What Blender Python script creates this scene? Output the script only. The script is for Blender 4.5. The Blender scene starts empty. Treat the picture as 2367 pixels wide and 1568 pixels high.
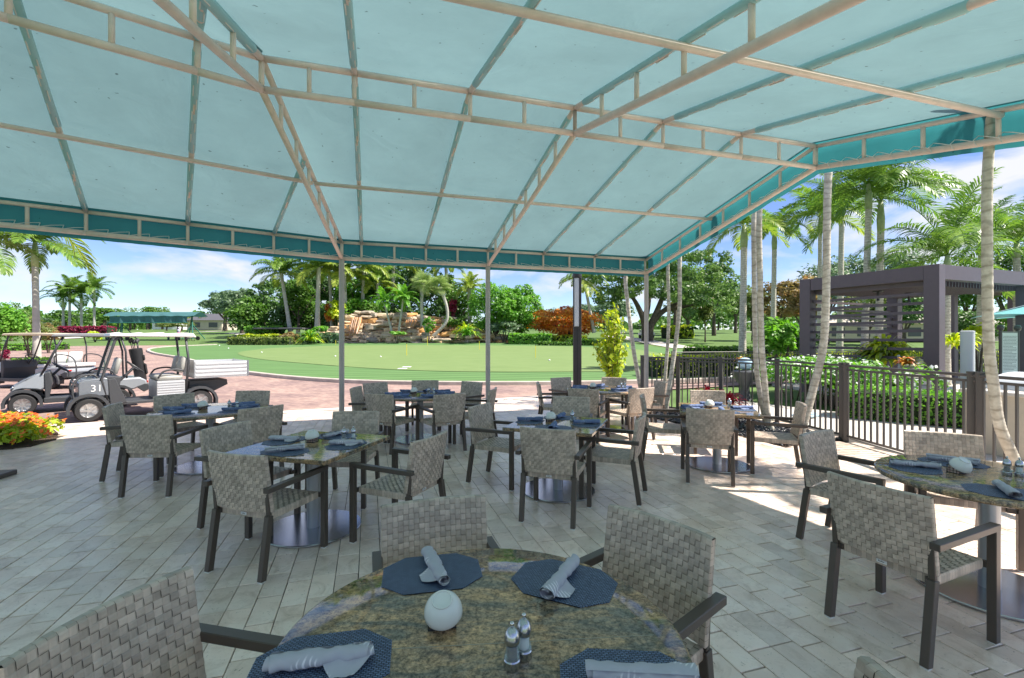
import bpy, bmesh, math, random
import numpy as np
from mathutils import Vector, Matrix

random.seed(7)
RNG = np.random.default_rng(11)
SC = bpy.context.scene
COL = SC.collection
R = math.radians

# ------------------------------------------------------------------ camera
HC = 1.65            # eye height
F = 1075.0           # focal length in the measuring grid (2367 wide)
CX, CY = 1183.5, 784.0
cam_d = bpy.data.cameras.new('camera')
cam_d.sensor_width = 36.0
cam_d.lens = 36.0 * F / 2367.0
cam_d.clip_start = 0.05
cam_d.clip_end = 3000
cam = bpy.data.objects.new('camera', cam_d)
cam.location = (0, 0, HC)
cam.rotation_euler = (R(90), 0, 0)
COL.objects.link(cam)
SC.camera = cam

# ------------------------------------------------------------------ light
SUN_EL, SUN_AZ = R(54), R(97)     # azimuth clockwise from +Y
EXPOSURE = 2.35
SC.view_settings.view_transform = 'Standard'
SC.view_settings.look = 'None'
SC.view_settings.exposure = EXPOSURE
SC.view_settings.gamma = 1
SC.view_settings.use_curve_mapping = False

world = bpy.data.worlds.new('World')
SC.world = world
world.use_nodes = True
wn, wl = world.node_tree.nodes, world.node_tree.links
wn.clear()
w_out = wn.new('ShaderNodeOutputWorld')
w_bg = wn.new('ShaderNodeBackground')
w_bg.inputs['Strength'].default_value = 0.038
w_sky = wn.new('ShaderNodeTexSky')
w_sky.sky_type = 'NISHITA'
w_sky.sun_disc = False
w_sky.sun_elevation = SUN_EL
w_sky.sun_rotation = SUN_AZ
w_sky.air_density = 0.8
w_sky.dust_density = 0.1
w_sky.ozone_density = 3.0
w_tc = wn.new('ShaderNodeTexCoord')
w_map = wn.new('ShaderNodeMapping')
w_map.inputs['Scale'].default_value = (1.0, 1.0, 2.8)
w_map.inputs['Location'].default_value = (0.62, 0.35, 0.1)
wl.new(w_tc.outputs['Generated'], w_map.inputs['Vector'])
w_n = wn.new('ShaderNodeTexNoise')
w_n.inputs['Scale'].default_value = 5.2
w_n.inputs['Detail'].default_value = 7
w_n.inputs['Roughness'].default_value = 0.55
w_n.inputs['Distortion'].default_value = 0.25
wl.new(w_map.outputs['Vector'], w_n.inputs['Vector'])
w_r = wn.new('ShaderNodeValToRGB')
w_r.color_ramp.elements[0].position = 0.46
w_r.color_ramp.elements[0].color = (0, 0, 0, 1)
w_r.color_ramp.elements[1].position = 0.66
w_r.color_ramp.elements[1].color = (1, 1, 1, 1)
wl.new(w_n.outputs['Fac'], w_r.inputs['Fac'])
w_mix = wn.new('ShaderNodeMix')
w_mix.data_type = 'RGBA'
w_mix.inputs[7].default_value = (4.9, 5.0, 5.3, 1)
wl.new(w_r.outputs['Color'], w_mix.inputs['Factor'])
w_hs = wn.new('ShaderNodeHueSaturation')
w_hs.inputs['Saturation'].default_value = 1.08
w_hs.inputs['Hue'].default_value = 0.513
wl.new(w_sky.outputs['Color'], w_hs.inputs['Color'])
wl.new(w_hs.outputs['Color'], w_mix.inputs[6])
wl.new(w_mix.outputs[2], w_bg.inputs['Color'])
wl.new(w_bg.outputs['Background'], w_out.inputs['Surface'])

sun_d = bpy.data.lights.new('sun', 'SUN')
sun_d.energy = 2.0
sun_d.angle = R(0.5)
sun_d.color = (1.0, 0.93, 0.83)
sun = bpy.data.objects.new('sun', sun_d)
sdir = Vector((math.sin(SUN_AZ) * math.cos(SUN_EL), math.cos(SUN_AZ) * math.cos(SUN_EL), math.sin(SUN_EL)))
sun.rotation_euler = sdir.to_track_quat('Z', 'Y').to_euler()
sun.location = (20, 0, 40)
COL.objects.link(sun)

# ------------------------------------------------------------------ measuring helpers
TY = [-200, 12, 16, 18, 26, 36, 44, 50, 55, 66, 80, 120, 200, 400, 1500]
TZ = [-.08, -.08, -.06, -.02, .10, .28, .56, .84, 1.06, 1.75, 2.7, 4.1, 5.6, 9., 30.]
def zt(x, y):
    """height of the open ground (rises gently away from the terrace)"""
    s = 0
    for d in (-3, -1.5, 0, 1.5, 3):
        s += np.interp(y + d, TY, TZ)
    return s / 5
def P(px, py, z=0.0):
    """point of the photograph's grid on the level z"""
    Y = (HC - z) * F / (py - CY)
    return Vector(((px - CX) * Y / F, Y, z))
def W(px, py, Y):
    """point of the photograph's grid at the distance Y"""
    return Vector(((px - CX) * Y / F, Y, HC - (py - CY) * Y / F))
def GX(px, Y):
    x = (px - CX) * Y / F
    return Vector((x, Y, float(zt(x, Y))))
def GT(px, py):
    """point of the photograph's grid on the open ground"""
    Y = 8.0
    while Y < 300:
        z = HC - (py - CY) * Y / F
        if z <= zt(0, Y):
            break
        Y += .1
    return Vector(((px - CX) * Y / F, Y, float(zt(0, Y))))

# ------------------------------------------------------------------ materials
def nd(nt, t, **kw):
    n = nt.nodes.new(t)
    for k, v in kw.items():
        n.inputs[k.replace('_', ' ')].default_value = v
    return n
def mat(name, c, rough=.6, metal=0, var=0, vscale=8, bump=0, bscale=60, spec=.5, trans=0, island=0, c2=None, coat=0, detail=5, vmap=(1, 1, 1), alpha=None):
    m = bpy.data.materials.new(name)
    m.use_nodes = True
    nt = m.node_tree
    b = nt.nodes['Principled BSDF']
    b.inputs['Base Color'].default_value = (*c, 1)
    b.inputs['Roughness'].default_value = rough
    b.inputs['Metallic'].default_value = metal
    b.inputs['Specular IOR Level'].default_value = spec
    if coat: b.inputs['Coat Weight'].default_value = coat
    if alpha is not None: b.inputs['Alpha'].default_value = alpha
    L = nt.links
    src = None
    if var or c2 or bump:
        tc = nt.nodes.new('ShaderNodeTexCoord')
        mp = nt.nodes.new('ShaderNodeMapping')
        mp.inputs['Scale'].default_value = vmap
        L.new(tc.outputs['Object'], mp.inputs['Vector'])
    if var or c2:
        n = nd(nt, 'ShaderNodeTexNoise', Scale=vscale, Detail=detail, Roughness=.6)
        L.new(mp.outputs['Vector'], n.inputs['Vector'])
        r = nt.nodes.new('ShaderNodeValToRGB')
        e = r.color_ramp.elements
        e[0].position, e[1].position = .32, .68
        if c2:
            e[0].color, e[1].color = (*c, 1), (*c2, 1)
        else:
            e[0].color = (*[x * (1 - var) for x in c], 1)
            e[1].color = (*[min(1, x * (1 + var)) for x in c], 1)
        L.new(n.outputs['Fac'], r.inputs['Fac'])
        src = r.outputs['Color']
    if island:
        g = nt.nodes.new('ShaderNodeNewGeometry')
        oi = nt.nodes.new('ShaderNodeObjectInfo')
        ad = nt.nodes.new('ShaderNodeMath'); ad.operation = 'ADD'
        fr = nt.nodes.new('ShaderNodeMath'); fr.operation = 'FRACT'
        L.new(g.outputs['Random Per Island'], ad.inputs[0]); L.new(oi.outputs['Random'], ad.inputs[1])
        L.new(ad.outputs[0], fr.inputs[0])
        mr = nt.nodes.new('ShaderNodeMapRange')
        mr.inputs['To Min'].default_value = 1 - island
        mr.inputs['To Max'].default_value = 1 + island
        L.new(fr.outputs[0], mr.inputs['Value'])
        mx = nt.nodes.new('ShaderNodeMix'); mx.data_type = 'RGBA'; mx.blend_type = 'MULTIPLY'
        mx.inputs['Factor'].default_value = 1
        mx.inputs[6].default_value = (*c, 1)
        if src: L.new(src, mx.inputs[6])
        L.new(mr.outputs[0], mx.inputs[7])
        src = mx.outputs[2]
    if src: L.new(src, b.inputs['Base Color'])
    if bump:
        bn = nd(nt, 'ShaderNodeTexNoise', Scale=bscale, Detail=4)
        L.new(mp.outputs['Vector'], bn.inputs['Vector'])
        bb = nt.nodes.new('ShaderNodeBump')
        bb.inputs['Strength'].default_value = bump
        bb.inputs['Distance'].default_value = .01
        L.new(bn.outputs['Fac'], bb.inputs['Height'])
        L.new(bb.outputs['Normal'], b.inputs['Normal'])
    if trans:
        t = nt.nodes.new('ShaderNodeBsdfTranslucent')
        t.inputs['Color'].default_value = (*c, 1)
        if src: L.new(src, t.inputs['Color'])
        ms = nt.nodes.new('ShaderNodeMixShader')
        ms.inputs['Fac'].default_value = trans
        L.new(b.outputs[0], ms.inputs[1]); L.new(t.outputs[0], ms.inputs[2])
        L.new(ms.outputs[0], nt.nodes['Material Output'].inputs['Surface'])
    return m
LEAF_GAIN = 1.6
def leafmat(name, c1, c2, c3=None, rough=.45, trans=.35):
    """leaf colour runs from c1 to c2 with the leaf's own value"""
    m = bpy.data.materials.new(name)
    m.use_nodes = True
    nt = m.node_tree; L = nt.links
    b = nt.nodes['Principled BSDF']
    b.inputs['Roughness'].default_value = rough
    b.inputs['Specular IOR Level'].default_value = .4
    g = nt.nodes.new('ShaderNodeAttribute'); g.attribute_name = 'leaf'
    r = nt.nodes.new('ShaderNodeValToRGB')
    e = r.color_ramp.elements
    B = lambda c: (*[min(.8, q * LEAF_GAIN) for q in c], 1)
    e[0].color, e[1].color = B(c1), B(c2)
    if c3:
        e[1].position = .72
        k = e.new(1.0); k.color = B(c3)
    L.new(g.outputs['Fac'], r.inputs['Fac'])
    L.new(r.outputs['Color'], b.inputs['Base Color'])
    t = nt.nodes.new('ShaderNodeBsdfTranslucent')
    hs = nt.nodes.new('ShaderNodeHueSaturation')
    hs.inputs['Value'].default_value = 1.5; hs.inputs['Saturation'].default_value = 1.1
    L.new(r.outputs['Color'], hs.inputs['Color']); L.new(hs.outputs['Color'], t.inputs['Color'])
    ms = nt.nodes.new('ShaderNodeMixShader'); ms.inputs['Fac'].default_value = trans
    L.new(b.outputs[0], ms.inputs[1]); L.new(t.outputs[0], ms.inputs[2])
    L.new(ms.outputs[0], nt.nodes['Material Output'].inputs['Surface'])
    return m

# ------------------------------------------------------------------ object helpers
def thing(name, label, cat, loc=(0, 0, 0), rz=0, group=None):
    o = bpy.data.objects.new(name, None)
    o.empty_display_size = .1
    o.location = loc; o.rotation_euler = (0, 0, rz)
    o['label'] = label; o['category'] = cat
    if group: o['group'] = group
    COL.objects.link(o)
    return o
def tag(o, label=None, cat=None, group=None, kind=None):
    if label: o['label'] = label
    if cat: o['category'] = cat
    if group: o['group'] = group
    if kind: o['kind'] = kind
    return o
def link(name, me, m=None, parent=None, loc=None, rot=None, scale=None):
    if m is not None and len(me.materials) == 0:
        for k in (m if isinstance(m, (list, tuple)) else [m]): me.materials.append(k)
    o = bpy.data.objects.new(name, me)
    if loc is not None: o.location = loc
    if rot is not None: o.rotation_euler = rot
    if scale is not None: o.scale = scale
    if parent: o.parent = parent
    COL.objects.link(o)
    return o
def copy_tree(o, parent=None):
    c = o.copy(); COL.objects.link(c)
    if parent: c.parent = parent
    for ch in list(o.children): copy_tree(ch, c)
    return c
def rotto(d):
    return Vector(d).to_track_quat('Z', 'X').to_matrix()

class MB:
    """collects simple shapes into ONE mesh"""
    def __init__(s): s.v = []; s.f = []; s.m = []
    def add(s, vs, fs, mi=0):
        n = len(s.v)
        s.v += [tuple(x) for x in vs]
        s.f += [tuple(i + n for i in q) for q in fs]
        s.m += [mi] * len(fs)
        return s
    def box(s, c, d, rot=None, mi=0, ch=0):
        x, y, z = d[0] / 2, d[1] / 2, d[2] / 2
        if ch:
            vs = []
            for sz in (-1, 1):
                for (a, b) in ((-x + ch, -y), (x - ch, -y), (x, -y + ch), (x, y - ch), (x - ch, y), (-x + ch, y), (-x, y - ch), (-x, -y + ch)):
                    vs.append((a, b, sz * (z - ch)))
            for sz in (-1, 1):
                for (a, b) in ((-x + ch, -y + ch), (x - ch, -y + ch), (x - ch, y - ch), (-x + ch, y - ch)):
                    vs.append((a, b, sz * z))
            fs = [(i, (i + 1) % 8, 8 + (i + 1) % 8, 8 + i) for i in range(8)]
            fs += [(19, 18, 17, 16)[::1], (20, 21, 22, 23)]
            for o8, o4, fl in ((0, 16, 1), (8, 20, 0)):
                q = [(0, 1, 0, 1), (2, 3, 1, 2), (4, 5, 2, 3), (6, 7, 3, 0)]
                for (a, b, c_, d_) in q:
                    t = (o8 + a, o8 + b, o4 + d_, o4 + c_)
                    fs.append(t[::-1] if fl else t)
                for (a, b, c_) in ((7, 0, 0), (1, 2, 1), (3, 4, 2), (5, 6, 3)):
                    t = (o8 + a, o8 + b, o4 + c_)
                    fs.append(t[::-1] if fl else t)
        else:
            vs = [(a, b, e) for e in (-z, z) for (a, b) in ((-x, -y), (x, -y), (x, y), (-x, y))]
            fs = [(3, 2, 1, 0), (4, 5, 6, 7), (0, 1, 5, 4), (1, 2, 6, 5), (2, 3, 7, 6), (3, 0, 4, 7)]
        if rot is not None:
            vs = [rot @ Vector(p) for p in vs]
        c = Vector(c)
        return s.add([Vector(p) + c for p in vs], fs, mi)
    def bar(s, p0, p1, w, h, mi=0, up=(0, 0, 1), ch=0):
        """rectangular bar from p0 to p1, w across, h in the up direction"""
        p0, p1 = Vector(p0), Vector(p1)
        d = p1 - p0; L = d.length; d.normalize()
        u = Vector(up)
        if abs(d.dot(u)) > .98: u = Vector((0, 1, 0))
        sx = d.cross(u).normalized(); uz = sx.cross(d).normalized()
        m = Matrix((sx, d, uz)).transposed()
        return s.box((p0 + p1) / 2, (w, L, h), m, mi, ch)
    def tube(s, pts, r, n=8, mi=0, cap=True, closed=False):
        pts = [Vector(p) for p in pts]
        k = len(pts)
        rs = r if isinstance(r, (list, tuple)) else [r] * k
        vs, fs = [], []
        pd = None
        for i, p in enumerate(pts):
            if closed:
                d = (pts[(i + 1) % k] - pts[i - 1])
            else:
                d = pts[min(i + 1, k - 1)] - pts[max(i - 1, 0)]
            d.normalize()
            if pd is None:
                a = Vector((0, 0, 1)) if abs(d.z) < .9 else Vector((1, 0, 0))
                x = d.cross(a).normalized()
            else:
                x = (x - d * x.dot(d)).normalized()
            y = d.cross(x); pd = d
            for j in range(n):
                t = 2 * math.pi * j / n
                vs.append(p + (x * math.cos(t) + y * math.sin(t)) * rs[i])
        for i in range(k if closed else k - 1):
            i2 = (i + 1) % k
            for j in range(n):
                j2 = (j + 1) % n
                fs.append((i * n + j, i * n + j2, i2 * n + j2, i2 * n + j))
        if cap and not closed:
            fs.append(tuple(range(n))[::-1]); fs.append(tuple((k - 1) * n + j for j in range(n)))
        return s.add(vs, fs, mi)
    def lathe(s, prof, n=24, c=(0, 0, 0), rot=None, mi=0):
        """prof: (radius, height) from bottom to top"""
        vs, fs = [], []
        c = Vector(c)
        for (r, z) in prof:
            for j in range(n):
                t = 2 * math.pi * j / n
                p = Vector((r * math.cos(t), r * math.sin(t), z))
                if rot is not None: p = rot @ p
                vs.append(p + c)
        for i in range(len(prof) - 1):
            for j in range(n):
                j2 = (j + 1) % n
                fs.append((i * n + j, i * n + j2, (i + 1) * n + j2, (i + 1) * n + j))
        fs.append(tuple(range(n))[::-1])
        fs.append(tuple((len(prof) - 1) * n + j for j in range(n)))
        return s.add(vs, fs, mi)
    def prism(s, prof, x0, x1, mi=0):
        """profile in (y,z) pulled from x0 to x1"""
        k = len(prof)
        a = sum(prof[i][0] * prof[(i + 1) % k][1] - prof[(i + 1) % k][0] * prof[i][1] for i in range(k))
        if a < 0: prof = prof[::-1]
        vs = [(x0, y, z) for y, z in prof] + [(x1, y, z) for y, z in prof]
        fs = [tuple(range(k))[::-1], tuple(range(k, 2 * k))]
        fs += [(i, (i + 1) % k, k + (i + 1) % k, k + i) for i in range(k)]
        return s.add(vs, fs, mi)
    def plate(s, poly, z0, z1, mi=0):
        """flat outline (x,y) with thickness"""
        k = len(poly)
        a = sum(poly[i][0] * poly[(i + 1) % k][1] - poly[(i + 1) % k][0] * poly[i][1] for i in range(k))
        if a < 0: poly = poly[::-1]
        vs = [(x, y, z0) for x, y in poly] + [(x, y, z1) for x, y in poly]
        fs = [tuple(range(k))[::-1], tuple(range(k, 2 * k))]
        fs += [(i, (i + 1) % k, k + (i + 1) % k, k + i) for i in range(k)]
        return s.add(vs, fs, mi)
    def taper(s, y0, y1, k):
        """narrow the shape across x between y0 and y1"""
        s.v = [(x * (1 - (1 - k) * min(1, max(0, (y - y0) / (y1 - y0)))), y, z) for x, y, z in s.v]
        return s
    def grid(s, fn, nu, nv, mi=0):
        vs = [fn(i / nu, j / nv) for j in range(nv + 1) for i in range(nu + 1)]
        fs = [(j * (nu + 1) + i, j * (nu + 1) + i + 1, (j + 1) * (nu + 1) + i + 1, (j + 1) * (nu + 1) + i) for j in range(nv) for i in range(nu)]
        return s.add(vs, fs, mi)
    def mesh(s, name, mats, smooth=False, angle=None):
        me = bpy.data.meshes.new(name)
        me.from_pydata(s.v, [], s.f)
        for k in (mats if isinstance(mats, (list, tuple)) else [mats]): me.materials.append(k)
        if any(s.m): me.polygons.foreach_set('material_index', s.m)
        if smooth: me.polygons.foreach_set('use_smooth', [True] * len(me.polygons))
        me.update()
        if angle is not None:
            me.polygons.foreach_set('use_smooth', [True] * len(me.polygons))
            me.set_sharp_from_angle(angle=R(angle))
        return me
    def build(s, name, mats, parent=None, smooth=False, angle=None, bevel=0, loc=None, rot=None):
        o = link(name, s.mesh(name, mats, smooth, angle), None, parent, loc, rot)
        if bevel:
            b = o.modifiers.new('bevel', 'BEVEL'); b.width = bevel; b.segments = 2; b.limit_method = 'ANGLE'; b.angle_limit = R(35)
        return o

def leaf_mesh(name, pos, nrm, size, m, aspect=.5, val=None, jit=.6, axis=None, fold=0.0):
    """one small four-cornered leaf per point"""
    pos = np.asarray(pos, float); n = len(pos)
    nrm = np.asarray(nrm, float) + RNG.normal(0, jit, (n, 3))
    nrm /= np.linalg.norm(nrm, axis=1, keepdims=True) + 1e-9
    if axis is None:
        a = RNG.normal(0, 1, (n, 3))
    else:
        a = np.asarray(axis, float) + RNG.normal(0, .25, (n, 3))
    a -= nrm * np.sum(a * nrm, 1, keepdims=True)
    a /= np.linalg.norm(a, axis=1, keepdims=True) + 1e-9
    b = np.cross(nrm, a)
    sz = (np.asarray(size) * RNG.uniform(.65, 1.3, n))[:, None]
    v = np.empty((n, 4, 3))
    v[:, 0] = pos - a * sz * .5
    v[:, 1] = pos + b * sz * aspect * .5 + a * sz * .05 - nrm * sz * fold
    v[:, 2] = pos + a * sz * .5 - nrm * sz * .12
    v[:, 3] = pos - b * sz * aspect * .5 + a * sz * .05 - nrm * sz * fold
    if val is None: val = RNG.uniform(0, 1, n)
    me = bpy.data.meshes.new(name)
    me.vertices.add(n * 4); me.loops.add(n * 4); me.polygons.add(n)
    me.vertices.foreach_set('co', v.reshape(-1))
    me.loops.foreach_set('vertex_index', np.arange(n * 4, dtype=np.int32))
    me.polygons.foreach_set('loop_start', np.arange(0, n * 4, 4, dtype=np.int32))
    me.polygons.foreach_set('loop_total', np.full(n, 4, dtype=np.int32))
    at = me.attributes.new('leaf', 'FLOAT', 'FACE')
    at.data.foreach_set('value', np.clip(val, 0, 1).astype(np.float32))
    me.materials.append(m)
    me.update(calc_edges=True)
    return me
def sph(n):
    p = RNG.normal(0, 1, (n, 3)); return p / np.linalg.norm(p, axis=1, keepdims=True)
def crown_pts(rx, ry, rz, nb, nl, br=.38, flat=0, low=-.5):
    """leaf points on many overlapping clumps filling an ellipsoid; uneven outline"""
    c = sph(nb) * (RNG.uniform(.35, 1, (nb, 1)) ** .5)
    c[:, 2] = np.maximum(c[:, 2], low) 
    rad = RNG.uniform(.55, 1.25, nb) * br
    cv = RNG.uniform(0, 1, nb)
    k = RNG.integers(0, nb, nl)
    d = sph(nl)
    d[:, 2] = np.where(d[:, 2] < -.35, -d[:, 2], d[:, 2])
    q = c[k] * (1 - br * .6) + d * rad[k, None] * (RNG.uniform(.45, 1, (nl, 1)) ** .5)
    S = np.array([rx, ry, rz])
    val = np.clip(cv[k] * .55 + RNG.uniform(0, .45, nl), 0, 1)
    return q * S, d + np.array([0, 0, .5]), val
# ------------------------------------------------------------------ palette
M = {}
M['grass'] = mat('lawn_grass', (.09, .155, .045), .9, c2=(.115, .185, .058), vscale=1.2, bump=.6, bscale=90, spec=.2)
M['green'] = mat('putting_grass', (.15, .22, .078), .9, c2=(.17, .24, .09), vscale=.8, spec=.2)
M['fringe'] = mat('fringe_grass', (.092, .18, .06), .9, c2=(.11, .205, .072), vscale=.9, spec=.2, vmap=(.3, 1.4, 1))
def stripes(m, ang, width, amt):
    """mowing stripes"""
    nt = m.node_tree; L = nt.links; b = nt.nodes['Principled BSDF']
    g = nt.nodes.new('ShaderNodeNewGeometry'); mp = nt.nodes.new('ShaderNodeMapping'); mp.inputs['Rotation'].default_value = (0, 0, R(ang))
    L.new(g.outputs['Position'], mp.inputs['Vector'])
    w = nt.nodes.new('ShaderNodeTexWave'); w.inputs['Scale'].default_value = 3.14159 / 10 / width; w.inputs['Distortion'].default_value = .6; w.inputs['Detail'].default_value = 2
    L.new(mp.outputs['Vector'], w.inputs['Vector'])
    n = nd(nt, 'ShaderNodeTexNoise', Scale=.35, Detail=7, Roughness=.7); L.new(g.outputs['Position'], n.inputs['Vector'])
    a = nt.nodes.new('ShaderNodeMath'); a.operation = 'ADD'; L.new(w.outputs['Fac'], a.inputs[0]); L.new(n.outputs['Fac'], a.inputs[1])
    r = nt.nodes.new('ShaderNodeMapRange'); r.inputs['From Min'].default_value = .3; r.inputs['From Max'].default_value = 1.7; r.inputs['To Min'].default_value = 1 - amt; r.inputs['To Max'].default_value = 1 + amt
    L.new(a.outputs[0], r.inputs['Value'])
    mx = nt.nodes.new('ShaderNodeMix'); mx.data_type = 'RGBA'; mx.blend_type = 'MULTIPLY'; mx.inputs['Factor'].default_value = 1
    L.new(b.inputs['Base Color'].links[0].from_socket, mx.inputs[6]); L.new(r.outputs[0], mx.inputs[7]); L.new(mx.outputs[2], b.inputs['Base Color'])
stripes(M['grass'], 70, 2.2, .16); stripes(M['fringe'], 78, 1.0, .22); stripes(M['green'], 82, .8, .09)
M['sand'] = mat('bunker_sand', (.66, .62, .55), .95)
M['sandbed'] = mat('joint_sand', (.07, .062, .055), .95)
M['kerb'] = mat('kerb_concrete', (.46, .41, .36), .8, var=.15, vscale=3)
M['concrete'] = mat('border_concrete', (.55, .51, .46), .7, var=.1, vscale=2, bump=.1)
M['mulch'] = mat('mulch', (.055, .032, .02), 1, var=.6, vscale=40, bump=1, bscale=60)
M['beige_pipe'] = mat('beige_painted_pipe', (.82, .66, .58), .45, var=.08, vscale=9)
M['post'] = mat('taupe_post_paint', (.50, .44, .41), .5, var=.06)
M['cord'] = mat('white_cord', (.72, .71, .68), .6)
M['frame'] = mat('bronze_frame', (.095, .075, .062), .38, metal=.25, spec=.5)
M['glide'] = mat('white_glide', (.75, .74, .7), .5)
M['steel'] = mat('brushed_steel', (.50, .51, .54), .22, metal=1, bump=.04, bscale=300)
M['column'] = mat('satin_steel_column', (.40, .41, .43), .35, metal=.9)
M['chrome'] = mat('polished_steel', (.62, .62, .62), .14, metal=1)
M['ceramic'] = mat('white_ceramic', (.72, .72, .69), .22)
M['pepper'] = mat('peppercorn', (.05, .032, .02), .6)
M['salt'] = mat('salt', (.75, .74, .72), .5)
M['wire'] = mat('black_wire', (.02, .02, .02), .4)
M['sugar'] = mat('sugar_packets', (.62, .25, .2), .6, c2=(.75, .7, .6), vscale=60)
M['black_metal'] = mat('taupe_fence_paint', (.088, .078, .075), .35)
M['pergola'] = mat('plum_grey_pergola_paint', (.12, .093, .11), .5, var=.05)
M['umbrella'] = mat('aqua_umbrella', (.20, .56, .58), .8, trans=.35)
M['grey_col'] = mat('grey_cylinder', (.58, .61, .64), .5)
M['sign'] = mat('sign_face', (.68, .68, .66), .5)
M['ink'] = mat('sign_ink', (.06, .06, .07), .7)
M['wall'] = mat('cream_wall', (.56, .48, .38), .8, var=.05)
M['lounge'] = mat('white_lounger', (.62, .60, .56), .6)
M['lamp'] = mat('lamp_bronze', (.035, .03, .032), .35)
M['lens'] = mat('lamp_frosted_lens', (.66, .68, .70), .3)
M['trunk'] = mat('grey_palm_trunk', (.70, .66, .575), .85, c2=(.42, .375, .30), vscale=11, bump=.4, bscale=40)
def rings(m, gap):
    """leaf scars: narrow darker bands up the stem, a little uneven"""
    nt = m.node_tree; L = nt.links; b = nt.nodes['Principled BSDF']
    tc = nt.nodes.new('ShaderNodeTexCoord'); w = nt.nodes.new('ShaderNodeTexWave'); w.bands_direction = 'Z'
    w.inputs['Scale'].default_value = 3.14159 / 10 / gap; w.inputs['Distortion'].default_value = 5.0; w.inputs['Detail'].default_value = 2; w.inputs['Detail Scale'].default_value = 1.5
    L.new(tc.outputs['Object'], w.inputs['Vector'])
    r = nt.nodes.new('ShaderNodeValToRGB'); r.color_ramp.elements[0].position = .03; r.color_ramp.elements[0].color = (.45, .42, .38, 1); r.color_ramp.elements[1].position = .22; r.color_ramp.elements[1].color = (1, 1, 1, 1)
    L.new(w.outputs['Fac'], r.inputs['Fac'])
    mx = nt.nodes.new('ShaderNodeMix'); mx.data_type = 'RGBA'; mx.blend_type = 'MULTIPLY'; mx.inputs['Factor'].default_value = .5
    L.new(b.inputs['Base Color'].links[0].from_socket, mx.inputs[6]); L.new(r.outputs['Color'], mx.inputs[7]); L.new(mx.outputs[2], b.inputs['Base Color'])
rings(M['trunk'], .11)
M['trunkdark'] = mat('dark_bark', (.10, .08, .06), .9, var=.4, vscale=6, bump=.6, bscale=20)
M['royal'] = mat('royal_palm_trunk', (.42, .40, .36), .85, var=.16, vscale=2.5)
M['shaft'] = mat('green_crownshaft', (.33, .40, .20), .5, var=.15)
M['teal_old'] = mat('range_canopy_fabric', (.06, .17, .18), .8, var=.15, vscale=1.2, trans=.2)
M['teal_pipe'] = mat('green_frame', (.03, .16, .12), .5)
M['rubber'] = mat('tyre', (.022, .022, .024), .75)
M['rim'] = mat('alloy', (.55, .55, .56), .3, metal=.8)
M['cart_grey'] = mat('cart_silver_grey', (.30, .32, .35), .28, coat=.5)
M['cart_dark'] = mat('cart_dark_plastic', (.05, .053, .06), .5)
M['cart_slate'] = mat('cart_slate_panel', (.16, .175, .20), .35, coat=.3)
M['cart_white'] = mat('cart_white', (.74, .74, .73), .4)
M['cart_cream'] = mat('cart_cream_roof', (.72, .62, .43), .5)
M['cart_greyroof'] = mat('cart_grey_roof', (.22, .225, .24), .4)
M['seat_vinyl'] = mat('seat_vinyl', (.35, .345, .32), .45)
M['alu'] = mat('ribbed_aluminium', (.62, .63, .65), .4, metal=.5)
M['red'] = mat('tail_light', (.45, .02, .02), .3)
M['bag'] = mat('golf_bag', (.02, .02, .022), .5)
M['yellow'] = mat('yellow_stick', (.75, .62, .04), .5)
M['ball'] = mat('golf_ball', (.8, .8, .8), .4)
M['white'] = mat('white_plate', (.74, .74, .74), .6)
M['tile_roof'] = mat('shelter_roof', (.10, .10, .11), .6)
M['pot'] = mat('white_pot', (.55, .53, .5), .6)
M['skin'] = mat('skin', (.45, .26, .18), .6)
M['pink'] = mat('pink_cloth', (.62, .05, .28), .8)
M['lilac'] = mat('pale_shirt', (.45, .45, .6), .8)
M['bluewhite'] = mat('pale_blue_plastic', (.42, .60, .74), .3)
M['red_leaf'] = leafmat('red_leaves', (.16, .012, .02), (.36, .03, .04))
M['lf_green'] = leafmat('mid_green_leaves', (.028, .075, .012), (.10, .19, .03))
M['lf_dark'] = leafmat('dark_leaves', (.022, .06, .016), (.085, .16, .04))
M['lf_bright'] = leafmat('bright_leaves', (.045, .14, .02), (.15, .30, .04), trans=.4)
M['lf_yellow'] = leafmat('yellow_green_leaves', (.12, .19, .015), (.34, .40, .03), (.48, .47, .06), trans=.4)
M['lf_olive'] = leafmat('olive_leaves', (.06, .085, .025), (.16, .20, .05))
M['lf_grey'] = leafmat('grey_green_leaves', (.055, .095, .055), (.13, .19, .10))
M['lf_oak'] = leafmat('oak_leaves', (.03, .075, .02), (.12, .19, .05))
M['lf_croton'] = leafmat('croton_leaves', (.26, .06, .02), (.44, .19, .03), (.46, .33, .05))
M['lf_brown'] = leafmat('russet_leaves', (.09, .08, .03), (.20, .15, .06), (.26, .13, .07))
M['lf_maroon'] = leafmat('maroon_leaves', (.10, .012, .03), (.26, .03, .07))
M['lf_flower'] = leafmat('orange_petals', (.62, .10, .03), (.75, .16, .04), (.7, .08, .1))
M['lf_white'] = leafmat('white_petals', (.6, .6, .56), (.78, .78, .74))
M['frond'] = leafmat('palm_frond', (.03, .085, .014), (.15, .23, .045), rough=.35, trans=.35)
M['frond_y'] = leafmat('yellowing_frond', (.07, .13, .02), (.24, .28, .055), rough=.4, trans=.4)
M['frond_p'] = leafmat('pale_thatch_frond', (.10, .16, .05), (.25, .31, .12), rough=.4, trans=.35)
M['hedge_shade'] = mat('shade_mass', (.02, .035, .012), 1)

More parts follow.
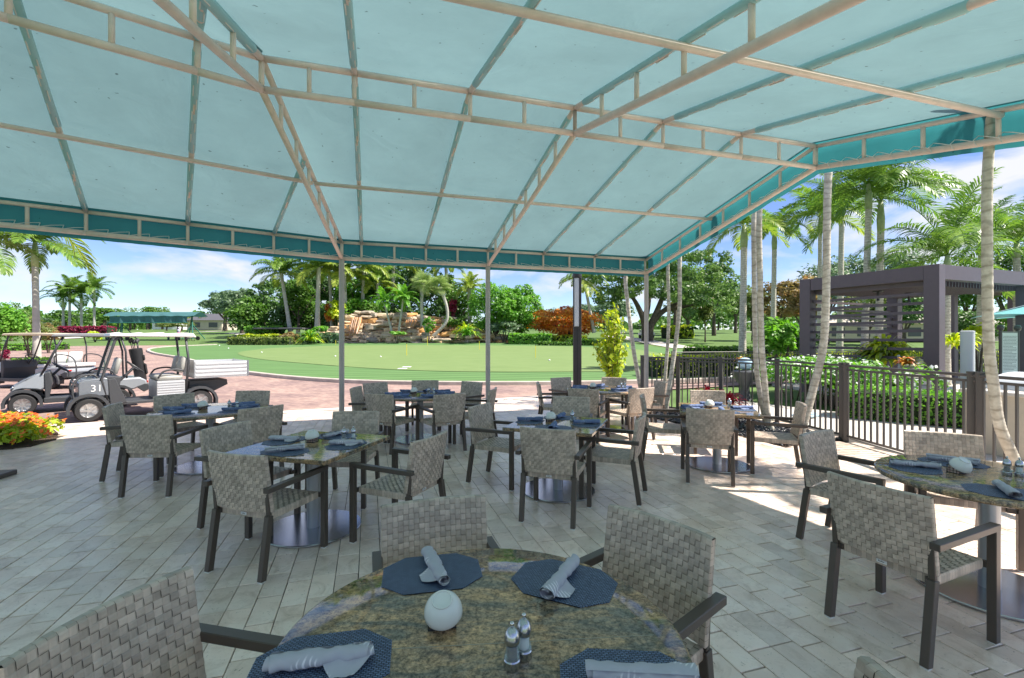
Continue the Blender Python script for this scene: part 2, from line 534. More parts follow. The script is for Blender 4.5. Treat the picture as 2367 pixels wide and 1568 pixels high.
def m_travertine():
    m = mat('travertine_paver', (.83, .64, .525), .40, c2=(.91, .76, .65), vscale=3.2, island=.15, bump=.12, bscale=45, spec=.5)
    nt = m.node_tree; L = nt.links
    b = nt.nodes['Principled BSDF']
    # the stone's own pits and brown veins
    tc = nt.nodes.new('ShaderNodeNewGeometry')
    n = nd(nt, 'ShaderNodeTexNoise', Scale=5.5, Detail=9, Roughness=.72, Distortion=.8)
    L.new(tc.outputs['Position'], n.inputs['Vector'])
    r = nt.nodes.new('ShaderNodeValToRGB')
    e = r.color_ramp.elements
    e[0].position, e[0].color = .30, (.62, .55, .48, 1)
    e[1].position, e[1].color = .52, (1, 1, 1, 1)
    L.new(n.outputs['Fac'], r.inputs['Fac'])
    mx = nt.nodes.new('ShaderNodeMix'); mx.data_type = 'RGBA'; mx.blend_type = 'MULTIPLY'
    mx.inputs['Factor'].default_value = .75
    src = b.inputs['Base Color'].links[0].from_socket
    L.new(src, mx.inputs[6]); L.new(r.outputs['Color'], mx.inputs[7])
    L.new(mx.outputs[2], b.inputs['Base Color'])
    # open pits and hairline cracks of the stone, some darker stained patches
    n3 = nd(nt, 'ShaderNodeTexNoise', Scale=34, Detail=3, Roughness=.6, Distortion=1.5); L.new(tc.outputs['Position'], n3.inputs['Vector'])
    r3 = nt.nodes.new('ShaderNodeValToRGB'); r3.color_ramp.elements[0].position = .27; r3.color_ramp.elements[0].color = (.42, .38, .33, 1); r3.color_ramp.elements[1].position = .36; r3.color_ramp.elements[1].color = (1, 1, 1, 1)
    L.new(n3.outputs['Fac'], r3.inputs['Fac'])
    n4 = nd(nt, 'ShaderNodeTexNoise', Scale=.8, Detail=5, Roughness=.65); L.new(tc.outputs['Position'], n4.inputs['Vector'])
    r4 = nt.nodes.new('ShaderNodeMapRange'); r4.inputs['From Min'].default_value = .32; r4.inputs['From Max'].default_value = .55; r4.inputs['To Min'].default_value = .88; r4.inputs['To Max'].default_value = 1.0
    L.new(n4.outputs['Fac'], r4.inputs['Value'])
    for sk in (r3.outputs['Color'], r4.outputs[0]):
        m2 = nt.nodes.new('ShaderNodeMix'); m2.data_type = 'RGBA'; m2.blend_type = 'MULTIPLY'; m2.inputs['Factor'].default_value = 1
        L.new(b.inputs['Base Color'].links[0].from_socket, m2.inputs[6]); L.new(sk, m2.inputs[7]); L.new(m2.outputs[2], b.inputs['Base Color'])
    mr = nt.nodes.new('ShaderNodeMapRange')
    mr.inputs['To Min'].default_value = .26; mr.inputs['To Max'].default_value = .46
    b.inputs['Coat Weight'].default_value = .35; b.inputs['Coat Roughness'].default_value = .22
    L.new(n.outputs['Fac'], mr.inputs['Value']); L.new(mr.outputs[0], b.inputs['Roughness'])
    return m
M['paver'] = m_travertine()

def m_granite():
    m = mat('granite_top', (.1, .1, .1), .065, spec=.5)
    nt = m.node_tree; L = nt.links
    b = nt.nodes['Principled BSDF']
    tc = nt.nodes.new('ShaderNodeTexCoord')
    mp = nt.nodes.new('ShaderNodeMapping')
    mp.inputs['Rotation'].default_value = (0, 0, R(-22)); mp.inputs['Scale'].default_value = (2.2, 7, 3)
    L.new(tc.outputs['Object'], mp.inputs['Vector'])
    n1 = nd(nt, 'ShaderNodeTexNoise', Scale=1.5, Detail=8, Roughness=.68, Distortion=1.1)
    L.new(mp.outputs['Vector'], n1.inputs['Vector'])
    r = nt.nodes.new('ShaderNodeValToRGB')
    e = r.color_ramp.elements
    e[0].position, e[0].color = .30, (.075, .072, .066, 1)
    e[1].position, e[1].color = .72, (.62, .46, .29, 1)
    for p, c in ((.42, (.165, .148, .12, 1)), (.50, (.30, .22, .145, 1)), (.60, (.47, .31, .17, 1))):
        k = e.new(p); k.color = c
    L.new(n1.outputs['Fac'], r.inputs['Fac'])
    n2 = nd(nt, 'ShaderNodeTexNoise', Scale=60, Detail=6, Roughness=.8)
    L.new(tc.outputs['Object'], n2.inputs['Vector'])
    r2 = nt.nodes.new('ShaderNodeValToRGB')
    r2.color_ramp.elements[0].position, r2.color_ramp.elements[0].color = .38, (.12, .12, .12, 1)
    r2.color_ramp.elements[1].position, r2.color_ramp.elements[1].color = .64, (1.9, 1.8, 1.65, 1)
    L.new(n2.outputs['Fac'], r2.inputs['Fac'])
    mx = nt.nodes.new('ShaderNodeMix'); mx.data_type = 'RGBA'; mx.blend_type = 'MULTIPLY'; mx.inputs['Factor'].default_value = .85
    L.new(r.outputs['Color'], mx.inputs[6]); L.new(r2.outputs['Color'], mx.inputs[7])
    L.new(mx.outputs[2], b.inputs['Base Color'])
    return m
M['granite'] = m_granite()

def m_weave(name, c, rough):
    m = mat(name, c, rough, island=.22, var=.18, vscale=14, spec=.5)
    return m
M['weave'] = m_weave('taupe_woven_strap', (.50, .405, .33), .42)

def m_brick():
    m = mat('brick_driveway', (.3, .2, .18), .85, spec=.3)
    nt = m.node_tree; L = nt.links
    b = nt.nodes['Principled BSDF']
    g = nt.nodes.new('ShaderNodeNewGeometry')
    mp = nt.nodes.new('ShaderNodeMapping'); mp.inputs['Rotation'].default_value = (0, 0, R(33))
    L.new(g.outputs['Position'], mp.inputs['Vector'])
    k = nt.nodes.new('ShaderNodeTexBrick')
    for nme, v in (('Scale', 1), ('Brick Width', .22), ('Row Height', .11), ('Mortar Size', .006), ('Bias', 0)): k.inputs[nme].default_value = v
    k.inputs['Color1'].default_value = (.38, .275, .235, 1)
    k.inputs['Color2'].default_value = (.25, .175, .158, 1)
    k.inputs['Mortar'].default_value = (.22, .18, .16, 1)
    L.new(mp.outputs['Vector'], k.inputs['Vector'])
    n = nd(nt, 'ShaderNodeTexNoise', Scale=.55, Detail=6, Roughness=.6)
    L.new(g.outputs['Position'], n.inputs['Vector'])
    r = nt.nodes.new('ShaderNodeValToRGB')
    r.color_ramp.elements[0].position, r.color_ramp.elements[0].color = .35, (.8, .76, .8, 1)
    r.color_ramp.elements[1].position, r.color_ramp.elements[1].color = .65, (1.2, 1.15, 1.1, 1)
    L.new(n.outputs['Fac'], r.inputs['Fac'])
    mx = nt.nodes.new('ShaderNodeMix'); mx.data_type = 'RGBA'; mx.blend_type = 'MULTIPLY'; mx.inputs['Factor'].default_value = 1
    L.new(k.outputs['Color'], mx.inputs[6]); L.new(r.outputs['Color'], mx.inputs[7])
    L.new(mx.outputs[2], b.inputs['Base Color'])
    return m
M['brick'] = m_brick()

def m_fabric(name, diff, tr, fac, rough=.7):
    m = mat(name, diff, rough, var=.03, vscale=2.5, spec=.25)
    nt = m.node_tree; L = nt.links
    b = nt.nodes['Principled BSDF']
    t = nt.nodes.new('ShaderNodeBsdfTranslucent'); t.inputs['Color'].default_value = (*tr, 1)
    # woven cloth: faint streaks, soiling and a few specks of dirt
    g = nt.nodes.new('ShaderNodeNewGeometry')
    n1 = nd(nt, 'ShaderNodeTexNoise', Scale=.9, Detail=6, Roughness=.65); L.new(g.outputs['Position'], n1.inputs['Vector'])
    n2 = nd(nt, 'ShaderNodeTexNoise', Scale=17, Detail=1, Roughness=.4); L.new(g.outputs['Position'], n2.inputs['Vector'])
    r1 = nt.nodes.new('ShaderNodeMapRange'); r1.inputs['From Min'].default_value = .3; r1.inputs['From Max'].default_value = .7; r1.inputs['To Min'].default_value = .87; r1.inputs['To Max'].default_value = 1.06
    L.new(n1.outputs['Fac'], r1.inputs['Value'])
    r2 = nt.nodes.new('ShaderNodeMapRange'); r2.inputs['From Min'].default_value = .755; r2.inputs['From Max'].default_value = .79; r2.inputs['To Min'].default_value = 1; r2.inputs['To Max'].default_value = .45
    L.new(n2.outputs['Fac'], r2.inputs['Value'])
    mu = nt.nodes.new('ShaderNodeMath'); mu.operation = 'MULTIPLY'; L.new(r1.outputs[0], mu.inputs[0]); L.new(r2.outputs[0], mu.inputs[1])
    for sk, col in ((b.inputs['Base Color'], diff), (t.inputs['Color'], tr)):
        mx = nt.nodes.new('ShaderNodeMix'); mx.data_type = 'RGBA'; mx.blend_type = 'MULTIPLY'; mx.inputs['Factor'].default_value = 1
        mx.inputs[6].default_value = (*col, 1); L.new(mu.outputs[0], mx.inputs[7]); L.new(mx.outputs[2], sk)
    nb = nd(nt, 'ShaderNodeTexNoise', Scale=1.6, Detail=3, Distortion=1.2); L.new(g.outputs['Position'], nb.inputs['Vector'])
    bp = nt.nodes.new('ShaderNodeBump'); bp.inputs['Strength'].default_value = .35; bp.inputs['Distance'].default_value = .05
    L.new(nb.outputs['Fac'], bp.inputs['Height']); L.new(bp.outputs['Normal'], b.inputs['Normal']); L.new(bp.outputs['Normal'], t.inputs['Normal'])
    ms = nt.nodes.new('ShaderNodeMixShader'); ms.inputs['Fac'].default_value = fac
    L.new(b.outputs[0], ms.inputs[1]); L.new(t.outputs[0], ms.inputs[2])
    L.new(ms.outputs[0], nt.nodes['Material Output'].inputs['Surface'])
    return m
M['roof_fabric'] = m_fabric('aqua_awning_fabric', (.165, .285, .305), (.195, .325, .34), .44)
M['valance'] = m_fabric('teal_valance_fabric', (.05, .22, .25), (.05, .29, .32), .33)
M['sleeve'] = mat('teal_sleeve_fabric', (.38, .62, .66), .7)

def m_mat():
    """blue vinyl basket-weave placemat"""
    m = mat('blue_woven_placemat', (.03, .05, .1), .5, spec=.4)
    nt = m.node_tree; L = nt.links
    b = nt.nodes['Principled BSDF']
    tc = nt.nodes.new('ShaderNodeTexCoord')
    k = nt.nodes.new('ShaderNodeTexBrick')
    for nme, v in (('Scale', 1), ('Brick Width', .013), ('Row Height', .0075), ('Mortar Size', .0014), ('Bias', .1)): k.inputs[nme].default_value = v
    k.inputs['Color1'].default_value = (.17, .24, .38, 1)
    k.inputs['Color2'].default_value = (.09, .13, .23, 1)
    k.inputs['Mortar'].default_value = (.008, .011, .022, 1)
    L.new(tc.outputs['Object'], k.inputs['Vector'])
    L.new(k.outputs['Color'], b.inputs['Base Color'])
    bb = nt.nodes.new('ShaderNodeBump'); bb.inputs['Strength'].default_value = .7; bb.inputs['Distance'].default_value = .001; bb.invert = True
    L.new(k.outputs['Fac'], bb.inputs['Height']); L.new(bb.outputs['Normal'], b.inputs['Normal'])
    return m
M['placemat'] = m_mat()

def m_napkin(name, c, s):
    m = mat(name, c, .9, spec=.1, bump=.25, bscale=25)
    nt = m.node_tree; L = nt.links
    b = nt.nodes['Principled BSDF']
    tc = nt.nodes.new('ShaderNodeTexCoord')
    w = nt.nodes.new('ShaderNodeTexWave')
    mp = nt.nodes.new('ShaderNodeMapping'); mp.inputs['Rotation'].default_value = (0, 0, R(32))
    L.new(tc.outputs['Object'], mp.inputs['Vector']); L.new(mp.outputs['Vector'], w.inputs['Vector'])
    w.inputs['Scale'].default_value = 24; w.inputs['Distortion'].default_value = .4
    w2 = nd(nt, 'ShaderNodeTexNoise', Scale=9, Detail=0)
    L.new(mp.outputs['Vector'], w2.inputs['Vector'])
    a = nt.nodes.new('ShaderNodeMath'); a.operation = 'MULTIPLY'
    r0 = nt.nodes.new('ShaderNodeValToRGB'); r0.color_ramp.elements[0].position = .5; r0.color_ramp.elements[1].position = .56
    L.new(w2.outputs['Fac'], r0.inputs['Fac'])
    r1 = nt.nodes.new('ShaderNodeValToRGB'); r1.color_ramp.elements[0].position = .72; r1.color_ramp.elements[1].position = .8
    L.new(w.outputs['Fac'], r1.inputs['Fac'])
    L.new(r0.outputs['Color'], a.inputs[0]); L.new(r1.outputs['Color'], a.inputs[1])
    mx = nt.nodes.new('ShaderNodeMix'); mx.data_type = 'RGBA'
    mx.inputs[6].default_value = (*c, 1); mx.inputs[7].default_value = (*s, 1)
    L.new(a.outputs[0], mx.inputs['Factor'])
    L.new(mx.outputs[2], b.inputs['Base Color'])
    return m
M['napkin'] = m_napkin('grey_blue_napkin', (.46, .45, .50), (.76, .73, .76))
M['napkin_b'] = m_napkin('blue_napkin', (.15, .19, .33), (.45, .49, .60))

def m_stone():
    m = mat('ledge_rock', (.4, .35, .3), .8, bump=.8, bscale=6, spec=.2)
    nt = m.node_tree; L = nt.links
    b = nt.nodes['Principled BSDF']
    oi = nt.nodes.new('ShaderNodeObjectInfo')
    g = nt.nodes.new('ShaderNodeNewGeometry')
    r = nt.nodes.new('ShaderNodeValToRGB')
    e = r.color_ramp.elements
    e[0].position, e[0].color = 0, (.33, .31, .29, 1)
    e[1].position, e[1].color = 1, (.72, .65, .54, 1)
    for p, c in ((.35, (.54, .47, .38, 1)), (.6, (.66, .54, .38, 1)), (.8, (.62, .36, .14, 1))):
        k = e.new(p); k.color = c
    L.new(oi.outputs['Random'], r.inputs['Fac'])
    n = nd(nt, 'ShaderNodeTexNoise', Scale=2.2, Detail=6, Roughness=.7)
    L.new(g.outputs['Position'], n.inputs['Vector'])
    r2 = nt.nodes.new('ShaderNodeValToRGB')
    r2.color_ramp.elements[0].position, r2.color_ramp.elements[0].color = .35, (.7, .64, .58, 1)
    r2.color_ramp.elements[1].position, r2.color_ramp.elements[1].color = .65, (1.15, 1.08, 1.0, 1)
    L.new(n.outputs['Fac'], r2.inputs['Fac'])
    mx = nt.nodes.new('ShaderNodeMix'); mx.data_type = 'RGBA'; mx.blend_type = 'MULTIPLY'; mx.inputs['Factor'].default_value = 1
    L.new(r.outputs['Color'], mx.inputs[6]); L.new(r2.outputs['Color'], mx.inputs[7])
    L.new(mx.outputs[2], b.inputs['Base Color'])
    return m
M['rock'] = m_stone()
M['wetrock'] = mat('wet_orange_rock', (.60, .29, .10), .35, c2=(.34, .17, .09), vscale=1.2, vmap=(3, 3, .4))
M['water'] = mat('falling_water', (.55, .46, .42), .25, c2=(.45, .28, .18), vscale=2.0, vmap=(4, 4, .3))
M['pebble'] = mat('black_pebble', (.035, .035, .038), .3, island=.5)

def m_glass():
    m = bpy.data.materials.new('clear_acrylic')
    m.use_nodes = True
    nt = m.node_tree; L = nt.links
    b = nt.nodes['Principled BSDF']
    b.inputs['Base Color'].default_value = (.75, .8, .82, 1); b.inputs['Roughness'].default_value = .05
    t = nt.nodes.new('ShaderNodeBsdfTransparent'); t.inputs['Color'].default_value = (.9, .94, .95, 1)
    ms = nt.nodes.new('ShaderNodeMixShader'); ms.inputs['Fac'].default_value = .78
    L.new(b.outputs[0], ms.inputs[1]); L.new(t.outputs[0], ms.inputs[2])
    L.new(ms.outputs[0], nt.nodes['Material Output'].inputs['Surface'])
    return m
M['glass'] = m_glass()
# ------------------------------------------------------------------ sky is the world; ground
def ground():
    xs = np.concatenate([np.linspace(-1200, -120, 10)[:-1], np.linspace(-120, 120, 121), np.linspace(120, 1200, 10)[1:]])
    ys = np.concatenate([np.linspace(-60, 6, 12)[:-1], np.arange(6, 70, .8), np.linspace(70, 200, 60), np.linspace(200, 1500, 20)[1:]])
    nx, ny = len(xs), len(ys)
    v = [(x, y, float(zt(x, y)) - (.03 if y < 20 else 0)) for y in ys for x in xs]
    f = [(j * nx + i, j * nx + i + 1, (j + 1) * nx + i + 1, (j + 1) * nx + i) for j in range(ny - 1) for i in range(nx - 1)]
    b = MB(); b.add(v, f)
    tag(b.build('ground', M['grass'], smooth=True), kind='structure')
ground()

def loft(name, near, far, n, m, off, material):
    near, far = [Vector((*p, 0)) for p in near], [Vector((*p, 0)) for p in far]
    def along(pl, t):
        d = [0]
        for a, b in zip(pl, pl[1:]): d.append(d[-1] + (b - a).length)
        s = t * d[-1]
        for i in range(len(pl) - 1):
            if s <= d[i + 1] + 1e-9:
                return pl[i].lerp(pl[i + 1], (s - d[i]) / max(1e-9, d[i + 1] - d[i]))
        return pl[-1].copy()
    def fn(a, b_):
        p = along(near, a).lerp(along(far, a), b_)
        p.z = float(zt(p.x, p.y)) + off
        return p
    b = MB(); b.grid(fn, n, m)
    return tag(b.build(name, material, smooth=True), kind='structure')

def smooth_line(pts, n):
    """Catmull-Rom through the points"""
    pts = [Vector(p) for p in pts]
    out = []
    k = len(pts)
    for i in range(k - 1):
        p0, p1, p2, p3 = pts[max(0, i - 1)], pts[i], pts[i + 1], pts[min(k - 1, i + 2)]
        for j in range(n):
            t = j / n
            L = (p2 - p1).length
            a = (p2 - p0); b = (p3 - p1)
            la, lb = (p1 - p0).length + L, (p3 - p2).length + L
            m1, m2 = a * (L / max(1e-6, la)), b * (L / max(1e-6, lb))
            out.append(p1 * (2 * t ** 3 - 3 * t * t + 1) + m1 * (t ** 3 - 2 * t * t + t) + p2 * (3 * t * t - 2 * t ** 3) + m2 * (t ** 3 - t * t))
    out.append(pts[-1])
    return out

KERB = [(14, 21.5, 0), (9.5, 18.9, 0), (4.8, 17.5, 0), (-.9, 16.9, 0), (-6.6, 17.8, 0), (-12.2, 21.4, 0), (-17.0, 26.2, 0), (-24.0, 33.5, 0), (-30.5, 39.5, 0), (-35.0, 45.0, 0), (-35.6, 48.5, 0), (-33, 52, 0)]
kerb_line = smooth_line(KERB, 8)
PE = lambda x: 13.13 + .47 * x          # patio edge: y at x
near = [(12, PE(12) - .5), (6, PE(6)), (0, PE(0)), (-6, PE(-6)), (-12, PE(-12)), (-18, PE(-18) + .5), (-30, 1.5), (-42, 1.5), (-55, 6), (-60, 18), (-62, 40)]
far = [(p.x, p.y) for p in kerb_line[::4]] + [(-40, 52), (-52, 50)]
loft('driveway', near, far, 90, 60, .012, M['brick'])
def sweep(name, line, w, h, z0, material):
    b = MB(); vs = []; n = len(line)
    for i, p in enumerate(line):
        d = line[min(i + 1, n - 1)] - line[max(i - 1, 0)]; d.z = 0; d.normalize()
        s = Vector((-d.y, d.x, 0))
        g = float(zt(p.x, p.y)) + z0
        for (a, hh) in ((-w / 2, -.1), (-w / 2, h - .02), (-w / 2 + .02, h), (w / 2 - .02, h), (w / 2, h - .02), (w / 2, -.1)):
            vs.append((p.x + s.x * a, p.y + s.y * a, g + hh))
    fs = [(i * 6 + j, i * 6 + j + 1, (i + 1) * 6 + j + 1, (i + 1) * 6 + j) for i in range(n - 1) for j in range(5)]
    b.add(vs, fs)
    return tag(b.build(name, material), kind='structure')
sweep('kerb', kerb_line, .24, .15, 0, M['kerb'])
# island lawn just behind the kerb and the paler putting surface
fr = [(p.x, p.y) for p in kerb_line[2:]]
loft('fringe', [(x + .05, y + .1) for x, y in fr], [(16, 40), (14, 56), (0, 58), (-14, 58), (-26, 60), (-34, 58)], 90, 40, .075, M['fringe'])
gf = smooth_line([(13, 25, 0), (6, 22.3, 0), (0, 21.6, 0), (-5, 22.6, 0), (-11, 26.5, 0), (-18, 32.5, 0), (-23.5, 40, 0), (-24, 45, 0)], 6)
gb = smooth_line([(12, 44, 0), (6, 49, 0), (-3, 50.5, 0), (-12, 51.0, 0), (-19, 50, 0), (-24, 46, 0)], 8)
loft('putting_green', [(p.x, p.y) for p in gf], [(p.x, p.y) for p in gb], 80, 40, .095, M['green'])
# cart path on the right and a strip of path beyond
cp = smooth_line([(17.5, 47, 0), (17, 60, 0), (15.5, 72, 0), (19, 84, 0)], 6)
loft('cart_path', [(p.x - 1.3, p.y) for p in cp], [(p.x + 1.6, p.y) for p in cp], 40, 6, .05, M['concrete'])

# ------------------------------------------------------------------ patio
UX, UY = math.cos(R(17)), math.sin(R(17))
def UV(u, v, z=0.0):
    return Vector((UX * u - UY * v, UY * u + UX * v, z))
def base_patio():
    poly = [(5.62, 2.0), (5.62, 9.0), (5.0, 9.75), (4.0, 10.6), (3.6, PE(3.6)), (-16, PE(-16)), (-16, 2), (-9, -2.5), (5.62, -2.5)]
    b = MB(); b.plate(poly, -.10, -.014)
    return tag(b.build('patio', M['sandbed']), kind='structure')
patio = base_patio()
BED = [(3.05, 11.2), (4.85, 9.65), (5.25, 8.7), (5.38, 7.55), (4.95, 7.28), (4.15, 7.15), (3.75, 8.3), (2.75, 9.9)]
FLOWERBED = [(-7.39, 7.07), (-7.45, 7.6), (-7.9, 8.1), (-9, 9.0), (-10.8, 9.8), (-13, 9.5), (-13, 7.5), (-8.2, 6.4)]
def inside(poly, x, y):
    r = False; n = len(poly)
    for i in range(n):
        x1, y1 = poly[i]; x2, y2 = poly[i - 1]
        if (y1 > y) != (y2 > y) and x < (x2 - x1) * (y - y1) / (y2 - y1) + x1: r = not r
    return r
def pavers():
    lu, lv = .1525, .305
    g = .0045
    me = MB().box((0, 0, -.007), (lu - g, lv - g * 1.8, .016), ch=.0022).mesh('paver', M['paver'])
    me2 = MB().box((0, 0, -.007), (lu - g * 1.4, lv - g * 2.4, .016), ch=.003).mesh('paver', M['paver'])
    spots = []
    for i in range(-100, 60):
        off = random.Random(i).choice((.0, .33, .5, .62)) * lv + (i % 2) * .5 * lv
        for j in range(-14, 50):
            u, v = i * lu, j * lv + off
            c = UV(u, v)
            if c.y < -2.4 or c.y > PE(c.x) - .38: continue
            if c.x < -1.13 * max(c.y, 0) - 4.5 or c.x < -15.8: continue
            seen = c.y > 1.9 and abs(c.x) < 1.13 * c.y + .3
            if c.y < -2.2 + .5 * (-c.x - 9): continue
            if c.x > 5.45: continue
            if c.x > 3.6 and c.y > 10.75 - .8 * (c.x - 3.6): continue
            if inside(BED, c.x, c.y) or inside(FLOWERBED, c.x, c.y): continue
            spots.append((c.y if seen else 99 + c.y, c))
    spots.sort(key=lambda s: s[0])
    rng = random.Random(3)
    far = MB()
    k = 0
    for d, c in spots:
        z = rng.uniform(-.0015, .0015)
        tx, ty = rng.uniform(-.004, .004), rng.uniform(-.004, .004)
        rz = R(17) + rng.uniform(-.006, .006)
        if k < 300:
            link('paver', me if rng.random() < .7 else me2, None, patio, (c.x, c.y, z), (tx, ty, rz)); k += 1
        else:
            far.box((c.x, c.y, -.007 + z), (lu - g, lv - g * 2.0, .016), Matrix.Rotation(rz, 3, 'Z') @ Matrix.Rotation(tx, 3, 'X'), ch=.0022)
    tag(far.build('paver', M['paver'], patio), kind='stuff')
pavers()
def edge_strip():
    b = MB()
    x = -15.5
    k = 0
    while x < 3.3:
        x2 = x + .9
        b.plate([(x + .004, PE(x) - .36), (x2 - .004, PE(x2) - .36), (x2 - .004, PE(x2)), (x + .004, PE(x))], -.012, .003)
        x = x2; k += 1
    tag(b.build('patio_border', M['concrete']), kind='structure')
edge_strip()
def walkway():
    # pale concrete walk outside the fence, on the pool side
    b = MB(); b.plate([(5.66, 2.0), (5.66, 9.0), (5.2, 9.9), (4.2, 10.9), (6.0, 12.6), (7.6, 10.2), (9.6, 8.2), (14, 6.4), (14, 2.0)], -.09, -.004)
    tag(b.build('walkway', M['concrete']), kind='structure')
    b = MB(); b.plate([(7.5, 10.55), (9.6, 8.55), (11.6, 7.4), (16, 5.8), (18, 9.5), (14, 12), (9, 13.5)], -.08, .004)
    tag(b.build('mulch_bed', M['mulch']), kind='structure')
    b = MB(); b.plate([(10.2, 11.2), (14.8, 8.0), (26, 12), (21, 21), (9.5, 17)], -.08, .012)
    tag(b.build('pool_deck', M['concrete']), kind='structure')
walkway()

# ------------------------------------------------------------------ awning
AW = thing('awning', 'large aqua fabric awning on beige pipe trusses over the terrace', 'awning', (0, 0, 0))
VE, VR, VB = 9.2, 5.0, -1.6        # eave, ridge and back lines (v); unseen rear kept long to block sun
ZR, SL = 4.36, .217
UR = 6.0
UB, UP = -.5, -1.0                 # hip foot and hip head (u)
RIBS = [-.15, 1.05, 2.30, 3.50, 4.70, 5.97]
def zr(v): return ZR - SL * abs(v - VR)
D1 = (-.9455, -.3256); N1 = (-.3256, .9455)
def hip_u(v): return UP + (UB - UP) * (v - VR) / (VE - VR)
def main(u, v, dz=0): return UV(u, v, zr(v) + dz)
def left(s, w, dz=0):
    """left wing: s along the ridge from the hip head, w: 0 eave, 1 ridge, 2.57 back"""
    e = (UB + D1[0] * (s + 1.84), VE + D1[1] * (s + 1.84))
    r_ = (UP + D1[0] * s, VR + D1[1] * s)
    if w <= 1:
        q = (e[0] + (r_[0] - e[0]) * w, e[1] + (r_[1] - e[1]) * w); z = zr(VE) + (ZR - zr(VE)) * w
    else:
        t = (w - 1) * 4.2
        q = (r_[0] - N1[0] * t, r_[1] - N1[1] * t); z = ZR - SL * t
    return UV(q[0], q[1], z + dz)
def panel(a, b, c, d, sag=.035, n=8):
    """fabric between four corners, slightly slack"""
    m = MB()
    def fn(s, t):
        p = a.lerp(b, s).lerp(d.lerp(c, s), t)
        return p - Vector((0, 0, sag * 4 * s * (1 - s) * (1 - .3 * (2 * t - 1) ** 2) * math.sin(math.pi * min(1, max(0, .05 + t * .9)))))
    m.grid(fn, n, n)
    return m.build('fabric_panel', M['roof_fabric'], AW, smooth=True)
TOP = .045
edges = [None] + RIBS
for a, b in zip(edges, edges[1:]):
    for v0, v1 in ((VE, VR), (VR, VB)):
        ua0, ua1 = (hip_u(v0), hip_u(v1)) if a is None else (a, a)
        panel(main(ua0, v0, TOP), main(b, v0, TOP), main(b, v1, TOP), main(ua1, v1, TOP))
LS = [-.70, .51, 1.69, 2.86, 4.05, 5.2, 6.4, 7.6, 8.8]        # left wing ribs; wing lengthened out of view for more light underneath
pts_hip = lambda v, dz=0: UV(hip_u(v), v, zr(v) + dz)
hm = 7.0
# left wing fabric: front slope
hj = pts_hip(VR + (VE - VR) * (.70 / 1.84), TOP)
panel(pts_hip(VE, TOP), left(-.70, 0, TOP), left(-.70, 0, TOP).lerp(hj, .999), hj, .02)
panel(left(-.70, 0, TOP), left(.51, 0, TOP), left(.51, 1, TOP), pts_hip(VR, TOP).lerp(hj, 0), .03) if False else None
m_ = MB()
A_, B_, C_, D_, E_ = left(-.70, 0, TOP), left(.51, 0, TOP), left(.51, 1, TOP), pts_hip(VR, TOP), hj
def _fn(s, t):
    right = A_.lerp(E_, t / .62) if t < .62 else E_.lerp(D_, (t - .62) / .38)
    p = right.lerp(B_.lerp(C_, t), s)
    return p - Vector((0, 0, .12 * s * (1 - s) * math.sin(math.pi * t)))
m_.grid(_fn, 8, 13); m_.build('fabric_panel', M['roof_fabric'], AW, smooth=True)
for a, b in zip(LS[1:], LS[2:]):
    panel(left(a, 0, TOP), left(b, 0, TOP), left(b, 1, TOP), left(a, 1, TOP))
# left wing back slope
HW = {0.0: 1.0, .51: 1.25, 1.69: 1.83, 2.86: 2.41}      # where the hip cuts the back slope of the wing
bk = [0.0] + LS[1:]
for a, b in zip(bk, bk[1:]):
    panel(left(a, 1, TOP), left(b, 1, TOP), left(b, HW.get(b, 2.57), TOP), left(a, HW.get(a, 2.57) if a else 1.02, TOP))

def pipe(name, p0, p1, r, material='beige_pipe', n=10, ext=0):
    d = (Vector(p1) - Vector(p0)).normalized() * ext
    return MB().tube([Vector(p0) - d, Vector(p1) + d], r, n).build(name, M[material], AW, smooth=True)
def sleeve(p0, p1, r=.037):
    """fabric sleeve laced round a rib: teal tube with a row of short white rods under it"""
    p0, p1 = Vector(p0), Vector(p1)
    d = p1 - p0; L = d.length; d.normalize()
    s = MB().tube([p0, p0.lerp(p1, .5) + Vector((0, 0, .004)), p1], [r, r * .9, r], 10).build('sleeve', M['sleeve'], AW, smooth=True)
    sd = d.cross(Vector((0, 0, 1))).normalized()
    k = max(2, int(L / .21))
    b = MB()
    for i in range(k):
        t = (i + .5) / k
        c = p0 + d * (L * t) - Vector((0, 0, r * .85)) + sd * (.016 if i % 2 else -.016)
        b.tube([c - d * (.066 * L / k / .21 * 1.2), c + d * (.066 * L / k / .21 * 1.2)], .006, 6)
    b.build('lacing_rod', M['cord'], s)
def rib(p0, p1, cuts=(.04, .47, .53, .96), r=.03):
    pipe('rib', p0, p1, r)
    p0, p1 = Vector(p0), Vector(p1)
    sleeve(p0.lerp(p1, cuts[0]), p0.lerp(p1, cuts[1])); sleeve(p0.lerp(p1, cuts[2]), p0.lerp(p1, cuts[3]))
def truss(pu0, pu1, depth0, depth1, n, r=.034, chord=True, start=0):
    """lower chord and posts hung under the line pu0-pu1"""
    pu0, pu1 = Vector(pu0), Vector(pu1)
    l0, l1 = pu0 - Vector((0, 0, depth0)), pu1 - Vector((0, 0, depth1))
    if chord: pipe('lower_chord', l0, l1, r)
    for i in range(start, n + 1):
        t = i / n
        pipe('strut', pu0.lerp(pu1, t), l0.lerp(l1, t), .023, n=8)
TD = .30
